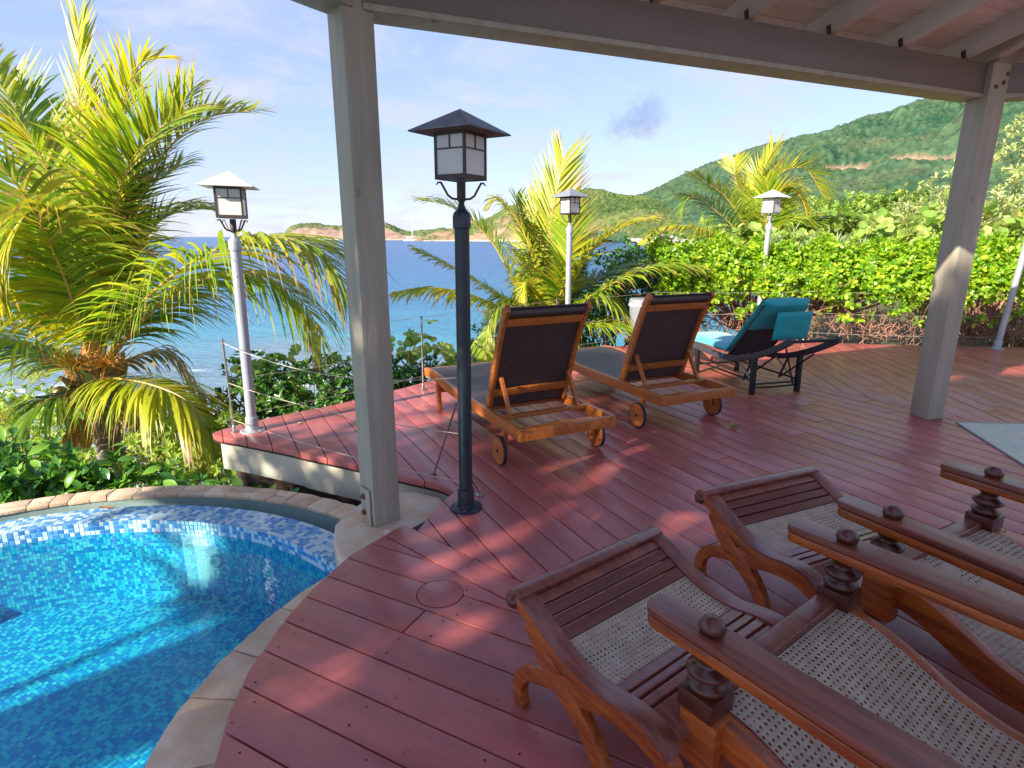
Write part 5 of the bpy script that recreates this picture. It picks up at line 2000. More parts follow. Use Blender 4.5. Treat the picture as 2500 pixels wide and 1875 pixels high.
def footstool(label, loc, rz):
    """local +x points away from the chair; s runs from the rolled front edge (0) back to the chair (0.64)"""
    t = thing('footstool', label, 'footstool', (loc[0], loc[1], 0), rz, 'cane footstools')
    a = 0.343
    top = [(0.0, 0.395), (0.035, 0.402), (0.08, 0.388), (0.14, 0.358), (0.20, 0.330), (0.27, 0.309), (0.34, 0.302), (0.40, 0.306), (0.46, 0.318), (0.52, 0.322), (0.57, 0.312), (0.61, 0.288), (0.635, 0.262)]
    cl = [(-p.x, p.y) for p in spline([(x, z, 0) for x, z in top], 4)]

    def between(s0, s1, dz=0.0):
        c = [(x, z + dz) for x, z in cl if s0 - 1e-4 <= -x <= s1 + 1e-4]
        return c
    for s in (1, -1):
        # upper side rail follows the seat
        MB().ribbon([(x, z - 0.022) for x, z in cl], 0.044, s * a, s * (a - 0.038)).obj('side_rail', 'mahogany', t, bevel=0.005)
        MB().ribbon([(x, z + 0.0015) for x, z in between(0.03, 0.62)], 0.010, s * (a + 0.002), s * (a - 0.062)).obj('side_cap', 'weathered_mahogany', t, bevel=0.003)
        # scissor legs: one stroke from the front rail to the back foot, the other the C shaped front leg
        st1 = [(p.x, p.y) for p in spline([(-0.075, 0.345, 0), (-0.13, 0.290, 0), (-0.20, 0.236, 0), (-0.28, 0.185, 0), (-0.36, 0.115, 0), (-0.43, 0.0, 0)], 4)]
        w1 = np.interp(np.linspace(0, 1, len(st1)), [0, .3, .5, .75, 1], [0.05, 0.075, 0.080, 0.060, 0.046])
        MB().ribbon(st1, list(w1), s * (a - 0.001), s * (a - 0.037)).obj('back_leg', 'mahogany', t, bevel=0.005)
        st2 = [(p.x, p.y) for p in spline([(-0.035, 0.0, 0), (-0.022, 0.055, 0), (-0.035, 0.110, 0), (-0.075, 0.155, 0), (-0.13, 0.185, 0), (-0.20, 0.212, 0), (-0.28, 0.245, 0)], 4)]
        w2 = np.interp(np.linspace(0, 1, len(st2)), [0, .2, .5, .8, 1], [0.048, 0.046, 0.048, 0.058, 0.07])
        MB().ribbon(st2, list(w2), s * (a - 0.002), s * (a - 0.036)).obj('front_leg', 'mahogany', t, bevel=0.005)
        st3 = [(p.x, p.y) for p in spline([(-0.27, 0.225, 0), (-0.36, 0.258, 0), (-0.45, 0.275, 0), (-0.53, 0.274, 0), (-0.60, 0.248, 0)], 4)]
        w3 = np.interp(np.linspace(0, 1, len(st3)), [0, .4, 1], [0.07, 0.050, 0.034])
        MB().ribbon(st3, list(w3), s * (a - 0.003), s * (a - 0.035)).obj('leg_bracket', 'mahogany', t, bevel=0.004)
        # round boss at the end of the roll
        bo = MB().lathe([(0.0, 0.010), (0.010, 0.010), (0.016, 0.006), (0.020, 0.0), (0.024, -0.004)][::-1], 20).obj('roll_boss', 'mahogany_dark', t)
        bo.location = (-0.004, s * (a + 0.004), 0.378)
        bo.rotation_euler = (-s * math.pi / 2, 0, 0)
    # rolled front edge
    roll = [(p.x, p.y) for p in spline([(0.012, 0.352, 0), (0.022, 0.372, 0), (0.012, 0.398, 0), (-0.012, 0.410, 0), (-0.045, 0.404, 0)], 4)]
    MB().ribbon(roll, 0.026, a - 0.001, -(a - 0.001)).obj('rolled_edge', 'weathered_mahogany', t, bevel=0.005)
    # slats: three slots at the front, three at the back
    inn = a - 0.0625
    for s0, s1 in ((0.046, 0.080), (0.0865, 0.118), (0.1245, 0.156), (0.1625, 0.1965)):
        MB().ribbon([(-s_, interp([(p[0], p[1]) for p in top], s_) - 0.006) for s_ in np.linspace(s0, s1, 4)], 0.016, inn, -inn).obj('slat', 'slat_wood' if s0 > .08 else 'weathered_mahogany', t, bevel=0.003)
    for s0, s1 in ((0.392, 0.432), (0.441, 0.468), (0.477, 0.506), (0.516, 0.600)):
        MB().ribbon([(-s_, interp([(p[0], p[1]) for p in top], s_) - 0.006) for s_ in np.linspace(s0, s1, 7)], 0.016, inn, -inn).obj('slat', 'weathered_mahogany', t, bevel=0.003)
    path = [(x, z - 0.002) for x, z in between(0.197, 0.392)]
    V, Q = cane_mesh('cane', path, inn, 0.0155, 0.205)
    np_quads('cane_panel', V, Q, 'cane', t)
    MB().tube([(-0.18, -a + 0.04, 0.19), (-0.18, a - 0.04, 0.19)], 0.013, 10).obj('stretcher', 'mahogany_dark', t)
    return t


footstool('slatted and caned footstool in front of the near chair, closest to the pool', (0.273, 1.80), 2.217)
footstool('slatted and caned footstool in front of the farther chair', (1.143, 2.47), 1.985)

# folded white towel on the near chair's seat back
V = MB()
tw = spline([(-0.60, 0.26, 0), (-0.70, 0.30, 0), (-0.82, 0.42, 0), (-0.95, 0.60, 0)], 5)
V.ribbon([(p.x, p.y) for p in tw], 0.022, 0.02, -0.30)
o = V.obj('towel', 'towel', None, bevel=0.008, seg=3)
o.location = (0.774, 1.419, 0)
o.rotation_euler = (0, 0, 2.215)
tag(o, 'white folded towel on the near chair in the bottom right corner', 'towel')

# ------------------------------------------------------------------ woven mat, pot, litter
mc = [gnd(2335, 1033), gnd(2500, 1137)]
d = (mc[1] - mc[0]).normalized()
e = Vector((-d.y, d.x, 0))
e = Vector((0.995, -0.085, 0))
poly = [mc[0], mc[0] + e * 2.4, mc[0] + e * 2.4 + d * 1.7, mc[0] + d * 1.7]
cxy = sum(poly, Vector()) / 4
m = MB().prism([(p.x - cxy.x, p.y - cxy.y) for p in poly], 0.0025, 0.0075)
o = m.obj('floor_mat', 'mat_weave', None, smooth=False)
o.location = (cxy.x, cxy.y, 0)
tag(o, 'pale teal and sand patterned mat lying on the deck at the right edge', 'mat')
bd = MB()
ring = [(p.x - cxy.x, p.y - cxy.y) for p in poly]
for i in range(4):
    a_, b_2 = ring[i], ring[(i + 1) % 4]
    bd.bar((a_[0], a_[1], 0.0065), (b_2[0], b_2[1], 0.0065), 0.014, 0.006)
bd.obj('mat_border', 'mat_border', o)

pt = thing('plant_pot', 'tall grey tapered pot with a white rim behind the wooden lounger', 'pot', (1.80, 8.0, 0))
MB().lathe([(0.10, 0.0), (0.105, 0.01), (0.165, 0.56), (0.17, 0.60), (0.155, 0.60), (0.145, 0.50), (0.0, 0.49)], 32).obj('pot_body', 'pot_grey', pt)
MB().lathe([(0.171, 0.57), (0.175, 0.575), (0.175, 0.597), (0.171, 0.602)], 32).obj('pot_rim', 'pot_white', pt)
MB().lathe([(0.166, 0.602), (0.172, 0.61), (0.165, 0.665), (0.15, 0.672), (0.0, 0.675)], 32).obj('pot_lid', 'pot_grey', pt)


def litter(name, label, cat, px, py, size, mat, z=0.004, rz=0.0, curl=0.3, shape=0.5, group=None, water=None):
    p = gnd(px, py, z if water is None else water)
    m = MB()
    n = 6
    vs, fs = [], []
    for i in range(n + 1):
        t_ = i / n
        wd = math.sin(math.pi * min(1, t_ * 0.96 + 0.02)) ** 0.8 * size * shape
        zz = curl * size * (t_ - 0.5) ** 2
        vs += [(size * (t_ - 0.5), -wd / 2, zz + wd * 0.25), (size * (t_ - 0.5), 0, zz), (size * (t_ - 0.5), wd / 2, zz + wd * 0.25)]
    for i in range(n):
        for k in range(2):
            fs.append((i * 3 + k, i * 3 + k + 1, i * 3 + k + 4, i * 3 + k + 3))
    m.add(vs, fs)
    o = m.obj(name, mat, None)
    o.location = p
    o.rotation_euler = (0, 0, rz)
    tag(o, label, cat, group)
    return o


litter('fallen_leaf', 'curled yellow green leaf on the deck right of the middle lounger', 'leaf', 1790, 1043, 0.075, 'dry_leaf', 0.004, 1.2, 1.6, 0.75)
litter('flower_petal', 'pink petal on the deck beside the teal lounger', 'petal', 1808, 990, 0.035, 'petal_pink', 0.004, 0.4, 0.8, 0.7)
litter('fallen_leaf', 'small yellow leaf on the deck just right of the far roof post', 'leaf', 2288, 964, 0.05, 'dry_leaf', 0.004, 0.9, 1.0, 0.5)
litter('fallen_leaf', 'small yellow leaf on the sunlit deck near the hedge right of the far post', 'leaf', 2407, 880, 0.06, 'dry_leaf', 0.004, 0.2, 0.8, 0.5)
litter('fallen_leaf', 'small yellow leaf on the deck near the hedge left of the far post', 'leaf', 2153, 885, 0.05, 'dry_leaf', 0.004, 0.3, 0.8, 0.5)
litter('fallen_leaf', 'yellow leaf on the red ledge near the pointed deck corner', 'leaf', 728, 1035, 0.05, 'dry_leaf', 0.004, 0.7, 0.9, 0.6)
litter('fallen_leaf', 'brown dry leaf lying on the mosaic shelf of the pool', 'leaf', 262, 1241, 0.10, 'dry_leaf_brown', 0, 0.2, 0.6, 0.35, water=SHELF_Z + 0.004)
litter('flower_petal', 'pink petal floating on the pool by the tiled wall', 'petal', 384, 1302, 0.04, 'petal_pink', 0, 0.2, 0.6, 0.5, water=WATER_Z + 0.003)


# ================================================================== PLANTS
def leaf_arrays(p, d, n, L, W, fold=0.18, curl=0.15, shape='ovate'):
    """p,d,n: (m,3) base, direction, face normal; L,W: (m,) sizes -> quads"""
    m = len(p)
    s = np.cross(d, n)
    s /= np.linalg.norm(s, axis=1)[:, None] + 1e-9
    n = np.cross(s, d)
    L = L[:, None]
    W = W[:, None]
    if shape == 'obovate':
        a, wa, b, wb = 0.42, 0.66, 0.78, 1.0
    elif shape == 'round':
        a, wa, b, wb = 0.22, 0.92, 0.74, 0.98
    elif shape == 'lance':
        a, wa, b, wb = 0.30, 0.85, 0.62, 0.85
    else:
        a, wa, b, wb = 0.32, 1.0, 0.68, 0.80
    up = fold * W * 0.5
    P0 = p
    Tp = p + d * L - n * curl * L
    l1 = p + d * L * a + s * W * 0.5 * wa + n * up * wa
    l2 = p + d * L * b + s * W * 0.5 * wb + n * (up * wb - curl * L * b * b)
    r1 = p + d * L * a - s * W * 0.5 * wa + n * up * wa
    r2 = p + d * L * b - s * W * 0.5 * wb + n * (up * wb - curl * L * b * b)
    V = np.stack([P0, l1, l2, Tp, r2, r1], 1).reshape(-1, 3)
    base = np.arange(m)[:, None] * 6
    Q = np.concatenate([base + np.array([0, 3, 2, 1]), base + np.array([0, 5, 4, 3])], 1).reshape(-1, 4)
    return V, Q


def unit(v):
    return v / (np.linalg.norm(v, axis=-1, keepdims=True) + 1e-9)


def rosettes(C, A, per, L, W, tilt, rng, **kw):
    """C: cluster centres, A: outward axes; leaves radiate round each axis"""
    m = len(C)
    A = unit(A)
    ref = np.where(np.abs(A[:, 2:3]) > 0.9, np.array([[1.0, 0, 0]]), np.array([[0, 0, 1.0]]))
    X = unit(np.cross(A, ref))
    Y = np.cross(A, X)
    k = np.arange(per)
    ang = 2 * math.pi * k[None, :] * 0.382 + rng.uniform(0, 6.28, (m, 1)) + rng.normal(0, 0.25, (m, per))
    til = tilt + rng.normal(0, 0.28, (m, per)) + np.linspace(0.25, -0.35, per)[None, :]
    R = X[:, None, :] * np.cos(ang)[..., None] + Y[:, None, :] * np.sin(ang)[..., None]
    d = unit(R * np.sin(til)[..., None] + A[:, None, :] * np.cos(til)[..., None])
    n = unit(A[:, None, :] * np.sin(til)[..., None] - R * np.cos(til)[..., None] + 1e-6)
    off = rng.uniform(-0.4, 0.2, (m, per, 1)) * L
    p = C[:, None, :] + A[:, None, :] * off
    N = m * per
    l = L * rng.uniform(0.65, 1.2, N)
    return leaf_arrays(p.reshape(N, 3), d.reshape(N, 3), n.reshape(N, 3), l, l * W * rng.uniform(0.85, 1.15, N), **kw)


def shell_points(rng, m, c, r, thick=0.35, up=-0.35):
    """points in the outer layer of a lumpy ellipsoid; returns points and outward axes"""
    v = unit(rng.normal(0, 1, (m * 2, 3)))
    v = v[v[:, 2] > up][:m]
    lump = 1 + 0.20 * np.sin(v[:, 0:1] * 4.1 + c[0]) * np.cos(v[:, 1:2] * 5.3 + c[1]) + 0.12 * np.sin(v[:, 2:3] * 7 + c[2] * 3 + v[:, 0:1] * 6)
    k = 1 - thick * rng.uniform(0, 1, (len(v), 1)) ** 1.6
    P = np.array(c) + v * np.array(r) * k * lump
    ax = unit(v / np.array(r) + np.array([0, 0, 0.55]) + rng.normal(0, 0.35, v.shape))
    return P, ax


def stems(name, mat, base, tips, parent, rng, r0=0.012, r1=0.004, wob=0.12, origin=(0, 0, 0)):
    m = MB()
    o = Vector(origin)
    for b, t in zip(base, tips):
        b, t = Vector(b), Vector(t)
        mid = b.lerp(t, 0.5) + Vector(rng.normal(0, wob * (t - b).length, 3))
        q = b.lerp(t, 0.8) + Vector(rng.normal(0, wob * 0.5 * (t - b).length, 3))
        m.tube([b - o, mid - o, q - o, t - o], [r0, (r0 + r1) / 2, r1 * 1.2, r1], 4, caps=False)
    return m.obj(name, mat, parent)


LEAF_MESH = []
for k_ in range(3):
    n_ = 7
    m_ = MB()
    vs_, fs_ = [], []
    for i_ in range(n_ + 1):
        t_ = i_ / n_
        w_ = 0.062 * math.sin(math.pi * min(1.0, 0.03 + t_ * 0.95)) ** 0.75
        z_ = -0.03 * t_ * t_ * (0.6 + 0.4 * k_)
        vs_ += [(0.125 * t_, -w_ / 2, z_ + w_ * 0.16), (0.125 * t_, 0, z_), (0.125 * t_, w_ / 2, z_ + w_ * 0.16)]
    for i_ in range(n_):
        for q_ in range(2):
            fs_.append((i_ * 3 + q_, i_ * 3 + q_ + 1, i_ * 3 + q_ + 4, i_ * 3 + q_ + 3))
    LEAF_MESH.append(m_.add(vs_, fs_).mesh('leaf', ('leaf_deep', 'leaf_mid', 'leaf_fresh')[k_]))


def shrub(label, c, r, clusters, per, L, W, mat, shape, tilt=0.95, cat='shrub', name='shrub', group=None, seed=1, fold=0.18, curl=0.12, stem_mat='twig', nstem=14, up=-0.45, thick=0.4, lumps=None, single=0):
    rng = np.random.default_rng(seed)
    gz = c[2] - r[2]
    t = thing(name, label, cat, (c[0], c[1], gz), 0, group)
    o = np.array([c[0], c[1], gz])
    Vs, Qs, nv = [], [], 0
    tips = []
    parts = lumps or [((0, 0, 0), (1, 1, 1), 1.0)]
    for off, sc, fr in parts:
        cc = np.array(c) + np.array(off) * np.array(r)
        rr = np.array(r) * np.array(sc)
        P, A = shell_points(rng, int(clusters * fr), cc, rr, thick, up)
        V, Q = rosettes(P, A, per, L, W, tilt, rng, fold=fold, curl=curl, shape=shape)
        Vs.append(V - o)
        Qs.append(Q + nv)
        nv += len(V)
        tips.append(P[::max(1, len(P) // nstem)])
    np_quads('foliage', np.concatenate(Vs), np.concatenate(Qs), mat, t, stuff=True)
    if single:
        for k in range(single):
            P, A = shell_points(rng, 8, np.array(c), np.array(r) * 1.06, 0.12, -0.1)
            p, ax = P[0], unit(A[0] + np.array([0, -0.5, 0.2]))
            d = unit(np.cross(ax, rng.normal(0, 1, 3)) + ax * rng.uniform(0.0, 0.5))
            lf = link('leaf', LEAF_MESH[k % 3], t)
            R = Matrix((Vector(d), Vector(np.cross(ax, d)).normalized(), Vector(np.cross(d, np.cross(ax, d))).normalized())).transposed()
            lf.matrix_basis = Matrix.Translation(Vector(p - o)) @ R.to_4x4() @ Matrix.Scale(rng.uniform(0.8, 1.25), 4)
    tp = np.concatenate(tips)
    bs = o[None, :] + np.stack([(tp[:, 0] - c[0]) * 0.15, (tp[:, 1] - c[1]) * 0.15, np.full(len(tp), -0.15)], 1)
    stems('branches', stem_mat, bs, tp, t, rng, 0.010 + 0.006 * max(r), 0.004, 0.10, o)
    return t


L3 = [((0, 0, 0), (1, 1, 1), 0.5), ((-0.55, 0.1, 0.15), (0.6, 0.7, 0.7), 0.25), ((0.55, -0.1, 0.1), (0.65, 0.7, 0.75), 0.25)]

# ---------------- hedge along the back edge of the deck
HEDGE_LINE = spline([(2.15, 8.98, 0), (3.0, 9.05, 0), (3.8, 9.02, 0), (4.6, 8.85, 0), (5.4, 8.68, 0), (6.2, 8.56, 0), (7.0, 8.55, 0), (8.0, 8.5, 0), (9.2, 8.3, 0)], 12)


def hedge():
    rng = np.random.default_rng(77)
    o = Vector((5.0, 8.9, -0.1))
    t = thing('hedge', 'clipped bright green hedge with bare reddish twigs below, along the back of the deck', 'hedge', o)
    H = np.array([(p.x, p.y) for p in HEDGE_LINE])
    m = 5200
    s = rng.uniform(0, len(H) - 1.001, m)
    i = s.astype(int)
    f = (s - i)[:, None]
    c = H[i] * (1 - f) + H[i + 1] * f
    d = unit(H[i + 1] - H[i])
    nrm_ = np.stack([-d[:, 1], d[:, 0]], 1)     # away from the deck
    # cross section: rounded top, front face; u = angle from the front bottom over the top
    u = rng.uniform(-0.25, 1.0, m) * math.pi * 0.72
    hw = 0.50
    hz = 0.44
    zc = 0.90
    gap = fbm(s * 0.35, u * 2.2, 3, 12)
    lump = 1 + 0.38 * (gap - 0.5) + 0.13 * np.sin(s * 0.55) + 0.10 * np.sin(s * 1.7 + 1.0) + rng.normal(0, 0.06, m)
    k = (1 - 0.45 * rng.uniform(0, 1, m) ** 2) * lump
    across = -np.cos(u) * hw * k
    z = zc + np.sin(u) * hz * k + 0.05 * np.sin(s * 0.9)
    P = np.stack([c[:, 0] + nrm_[:, 0] * across, c[:, 1] + nrm_[:, 1] * across, z], 1)
    A = np.stack([nrm_[:, 0] * -np.cos(u), nrm_[:, 1] * -np.cos(u), np.sin(u) + 0.35], 1) + rng.normal(0, 0.35, (m, 3))
    # loose sprays that hang below the cut
    m2 = 170
    s2 = rng.uniform(0, len(H) - 1.001, m2)
    i2 = s2.astype(int)
    c2 = H[i2]
    P2 = np.stack([c2[:, 0] + rng.normal(0, 0.05, m2), c2[:, 1] - 0.46 + rng.normal(0, 0.10, m2), rng.uniform(0.32, 0.80, m2)], 1)
    A2 = np.stack([rng.normal(0, 0.6, m2), -np.ones(m2), rng.normal(0.2, 0.5, m2)], 1)
    P = np.concatenate([P, P2]); A = np.concatenate([A, A2])
    V, Q = rosettes(P, A, 7, 0.092, 0.52, 0.95, rng, fold=0.20, curl=0.12, shape='obovate')
    # stray shoots standing above the cut
    m3 = 150
    i3 = rng.integers(0, len(H) - 1, m3)
    P3, A3 = [], []
    for q in i3:
        hx, hy = H[q]
        hgt = rng.uniform(0.04, 0.30)
        bx_, by_ = hx + rng.normal(0, 0.1), hy + rng.uniform(-0.35, 0.2)
        for e_ in np.linspace(0.0, 1.0, 4):
            P3.append((bx_ + rng.normal(0, 0.012), by_ + rng.normal(0, 0.012), 1.24 + hgt * e_))
            A3.append((rng.normal(0, 0.3), rng.normal(-0.1, 0.3), 1.0))
    V3, Q3 = rosettes(np.array(P3), np.array(A3), 5, 0.062, 0.48, 0.8, rng, fold=0.20, curl=0.10, shape='obovate')
    V4, Q4 = rosettes(P[::3] + rng.normal(0, 0.03, (len(P[::3]), 3)), A[::3], 6, 0.060, 0.46, 0.9, rng, fold=0.2, curl=0.12, shape='ovate')
    nV = len(V)
    V = np.concatenate([V, V3, V4])
    Q = np.concatenate([Q, Q3 + nV, Q4 + nV + len(V3)])
    ov = np.array(o)
    np_quads('foliage', V - ov, Q, 'hedge_leaf', t, stuff=True)
    # tangle of bare twigs under the leaves
    tw = MB()
    for k_ in range(620):
        s_ = rng.uniform(0, len(H) - 1.001)
        i_ = int(s_)
        b = H[i_]
        p = Vector((b[0] + rng.normal(0, 0.15), b[1] + rng.normal(-0.05, 0.22), rng.uniform(-0.15, 0.15)))
        dirv = Vector((rng.normal(0, 0.5), rng.normal(-0.1, 0.35), 1.0)).normalized()
        if rng.random() < 0.45:
            p.z = rng.uniform(0.05, 0.55)
            dirv = Vector((rng.normal(0, 1), rng.normal(-0.3, 0.4), rng.normal(0.1, 0.35))).normalized()
        pts = [p]
        n_ = 5
        ln = rng.uniform(0.35, 0.8)
        for q in range(n_):
            dirv = (dirv + Vector(rng.normal(0, 0.28, 3))).normalized()
            p = p + dirv * (ln / n_)
            if p.z < 0.0:
                p.z = 0.01
            pts.append(p.copy())
        r_ = rng.uniform(0.003, 0.0085)
        tw.tube([q - o for q in pts], [r_, r_, r_ * 0.85, r_ * 0.7, r_ * 0.6, r_ * 0.4], 4, caps=False)
    b = tw.obj('branches', 'twig_red', t)
    b['kind'] = 'stuff'
    # dark inner mass of older wood so that no daylight shows straight through low down
    return t


hedge()

# ---------------- shrubs beyond the deck and the pool
shr = dict(mat='glossy_leaf', shape='ovate')
for i, (lab, c, r, n) in enumerate([
        ('dark glossy shrub behind the pool rim at the left edge of the picture', (-3.95, 4.25, -0.62), (0.62, 0.42, 0.50), 190),
        ('glossy leaved shrub behind the pool rim left of the palm trunk', (-3.25, 4.35, -0.72), (0.50, 0.36, 0.46), 150),
        ('dark low shrub in the gap between the pool rim and the ledge', (-1.5, 3.72, -0.70), (0.30, 0.16, 0.34), 90),
        ('glossy leaved shrub under the yellow palm frond behind the pool rim', (-2.62, 4.32, -0.86), (0.46, 0.34, 0.46), 150),
        ('low shrub tucked under the cream fascia of the ledge', (-1.95, 4.03, -0.76), (0.36, 0.26, 0.38), 130),
        ('glossy shrub sprawling beyond the pool at the far left', (-4.9, 4.5, -0.62), (0.8, 0.5, 0.58), 200)]):
    shrub(lab, c, r, n, 9, 0.105, 0.48, 'glossy_leaf', 'ovate', seed=20 + i, lumps=L3, tilt=1.05, curl=0.2, single=55)
shrub('pale green shrub on the slope behind the palm trunk', (-4.7, 6.6, -1.05), (1.35, 0.7, 0.75), 700, 7, 0.075, 0.45, 'light_leaf', 'ovate', seed=31, lumps=L3)
shrub('pale green shrub at the far left below the palm fronds', (-6.6, 7.2, -1.0), (1.3, 0.9, 0.8), 500, 7, 0.085, 0.45, 'light_leaf', 'ovate', seed=32, lumps=L3)
shrub('light green shrub between the palm trunk and the ledge', (-2.95, 5.25, -0.72), (0.75, 0.45, 0.62), 420, 7, 0.075, 0.45, 'light_leaf', 'ovate', seed=33, lumps=L3)
shrub('dark leafy shrub behind the red ledge between the lantern and the near post', (-2.25, 6.0, -0.35), (0.85, 0.45, 0.62), 620, 8, 0.075, 0.42, 'dark_leaf', 'ovate', seed=34, lumps=L3)
shrub('dark leafy shrub just beyond the wire railing left of the wooden lounger', (-1.15, 6.7, -0.42), (0.75, 0.36, 0.52), 560, 8, 0.075, 0.42, 'dark_leaf', 'ovate', seed=35, lumps=L3)
shrub('round leaved yellow green sprigs above the dark shrub by the lantern', (-2.6, 6.3, -0.12), (0.6, 0.30, 0.38), 60, 4, 0.105, 0.95, 'grape_leaf', 'round', seed=36, tilt=1.1, nstem=20)
shrub('round leaved sprigs standing against the sea behind the railing', (-1.25, 7.2, -0.05), (0.85, 0.30, 0.46), 60, 4, 0.10, 0.95, 'grape_leaf', 'round', seed=37, tilt=1.1, nstem=24)
shrub('dense green shrub behind the small palm and the pot', (1.6, 9.9, 0.25), (1.5, 0.7, 0.95), 1100, 7, 0.085, 0.42, 'dark_leaf', 'ovate', seed=38, lumps=L3)
shrub('mid green shrub below the small palm between the loungers', (0.4, 8.8, -0.35), (1.0, 0.5, 0.62), 620, 7, 0.08, 0.42, 'glossy_leaf', 'ovate', seed=39, lumps=L3)
shrub('bushy green shrub with lilac flowers left of the hedge top', (2.9, 10.6, 0.65), (1.15, 0.7, 0.85), 800, 7, 0.09, 0.42, 'glossy_leaf', 'ovate', seed=40, lumps=L3)
fl_r = np.random.default_rng(8)
for k in range(16):       # lilac flower heads on that shrub
    px_, py_ = fl_r.uniform(1612, 1672), fl_r.uniform(575, 640)
    p = at(px_, py_, fl_r.uniform(9.95, 10.1))
    m = MB()
    for q in range(6):
        an = q * 1.047 + fl_r.uniform(0, .4)
        dd = Vector((math.cos(an), -0.35, math.sin(an))).normalized() * 0.034
        sd_ = Vector((-math.sin(an), 0, math.cos(an))) * 0.015
        m.add([Vector((0, 0, 0)), dd * 0.6 + sd_, dd, dd * 0.6 - sd_], [(0, 1, 2, 3)])
    o = m.obj('flower', 'petal_lilac', None, smooth=False)
    o.location = p
    tag(o, 'small lilac flower on the bush left of the hedge top', 'flower', 'lilac flowers')

# sea grape thicket behind the hedge
for i, (lab, c, r, n) in enumerate([
        ('sea grape bush with big round leaves behind the hedge, left of the far post', (6.4, 11.6, 1.05), (1.7, 0.8, 0.95), 330),
        ('sea grape bush with big round leaves behind the hedge, right of the far post', (8.6, 10.6, 0.95), (1.6, 0.8, 1.15), 330),
        ('sea grape bush behind the lantern that rises out of the hedge', (4.6, 11.2, 0.72), (1.3, 0.7, 0.85), 260)]):
    shrub(lab, c, r, n, 5, 0.17, 0.95, 'grape_leaf', 'round', seed=50 + i, tilt=1.05, nstem=26, lumps=L3, stem_mat='twig_red')
shrub('spiky pale green bush with strap leaves above the hedge', (5.6, 10.2, 0.85), (2.4, 0.5, 0.55), 330, 8, 0.26, 0.10, 'blade_leaf', 'lance', seed=56, tilt=0.6, nstem=10)
shrub('spiky pale bush with strap leaves beside the lilac flowers', (3.3, 9.9, 0.85), (0.7, 0.4, 0.45), 70, 8, 0.26, 0.10, 'blade_leaf', 'lance', seed=57, tilt=0.6, nstem=8)
# tall silvery bush on the right
shrub('tall silvery green bush with narrow leaves at the right edge', (11.2, 11.8, 1.35), (2.5, 1.4, 2.5), 3000, 9, 0.15, 0.26, 'silver_leaf', 'lance', seed=58, tilt=0.9, nstem=40, lumps=[((0, 0, 0), (1, 1, 1), 0.5), ((-0.55, 0.1, -0.38), (0.6, 0.8, 0.66), 0.25), ((0.5, 0, 0.25), (0.8, 0.8, 0.9), 0.25)], cat='bush', name='bush')
shrub('silvery green bush with bare pale branches just left of the far post', (11.9, 17.0, 1.2), (1.15, 1.0, 1.6), 520, 8, 0.18, 0.24, 'silver_leaf', 'lance', seed=59, tilt=0.85, nstem=40, lumps=L3, cat='bush', name='bush', stem_mat='rope')
shrub('yellow green thicket on the slope beyond the hedge', (10.5, 22.0, 0.4), (4.2, 2.0, 2.2), 1500, 7, 0.18, 0.6, 'light_leaf', 'ovate', seed=60, lumps=L3, cat='thicket', name='thicket')


# ---------------- broadleaf trees
def tree(label, base, H, crown_c, crown_r, nclump, mat, leafL, seed, group=None, name='tree', per=9, W=0.5, clump_r=0.5, clusters=26):
    rng = np.random.default_rng(seed)
    t = thing(name, label, 'tree', base, 0, group)
    b = Vector(base)
    cc = Vector(crown_c)
    o = np.array(b)
    top = cc - Vector((0, 0, crown_r[2] * 0.2))
    m = MB()
    rt = 0.035 * H
    mid = b.lerp(top, 0.5) + Vector((rng.normal(0, 0.06 * H), rng.normal(0, 0.06 * H), 0))
    m.tube([Vector((0, 0, -0.3)), (mid - b) * 0.5, mid - b, top - b], [rt * 1.25, rt, rt * 0.8, rt * 0.45], 9)
    v = unit(rng.normal(0, 1, (nclump, 3)))
    v[:, 2] = np.abs(v[:, 2]) * 1.0 - 0.25
    k = rng.uniform(0.45, 1.0, (nclump, 1)) ** 0.6
    C = np.array(cc) + v * np.array(crown_r) * k
    for q in C:
        s = mid.lerp(top, rng.uniform(0, 1))
        e = Vector(q)
        h_ = s.lerp(e, 0.5) + Vector(rng.normal(0, 0.05 * H, 3))
        m.tube([s - b, h_ - b, e - b], [rt * 0.38, rt * 0.22, rt * 0.08], 5, caps=False)
    m.obj('trunk', 'bark', t)
    Vs, Qs, nv = [], [], 0
    for q in C:
        P, A = shell_points(rng, clusters, q, np.array((1, 1, 0.72)) * clump_r * rng.uniform(0.7, 1.25), 0.7, -0.9)
        V, Q = rosettes(P, A, per, leafL, W, 1.0, rng, shape='ovate')
        Vs.append(V - o); Qs.append(Q + nv); nv += len(V)
    np_quads('crown', np.concatenate(Vs), np.concatenate(Qs), mat, t, stuff=True)
    return t


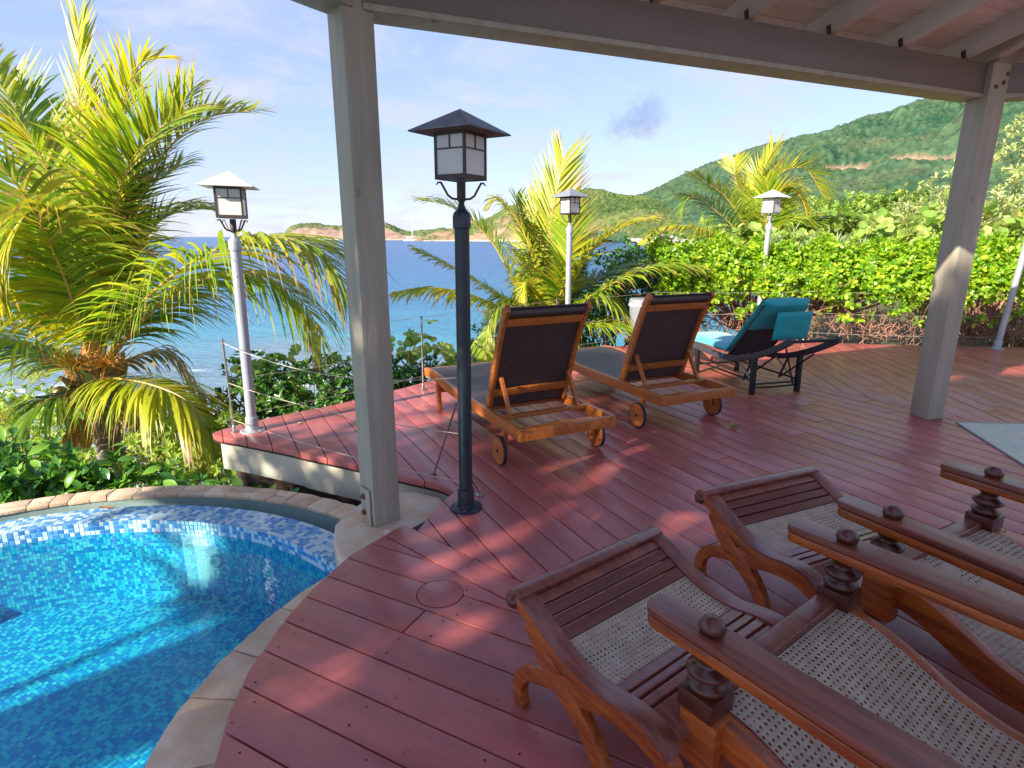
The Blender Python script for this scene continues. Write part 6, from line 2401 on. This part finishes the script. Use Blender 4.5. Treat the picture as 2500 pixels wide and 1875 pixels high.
# mid distance trees on the flat beyond the hedge
trng = np.random.default_rng(5)
mid_trees = [(2035, 545, 495, 62), (2105, 500, 462, 70), (2165, 520, 470, 60), (2215, 545, 480, 52), (1985, 560, 515, 75), (2085, 560, 500, 45), (2150, 575, 520, 40), (2260, 560, 500, 48)]
for i, (px_, pb, ptop, Y) in enumerate(mid_trees):
    tp = at(px_, ptop, Y)
    gz = float(ground_h(np.array([tp.x]), np.array([Y]))[0])
    gz = min(gz, tp.z - 2.5)
    Hh = tp.z - gz
    cr = Hh * 0.42
    labs = ['rounded green tree on the flat beyond the hedge, leftmost but one', 'tallest light green tree of the group below the hill', 'green tree beside the far post, right of the tallest',
            'green tree just left of the far post below the hill', 'leftmost small tree below the hill beyond the hedge', 'low tree in front of the tallest one beyond the hedge',
            'low bushy tree in the middle distance above the sea grapes', 'tree half hidden behind the far roof post']
    tree(labs[i], (tp.x, Y, gz), Hh, (tp.x, Y, tp.z - cr * 0.85), (cr * 1.5, cr * 1.3, cr), 26, 'tree_leaf' if i % 2 else 'light_leaf', 0.42, 90 + i, 'trees on the flat below the hill', clump_r=cr * 0.55, clusters=22, per=7)

# unseen sun-side trees: sparse ones throw dapples, dense ones are added to block sun
for i, (a_, n_, zc, rr, nc_) in enumerate([(-9.0, -1.85, 5.1, (1.3, 1.3, 1.3), 20), (-10.5, -2.85, 7.2, (1.2, 1.2, 1.15), 17), (-7.6, -3.3, 4.15, (1.1, 1.1, 0.7), 10), (-9.5, -0.45, 7.4, (1.4, 1.3, 2.1), 90), (-11.5, 1.1, 7.4, (1.4, 1.4, 1.5), 52)]):
    ux, uy = -SUN_AZ.x, -SUN_AZ.y
    x = ux * a_ + (uy) * n_
    y = uy * a_ - (ux) * n_
    gz = -0.9
    labs = ['shorter leafy tree left of the pool, out of the picture', 'taller leafy tree left of the pool, out of the picture', 'small thin leafy tree close to the pool, out of the picture', 'dense leafy tree added out of the picture to keep sun off the chairs', 'tall dense leafy tree added behind the viewer to block the sun, out of the picture']
    tree(labs[i], (x, y, gz), zc, (x, y, zc), rr, nc_, 'tree_leaf', 0.20, 130 + i, 'shade trees', clump_r=0.46, clusters=15, per=8)


# ---------------- palms
def frond(parent, origin, ctrl, leafL, mat, seed, hang=0.5, nleaf=88, wid=0.031, spread=1.0, r0=0.022, start=0.16, vee=0.25, rach='rachis', tipshort=0.35, ragged=0.28):
    """ctrl: 3-4 points in space; leaflets leave the midrib on both sides and bend down"""
    rng = np.random.default_rng(seed)
    C = [Vector(c) for c in ctrl]
    pts = spline(C, 12)
    P = np.array(pts)
    seg = np.linalg.norm(np.diff(P, axis=0), axis=1)
    S = np.concatenate([[0], np.cumsum(seg)])
    Ltot = S[-1]
    o = np.array(origin)
    rd = np.interp(S / Ltot, [0, 0.12, 0.4, 1], [r0 * 1.9, r0 * 1.1, r0 * 0.62, r0 * 0.14])
    fr = MB().tube([Vector(p - o) for p in P], list(rd), 6).obj('frond', rach, parent)
    s = np.linspace(start, 0.995, nleaf) * Ltot
    s = np.repeat(s, 2) + rng.normal(0, 0.006 * Ltot, nleaf * 2)
    s = np.clip(s, start * Ltot, Ltot * 0.999)
    side = np.tile([1.0, -1.0], nleaf)
    f = s / Ltot
    B = np.stack([np.interp(s, S, P[:, k]) for k in range(3)], 1)
    T = unit(np.stack([np.interp(np.minimum(s + 0.04, Ltot), S, P[:, k]) - np.interp(np.maximum(s - 0.04, 0), S, P[:, k]) for k in range(3)], 1))
    up = np.array([0, 0, 1.0])
    X = np.cross(T, up)
    bad = np.linalg.norm(X, axis=1) < 0.25
    X[bad] = np.cross(T[bad], np.array([0.3, 1.0, 0.2]))
    X = unit(X)
    Nn = np.cross(X, T)
    prof = np.interp(f, [0, 0.16, 0.35, 0.6, 0.85, 1.0], [0.35, 0.55, 0.95, 1.0, 0.75, tipshort])
    ln = leafL * prof * rng.uniform(1 - ragged, 1 + ragged * 0.6, len(s))
    fwd = np.interp(f, [0, 0.5, 1.0], [0.35, 0.62, 1.25]) + rng.normal(0, 0.08, len(s))
    D = unit(X * side[:, None] * spread + T * fwd[:, None] + Nn * (vee + rng.normal(0, 0.10, len(s)))[:, None])
    n = 6
    W0 = wid * (0.75 + 0.5 * rng.random(len(s)))
    g = hang * (0.75 + 0.5 * rng.random(len(s)))
    rows = []
    curp = B.copy()
    curd = D.copy()
    Wv = np.array([0.45, 0.95, 1.0, 0.85, 0.6, 0.32, 0.04])
    facen = unit(np.cross(T, X * side[:, None]) * side[:, None])
    V = np.zeros((len(s), (n + 1) * 2, 3))
    for k in range(n + 1):
        wv = unit(np.cross(curd, Nn))
        # blade width lies along the rachis direction
        wv = unit(T - curd * np.sum(T * curd, 1)[:, None])
        V[:, 2 * k] = curp + wv * (W0 * Wv[k] / 2)[:, None]
        V[:, 2 * k + 1] = curp - wv * (W0 * Wv[k] / 2)[:, None]
        curp = curp + curd * (ln / n)[:, None]
        curd = unit(curd + np.array([0, 0, -1.0]) * (g / n * 1.9)[:, None] * (0.4 + 1.2 * k / n))
    base = np.arange(len(s))[:, None, None] * (n + 1) * 2
    q = np.array([[2 * k, 2 * k + 1, 2 * k + 3, 2 * k + 2] for k in range(n)])[None]
    Q = (base + q).reshape(-1, 4)
    lo_ = np_quads('leaflets', V.reshape(-1, 3) - o, Q, mat, fr, stuff=False)
    al = lo_.data.attributes.new('along', 'FLOAT', 'POINT')
    al.data.foreach_set('value', np.tile(np.repeat(np.linspace(0, 1, n + 1), 2), len(s)).astype(np.float32))
    return fr


def px3(pts):
    return [at(*p) for p in pts]


def palm(label, base, crown, trunk_r, fronds, extras=True, seed=1, lL=0.8):
    t = thing('palm_tree', label, 'palm tree', base)
    b = Vector(base)
    c = Vector(crown)
    m = MB()
    pts = spline([b, b.lerp(c, 0.5) + Vector((0.06, 0, 0)), c], 8)
    m.tube([p - b for p in pts], [trunk_r * (1.12 - 0.25 * i / len(pts) + 0.03 * (i % 2)) for i in range(len(pts))], 12)
    m.obj('trunk', 'bark', t)
    # fibrous heart where the leaf bases clasp the stem
    MB().lathe([(trunk_r * 0.8, -0.25), (trunk_r * 1.25, -0.1), (trunk_r * 1.35, 0.05), (trunk_r * 1.0, 0.2), (trunk_r * 0.35, 0.42)], 12, c=c - b).obj('leaf_base', 'fibre', t)
    brng = np.random.default_rng(seed + 40)
    for k in range(16):       # broad clasping leaf stalks and torn fibre round the heart
        an = k * 2.4 + brng.uniform(-.2, .2)
        dr_ = Vector((math.cos(an), math.sin(an), 0))
        z0_ = -0.22 + 0.022 * k
        p_ = c - b + Vector((0, 0, z0_)) + dr_ * trunk_r * 0.9
        q_ = p_ + dr_ * trunk_r * brng.uniform(0.9, 1.7) + Vector((0, 0, brng.uniform(0.12, 0.34)))
        MB().tube([p_, p_.lerp(q_, 0.5) + dr_ * 0.03, q_], [trunk_r * 0.42, trunk_r * 0.30, trunk_r * 0.12], 6).obj('leaf_stalk', 'stalk_base', t)
    for i, f in enumerate(fronds):
        kw = dict(f[1]) if len(f) > 1 else {}
        kw.setdefault('leafL', lL)
        kw.setdefault('mat', 'palm_leaf')
        frond(t, b, [c] + px3(f[0]), seed=seed * 100 + i, **kw)
    return t


c1 = at(235, 925, 5.9)
P1 = palm('big coconut palm with orange flower stalks beyond the pool at the left', (c1.x - 0.12, 5.95, -2.6), c1, 0.135, [
    # upright spear
    ([(212, 700, 5.95), (196, 420, 6.05), (192, 60, 6.15)], dict(leafL=0.62, hang=0.05, spread=0.42, vee=0.05, mat='palm_leaf_yellow', tipshort=0.8, nleaf=80)),
    ([(252, 660, 5.85), (300, 440, 5.75), (372, 330, 5.65), (455, 276, 5.55)], dict(leafL=0.95, hang=0.45, vee=0.45)),
    ([(300, 600, 6.25), (395, 385, 6.4), (500, 290, 6.45), (612, 270, 6.5)], dict(leafL=0.95, hang=0.32, vee=0.35)),
    ([(330, 760, 5.6), (470, 640, 5.45), (620, 582, 5.35), (760, 600, 5.25), (838, 690, 5.2)], dict(leafL=1.32, hang=0.95, vee=0.05, mat='palm_leaf', nleaf=125)),
    ([(180, 650, 5.9), (120, 430, 5.9), (50, 310, 5.85), (-60, 245, 5.8)], dict(leafL=1.0, hang=0.6, vee=0.3, mat='palm_leaf')),
    ([(165, 700, 5.6), (85, 520, 5.3), (0, 405, 5.1), (-110, 350, 4.95)], dict(leafL=0.95, hang=0.95, vee=0.1, mat='palm_leaf')),
    ([(150, 885, 5.6), (60, 838, 5.35), (-30, 835, 5.2), (-110, 880, 5.1)], dict(leafL=0.85, hang=0.95, vee=0.05, mat='palm_leaf_dark')),
    ([(285, 925, 5.5), (370, 940, 5.3), (460, 982, 5.2), (535, 1075, 5.15)], dict(leafL=0.88, hang=1.05, vee=0.0, spread=0.8, mat='palm_leaf_yellow', nleaf=115, wid=0.040)),
    ([(310, 880, 6.2), (410, 860, 6.4), (490, 960, 6.5)], dict(leafL=0.55, hang=1.1, vee=0.0, mat='palm_leaf_dry', nleaf=44)),
    ([(180, 640, 6.2), (90, 400, 6.4), (15, 180, 6.5)], dict(leafL=0.95, hang=0.2, vee=0.3, mat='palm_leaf')),
    ([(232, 620, 6.3), (262, 380, 6.5), (345, 205, 6.6)], dict(leafL=1.0, hang=0.12, vee=0.35, mat='palm_leaf')),
    ([(300, 700, 6.2), (390, 540, 6.4), (520, 505, 6.5)], dict(leafL=0.95, hang=0.5, vee=0.15, mat='palm_leaf')),
    ([(275, 700, 6.3), (330, 500, 6.55), (440, 400, 6.7)], dict(leafL=1.0, hang=0.4, vee=0.25, mat='palm_leaf')),
    ([(215, 690, 6.2), (205, 520, 6.4), (130, 330, 6.55)], dict(leafL=1.0, hang=0.3, vee=0.3, mat='palm_leaf')),
    ([(170, 960, 5.5), (100, 985, 5.3), (20, 1060, 5.2)], dict(leafL=0.75, hang=1.0, vee=0.0, mat='palm_leaf_dark')),
    ([(120, 860, 6.4), (20, 760, 6.6), (-90, 760, 6.7)], dict(leafL=0.9, hang=0.9, vee=0.05, mat='palm_leaf')),
    ([(340, 790, 5.75), (470, 690, 5.7), (620, 665, 5.65), (740, 740, 5.6), (790, 840, 5.58)], dict(leafL=1.0, hang=1.0, vee=0.0, mat='palm_leaf', nleaf=95, wid=0.028)),
    ([(272, 640, 6.1), (345, 390, 6.2), (470, 215, 6.3)], dict(leafL=1.05, hang=0.3, vee=0.3, mat='palm_leaf')),
    ([(160, 600, 6.15), (75, 330, 6.25), (-35, 150, 6.3)], dict(leafL=1.05, hang=0.3, vee=0.3, mat='palm_leaf')),
    ([(245, 600, 6.0), (285, 330, 6.1), (330, 170, 6.15), (385, 140, 6.2)], dict(leafL=0.85, hang=0.35, vee=0.3, mat='palm_leaf_yellow')),
    ([(300, 960, 5.8), (350, 1010, 5.75), (370, 1110, 5.7)], dict(leafL=0.5, hang=1.1, vee=0.0, mat='palm_leaf_dry', nleaf=50)),
    ([(205, 690, 5.7), (150, 560, 5.5), (75, 520, 5.35), (10, 610, 5.2), (-10, 720, 5.15)], dict(leafL=1.0, hang=1.1, vee=0.0, mat='palm_leaf_yellow', nleaf=110)),
], seed=1, lL=0.95)
# flower stalks and nuts
prng = np.random.default_rng(3)
bp1 = Vector(P1.location)
for px_, py_, n_, ln_ in ((165, 850, 46, 0.34), (240, 850, 40, 0.32), (195, 1010, 30, 0.26)):
    m = MB()
    s0 = at(px_ + 20, py_ + 40, 5.45)
    for k in range(n_):
        d = Vector((prng.normal(0, 1), prng.normal(-0.3, 0.6), prng.normal(0.35 if py_ < 900 else -0.5, 0.6))).normalized()
        e = s0 + d * ln_ * prng.uniform(0.5, 1.1)
        md = s0.lerp(e, 0.5) + Vector(prng.normal(0, 0.03, 3))
        m.tube([s0 - bp1, md - bp1, e - bp1], [0.007, 0.005, 0.003], 4, caps=False)
    m.obj('flower_stalk', 'flower_stalk', P1)
for px_, py_, Y in ((185, 1040, 5.55), (205, 1075, 5.5), (172, 1078, 5.5), (150, 965, 5.65), (165, 990, 5.6), (200, 1045, 5.62)):
    p = at(px_, py_, Y)
    MB().lathe([(0.0, -0.095), (0.035, -0.085), (0.062, -0.05), (0.072, -0.005), (0.064, 0.045), (0.040, 0.082), (0.012, 0.096)], 16, c=p - bp1).obj('coconut', 'coconut', P1, ang=80)

c2 = at(1340, 838, 8.9)
palm('small palm with yellow green fronds behind the loungers and the railing', (c2.x, 8.95, -1.2), c2, 0.10, [
    ([(1335, 690, 8.9), (1345, 540, 8.95), (1378, 385, 9.0)], dict(leafL=0.85, hang=0.05, spread=0.6, vee=0.1, mat='palm_leaf_yellow', tipshort=0.7)),
    ([(1318, 700, 8.8), (1280, 570, 8.75), (1225, 490, 8.7), (1195, 500, 8.68)], dict(leafL=0.55, hang=0.75, vee=0.1, mat='palm_leaf_yellow')),
    ([(1280, 740, 8.7), (1200, 590, 8.6), (1110, 510, 8.5), (1032, 488, 8.45)], dict(leafL=0.70, hang=0.45, vee=0.3, mat='palm_leaf')),
    ([(1270, 760, 8.6), (1150, 680, 8.5), (1080, 640, 8.4), (1018, 608, 8.35)], dict(leafL=0.62, hang=0.6, vee=0.2, mat='palm_leaf')),
    ([(1265, 775, 8.4), (1150, 720, 8.2), (1050, 702, 8.1), (968, 712, 8.05)], dict(leafL=0.62, hang=1.0, vee=0.0, mat='palm_leaf_yellow')),
    ([(1385, 720, 8.8), (1440, 620, 8.7), (1510, 560, 8.6), (1585, 535, 8.55)], dict(leafL=0.75, hang=0.6, vee=0.25, mat='palm_leaf_yellow')),
    ([(1400, 760, 8.7), (1500, 690, 8.6), (1600, 650, 8.5), (1700, 650, 8.45)], dict(leafL=0.75, hang=0.75, vee=0.2, mat='palm_leaf')),
    ([(1365, 730, 8.6), (1395, 620, 8.5), (1385, 520, 8.45)], dict(leafL=0.75, hang=0.2, vee=0.4, mat='palm_leaf')),
    ([(1395, 780, 8.5), (1450, 720, 8.35), (1520, 760, 8.25), (1555, 860, 8.2)], dict(leafL=0.7, hang=1.0, vee=0.05, mat='palm_leaf')),
    ([(1295, 780, 8.4), (1235, 730, 8.2), (1195, 790, 8.1), (1185, 880, 8.05)], dict(leafL=0.6, hang=1.0, vee=0.05, mat='palm_leaf')),
    ([(1330, 720, 9.1), (1290, 600, 9.2), (1260, 480, 9.3)], dict(leafL=0.7, hang=0.3, vee=0.3, mat='palm_leaf_dark')),
    ([(1400, 800, 8.4), (1480, 790, 8.2), (1560, 800, 8.1)], dict(leafL=0.8, hang=0.6, vee=0.15, mat='palm_leaf')),
    ([(1370, 740, 9.1), (1440, 690, 9.3), (1530, 650, 9.4)], dict(leafL=0.8, hang=0.6, vee=0.2, mat='palm_leaf_dark')),
    ([(1325, 760, 8.5), (1290, 690, 8.3), (1270, 720, 8.2), (1268, 800, 8.15)], dict(leafL=0.45, hang=0.9, vee=0.1, mat='palm_leaf_yellow')),
    ([(1350, 700, 8.95), (1375, 590, 9.1), (1440, 500, 9.2)], dict(leafL=0.75, hang=0.3, vee=0.3, mat='palm_leaf')),
    ([(1310, 690, 9.0), (1300, 580, 9.1), (1320, 470, 9.15)], dict(leafL=0.7, hang=0.2, spread=.7, vee=0.2, mat='palm_leaf_yellow')),
], seed=2, lL=0.8)

c3 = at(1862, 625, 12.2)
palm('palm with arching fronds behind the hedge, below the hill', (c3.x, 12.25, -0.8), c3, 0.11, [
    ([(1852, 540, 12.2), (1850, 450, 12.25), (1885, 368, 12.3)], dict(leafL=0.75, hang=0.1, spread=0.55, vee=0.1, mat='palm_leaf_yellow', tipshort=0.7)),
    ([(1825, 560, 12.1), (1770, 480, 12.0), (1695, 425, 11.9)], dict(leafL=0.65, hang=0.45, vee=0.25, mat='palm_leaf')),
    ([(1815, 580, 12.0), (1755, 520, 11.9), (1690, 480, 11.8), (1660, 520, 11.75)], dict(leafL=0.75, hang=0.6, vee=0.2, mat='palm_leaf_dark')),
    ([(1870, 520, 12.1), (1900, 430, 12.0), (1965, 412, 11.9), (2010, 480, 11.85)], dict(leafL=0.95, hang=0.25, vee=0.4, mat='palm_leaf_yellow', nleaf=80)),
    ([(1905, 590, 12.0), (1975, 545, 11.9), (2050, 525, 11.8), (2105, 545, 11.75)], dict(leafL=0.8, hang=0.85, vee=0.1, mat='palm_leaf_dark')),
    ([(1838, 530, 12.3), (1800, 450, 12.4), (1792, 385, 12.5)], dict(leafL=0.7, hang=0.15, vee=0.2, mat='palm_leaf_yellow')),
    ([(1880, 540, 11.9), (1920, 460, 11.8), (1960, 490, 11.7), (1975, 560, 11.65)], dict(leafL=0.6, hang=0.7, vee=0.2, mat='palm_leaf_yellow')),
    ([(1830, 600, 11.9), (1770, 580, 11.8), (1730, 610, 11.7)], dict(leafL=0.8, hang=0.8, vee=0.1, mat='palm_leaf')),
    ([(1790, 590, 11.6), (1700, 555, 11.4), (1620, 555, 11.3), (1560, 595, 11.2)], dict(leafL=0.6, hang=0.9, vee=0.1, mat='palm_leaf_yellow')),
    ([(1868, 560, 11.9), (1880, 500, 11.8), (1870, 440, 11.75)], dict(leafL=0.8, hang=0.2, vee=0.3, mat='palm_leaf')),
    ([(1885, 580, 11.9), (1930, 540, 11.8), (1990, 580, 11.7)], dict(leafL=0.75, hang=0.8, vee=0.1, mat='palm_leaf')),
], seed=3, lL=0.8)


# ================================================================== BOATS
def sailboat(label, px_, pw, Lh, mast, rz, py_=587.6):
    Y = 6.5 / 0.0066
    p = at(px_, py_, 1000.0)
    d = cam_ray(px_, py_)
    k = (SEA_Z - CAM_H) / d.z
    k = min(max(k, 700), 1150)
    loc = Vector((d.x * k, d.y * k, SEA_Z))
    t = thing('sailing_catamaran', label, 'sailboat', loc, rz, 'sailboats at anchor')
    t.scale = (1.3, 1.3, 1.3)
    for s in (1, -1):
        prof = [(-Lh / 2, 0.25), (-Lh / 2 + 0.6, 0.8), (0, 0.95), (Lh * 0.3, 0.7), (Lh / 2, 0.05)]
        vs, fs = [], []
        for x, wd in prof:
            vs += [(x, s * 3.2 - wd, 1.9), (x, s * 3.2 + wd, 1.9), (x + 0.2, s * 3.2 + wd * 0.45, -0.3), (x + 0.2, s * 3.2 - wd * 0.45, -0.3)]
        for i in range(len(prof) - 1):
            for q in range(4):
                fs.append((i * 4 + q, (i + 1) * 4 + q, (i + 1) * 4 + (q + 1) % 4, i * 4 + (q + 1) % 4))
        fs += [(0, 1, 2, 3), tuple(len(vs) - 4 + q for q in (3, 2, 1, 0))]
        MB().add(vs, fs).obj('hull', 'hull_white', t, ang=50)
    m = MB().box((-0.5, 0, 1.75), (Lh * 0.72, 6.2, 0.5))
    m.obj('bridge_deck', 'hull_white', t)
    m = MB()
    m.add([(-Lh * 0.30, -2.4, 2.0), (Lh * 0.2, -2.2, 2.0), (Lh * 0.2, 2.2, 2.0), (-Lh * 0.30, 2.4, 2.0), (-Lh * 0.30, -2.2, 3.9), (Lh * 0.08, -1.8, 3.9), (Lh * 0.08, 1.8, 3.9), (-Lh * 0.30, 2.2, 3.9)],
          [(0, 1, 5, 4), (1, 2, 6, 5), (2, 3, 7, 6), (3, 0, 4, 7), (4, 5, 6, 7), (3, 2, 1, 0)])
    m.obj('cabin', 'hull_white', t, bevel=0.15)
    MB().box((-Lh * 0.06, 0, 3.05), (Lh * 0.42, 4.85, 0.75)).obj('cabin_window', 'boat_window', t)
    MB().tube([(0.6, 0, 3.6), (0.6, 0, mast)], [0.36, 0.26], 8).obj('mast', 'spar', t)
    MB().tube([(0.6, 0, 4.9), (-Lh * 0.42, 0, 5.0)], [0.30, 0.24], 8).obj('boom', 'spar', t)
    MB().tube([(0.6, 0, mast * 0.94), (Lh * 0.47, 0, 2.0)], 0.14, 5).obj('forestay', 'spar', t)
    for s in (1, -1):
        MB().tube([(0.6, 0, mast * 0.9), (-0.8, s * 3.2, 1.9)], 0.05, 4).obj('shroud', 'spar', t)
    return t


sailboat('white sailing catamaran nearest the roof post, with the tallest mast', 1006, 45, 22, 33, rad(12), 588.0)
sailboat('white sailing catamaran half hidden behind the black lantern post', 1108, 30, 17, 22, rad(165), 586.8)
sailboat('white sailing catamaran right of the black lantern post', 1210, 40, 20, 30, rad(10), 587.4)
sailboat('small white sailboat among the fronds of the small palm', 1272, 30, 15, 24, rad(20), 587.4)


def motor_yacht():
    d = cam_ray(786, 588)
    k = (SEA_Z - CAM_H) / d.z
    k = min(max(k, 700), 1000)
    t = thing('motor_yacht', 'white motor yacht at anchor under the brown headland', 'yacht', (d.x * k, d.y * k, SEA_Z), rad(172))
    L = 25.0
    prof = [(-L / 2, 2.5, 2.2), (-L * 0.2, 2.9, 2.3), (L * 0.15, 2.7, 2.7), (L * 0.35, 1.6, 3.2), (L / 2, 0.08, 3.7)]
    vs, fs = [], []
    for x, w_, z in prof:
        vs += [(x, -w_, z), (x, w_, z), (x - 0.8, w_ * 0.8, -0.4), (x - 0.8, -w_ * 0.8, -0.4)]
    for i in range(len(prof) - 1):
        for q in range(4):
            fs.append((i * 4 + q, (i + 1) * 4 + q, (i + 1) * 4 + (q + 1) % 4, i * 4 + (q + 1) % 4))
    fs += [(0, 1, 2, 3), tuple(len(vs) - 4 + q for q in (3, 2, 1, 0))]
    MB().add(vs, fs).obj('hull', 'hull_white', t, ang=50)

    def deckhouse(name, x0, x1, xs, w_, z0, z1, mat='hull_white'):
        MB().add([(x0, -w_, z0), (x1, -w_, z0), (x1, w_, z0), (x0, w_, z0), (x0, -w_ * .95, z1), (xs, -w_ * .85, z1), (xs, w_ * .85, z1), (x0, w_ * .95, z1)],
                 [(0, 1, 5, 4), (1, 2, 6, 5), (2, 3, 7, 6), (3, 0, 4, 7), (4, 5, 6, 7), (3, 2, 1, 0)]).obj(name, mat, t, bevel=0.1)
    deckhouse('cabin', -L * 0.32, L * 0.24, L * 0.10, 2.3, 2.3, 4.6)
    deckhouse('cabin_window', -L * 0.26, L * 0.19, L * 0.135, 2.36, 3.2, 4.1, 'boat_window')
    deckhouse('flybridge', -L * 0.30, L * 0.06, -L * 0.02, 2.0, 4.6, 5.7)
    deckhouse('hard_top', -L * 0.26, L * 0.0, -L * 0.02, 1.9, 7.0, 7.3)
    for x in (-L * 0.24, -L * 0.03):
        for s in (1, -1):
            MB().tube([(x, s * 1.6, 5.6), (x, s * 1.6, 7.1)], 0.14, 6).obj('stanchion', 'hull_white', t)
    MB().tube([(-L * 0.15, 0, 7.2), (-L * 0.16, 0, 9.4)], 0.12, 6).obj('radar_mast', 'hull_white', t)


motor_yacht()
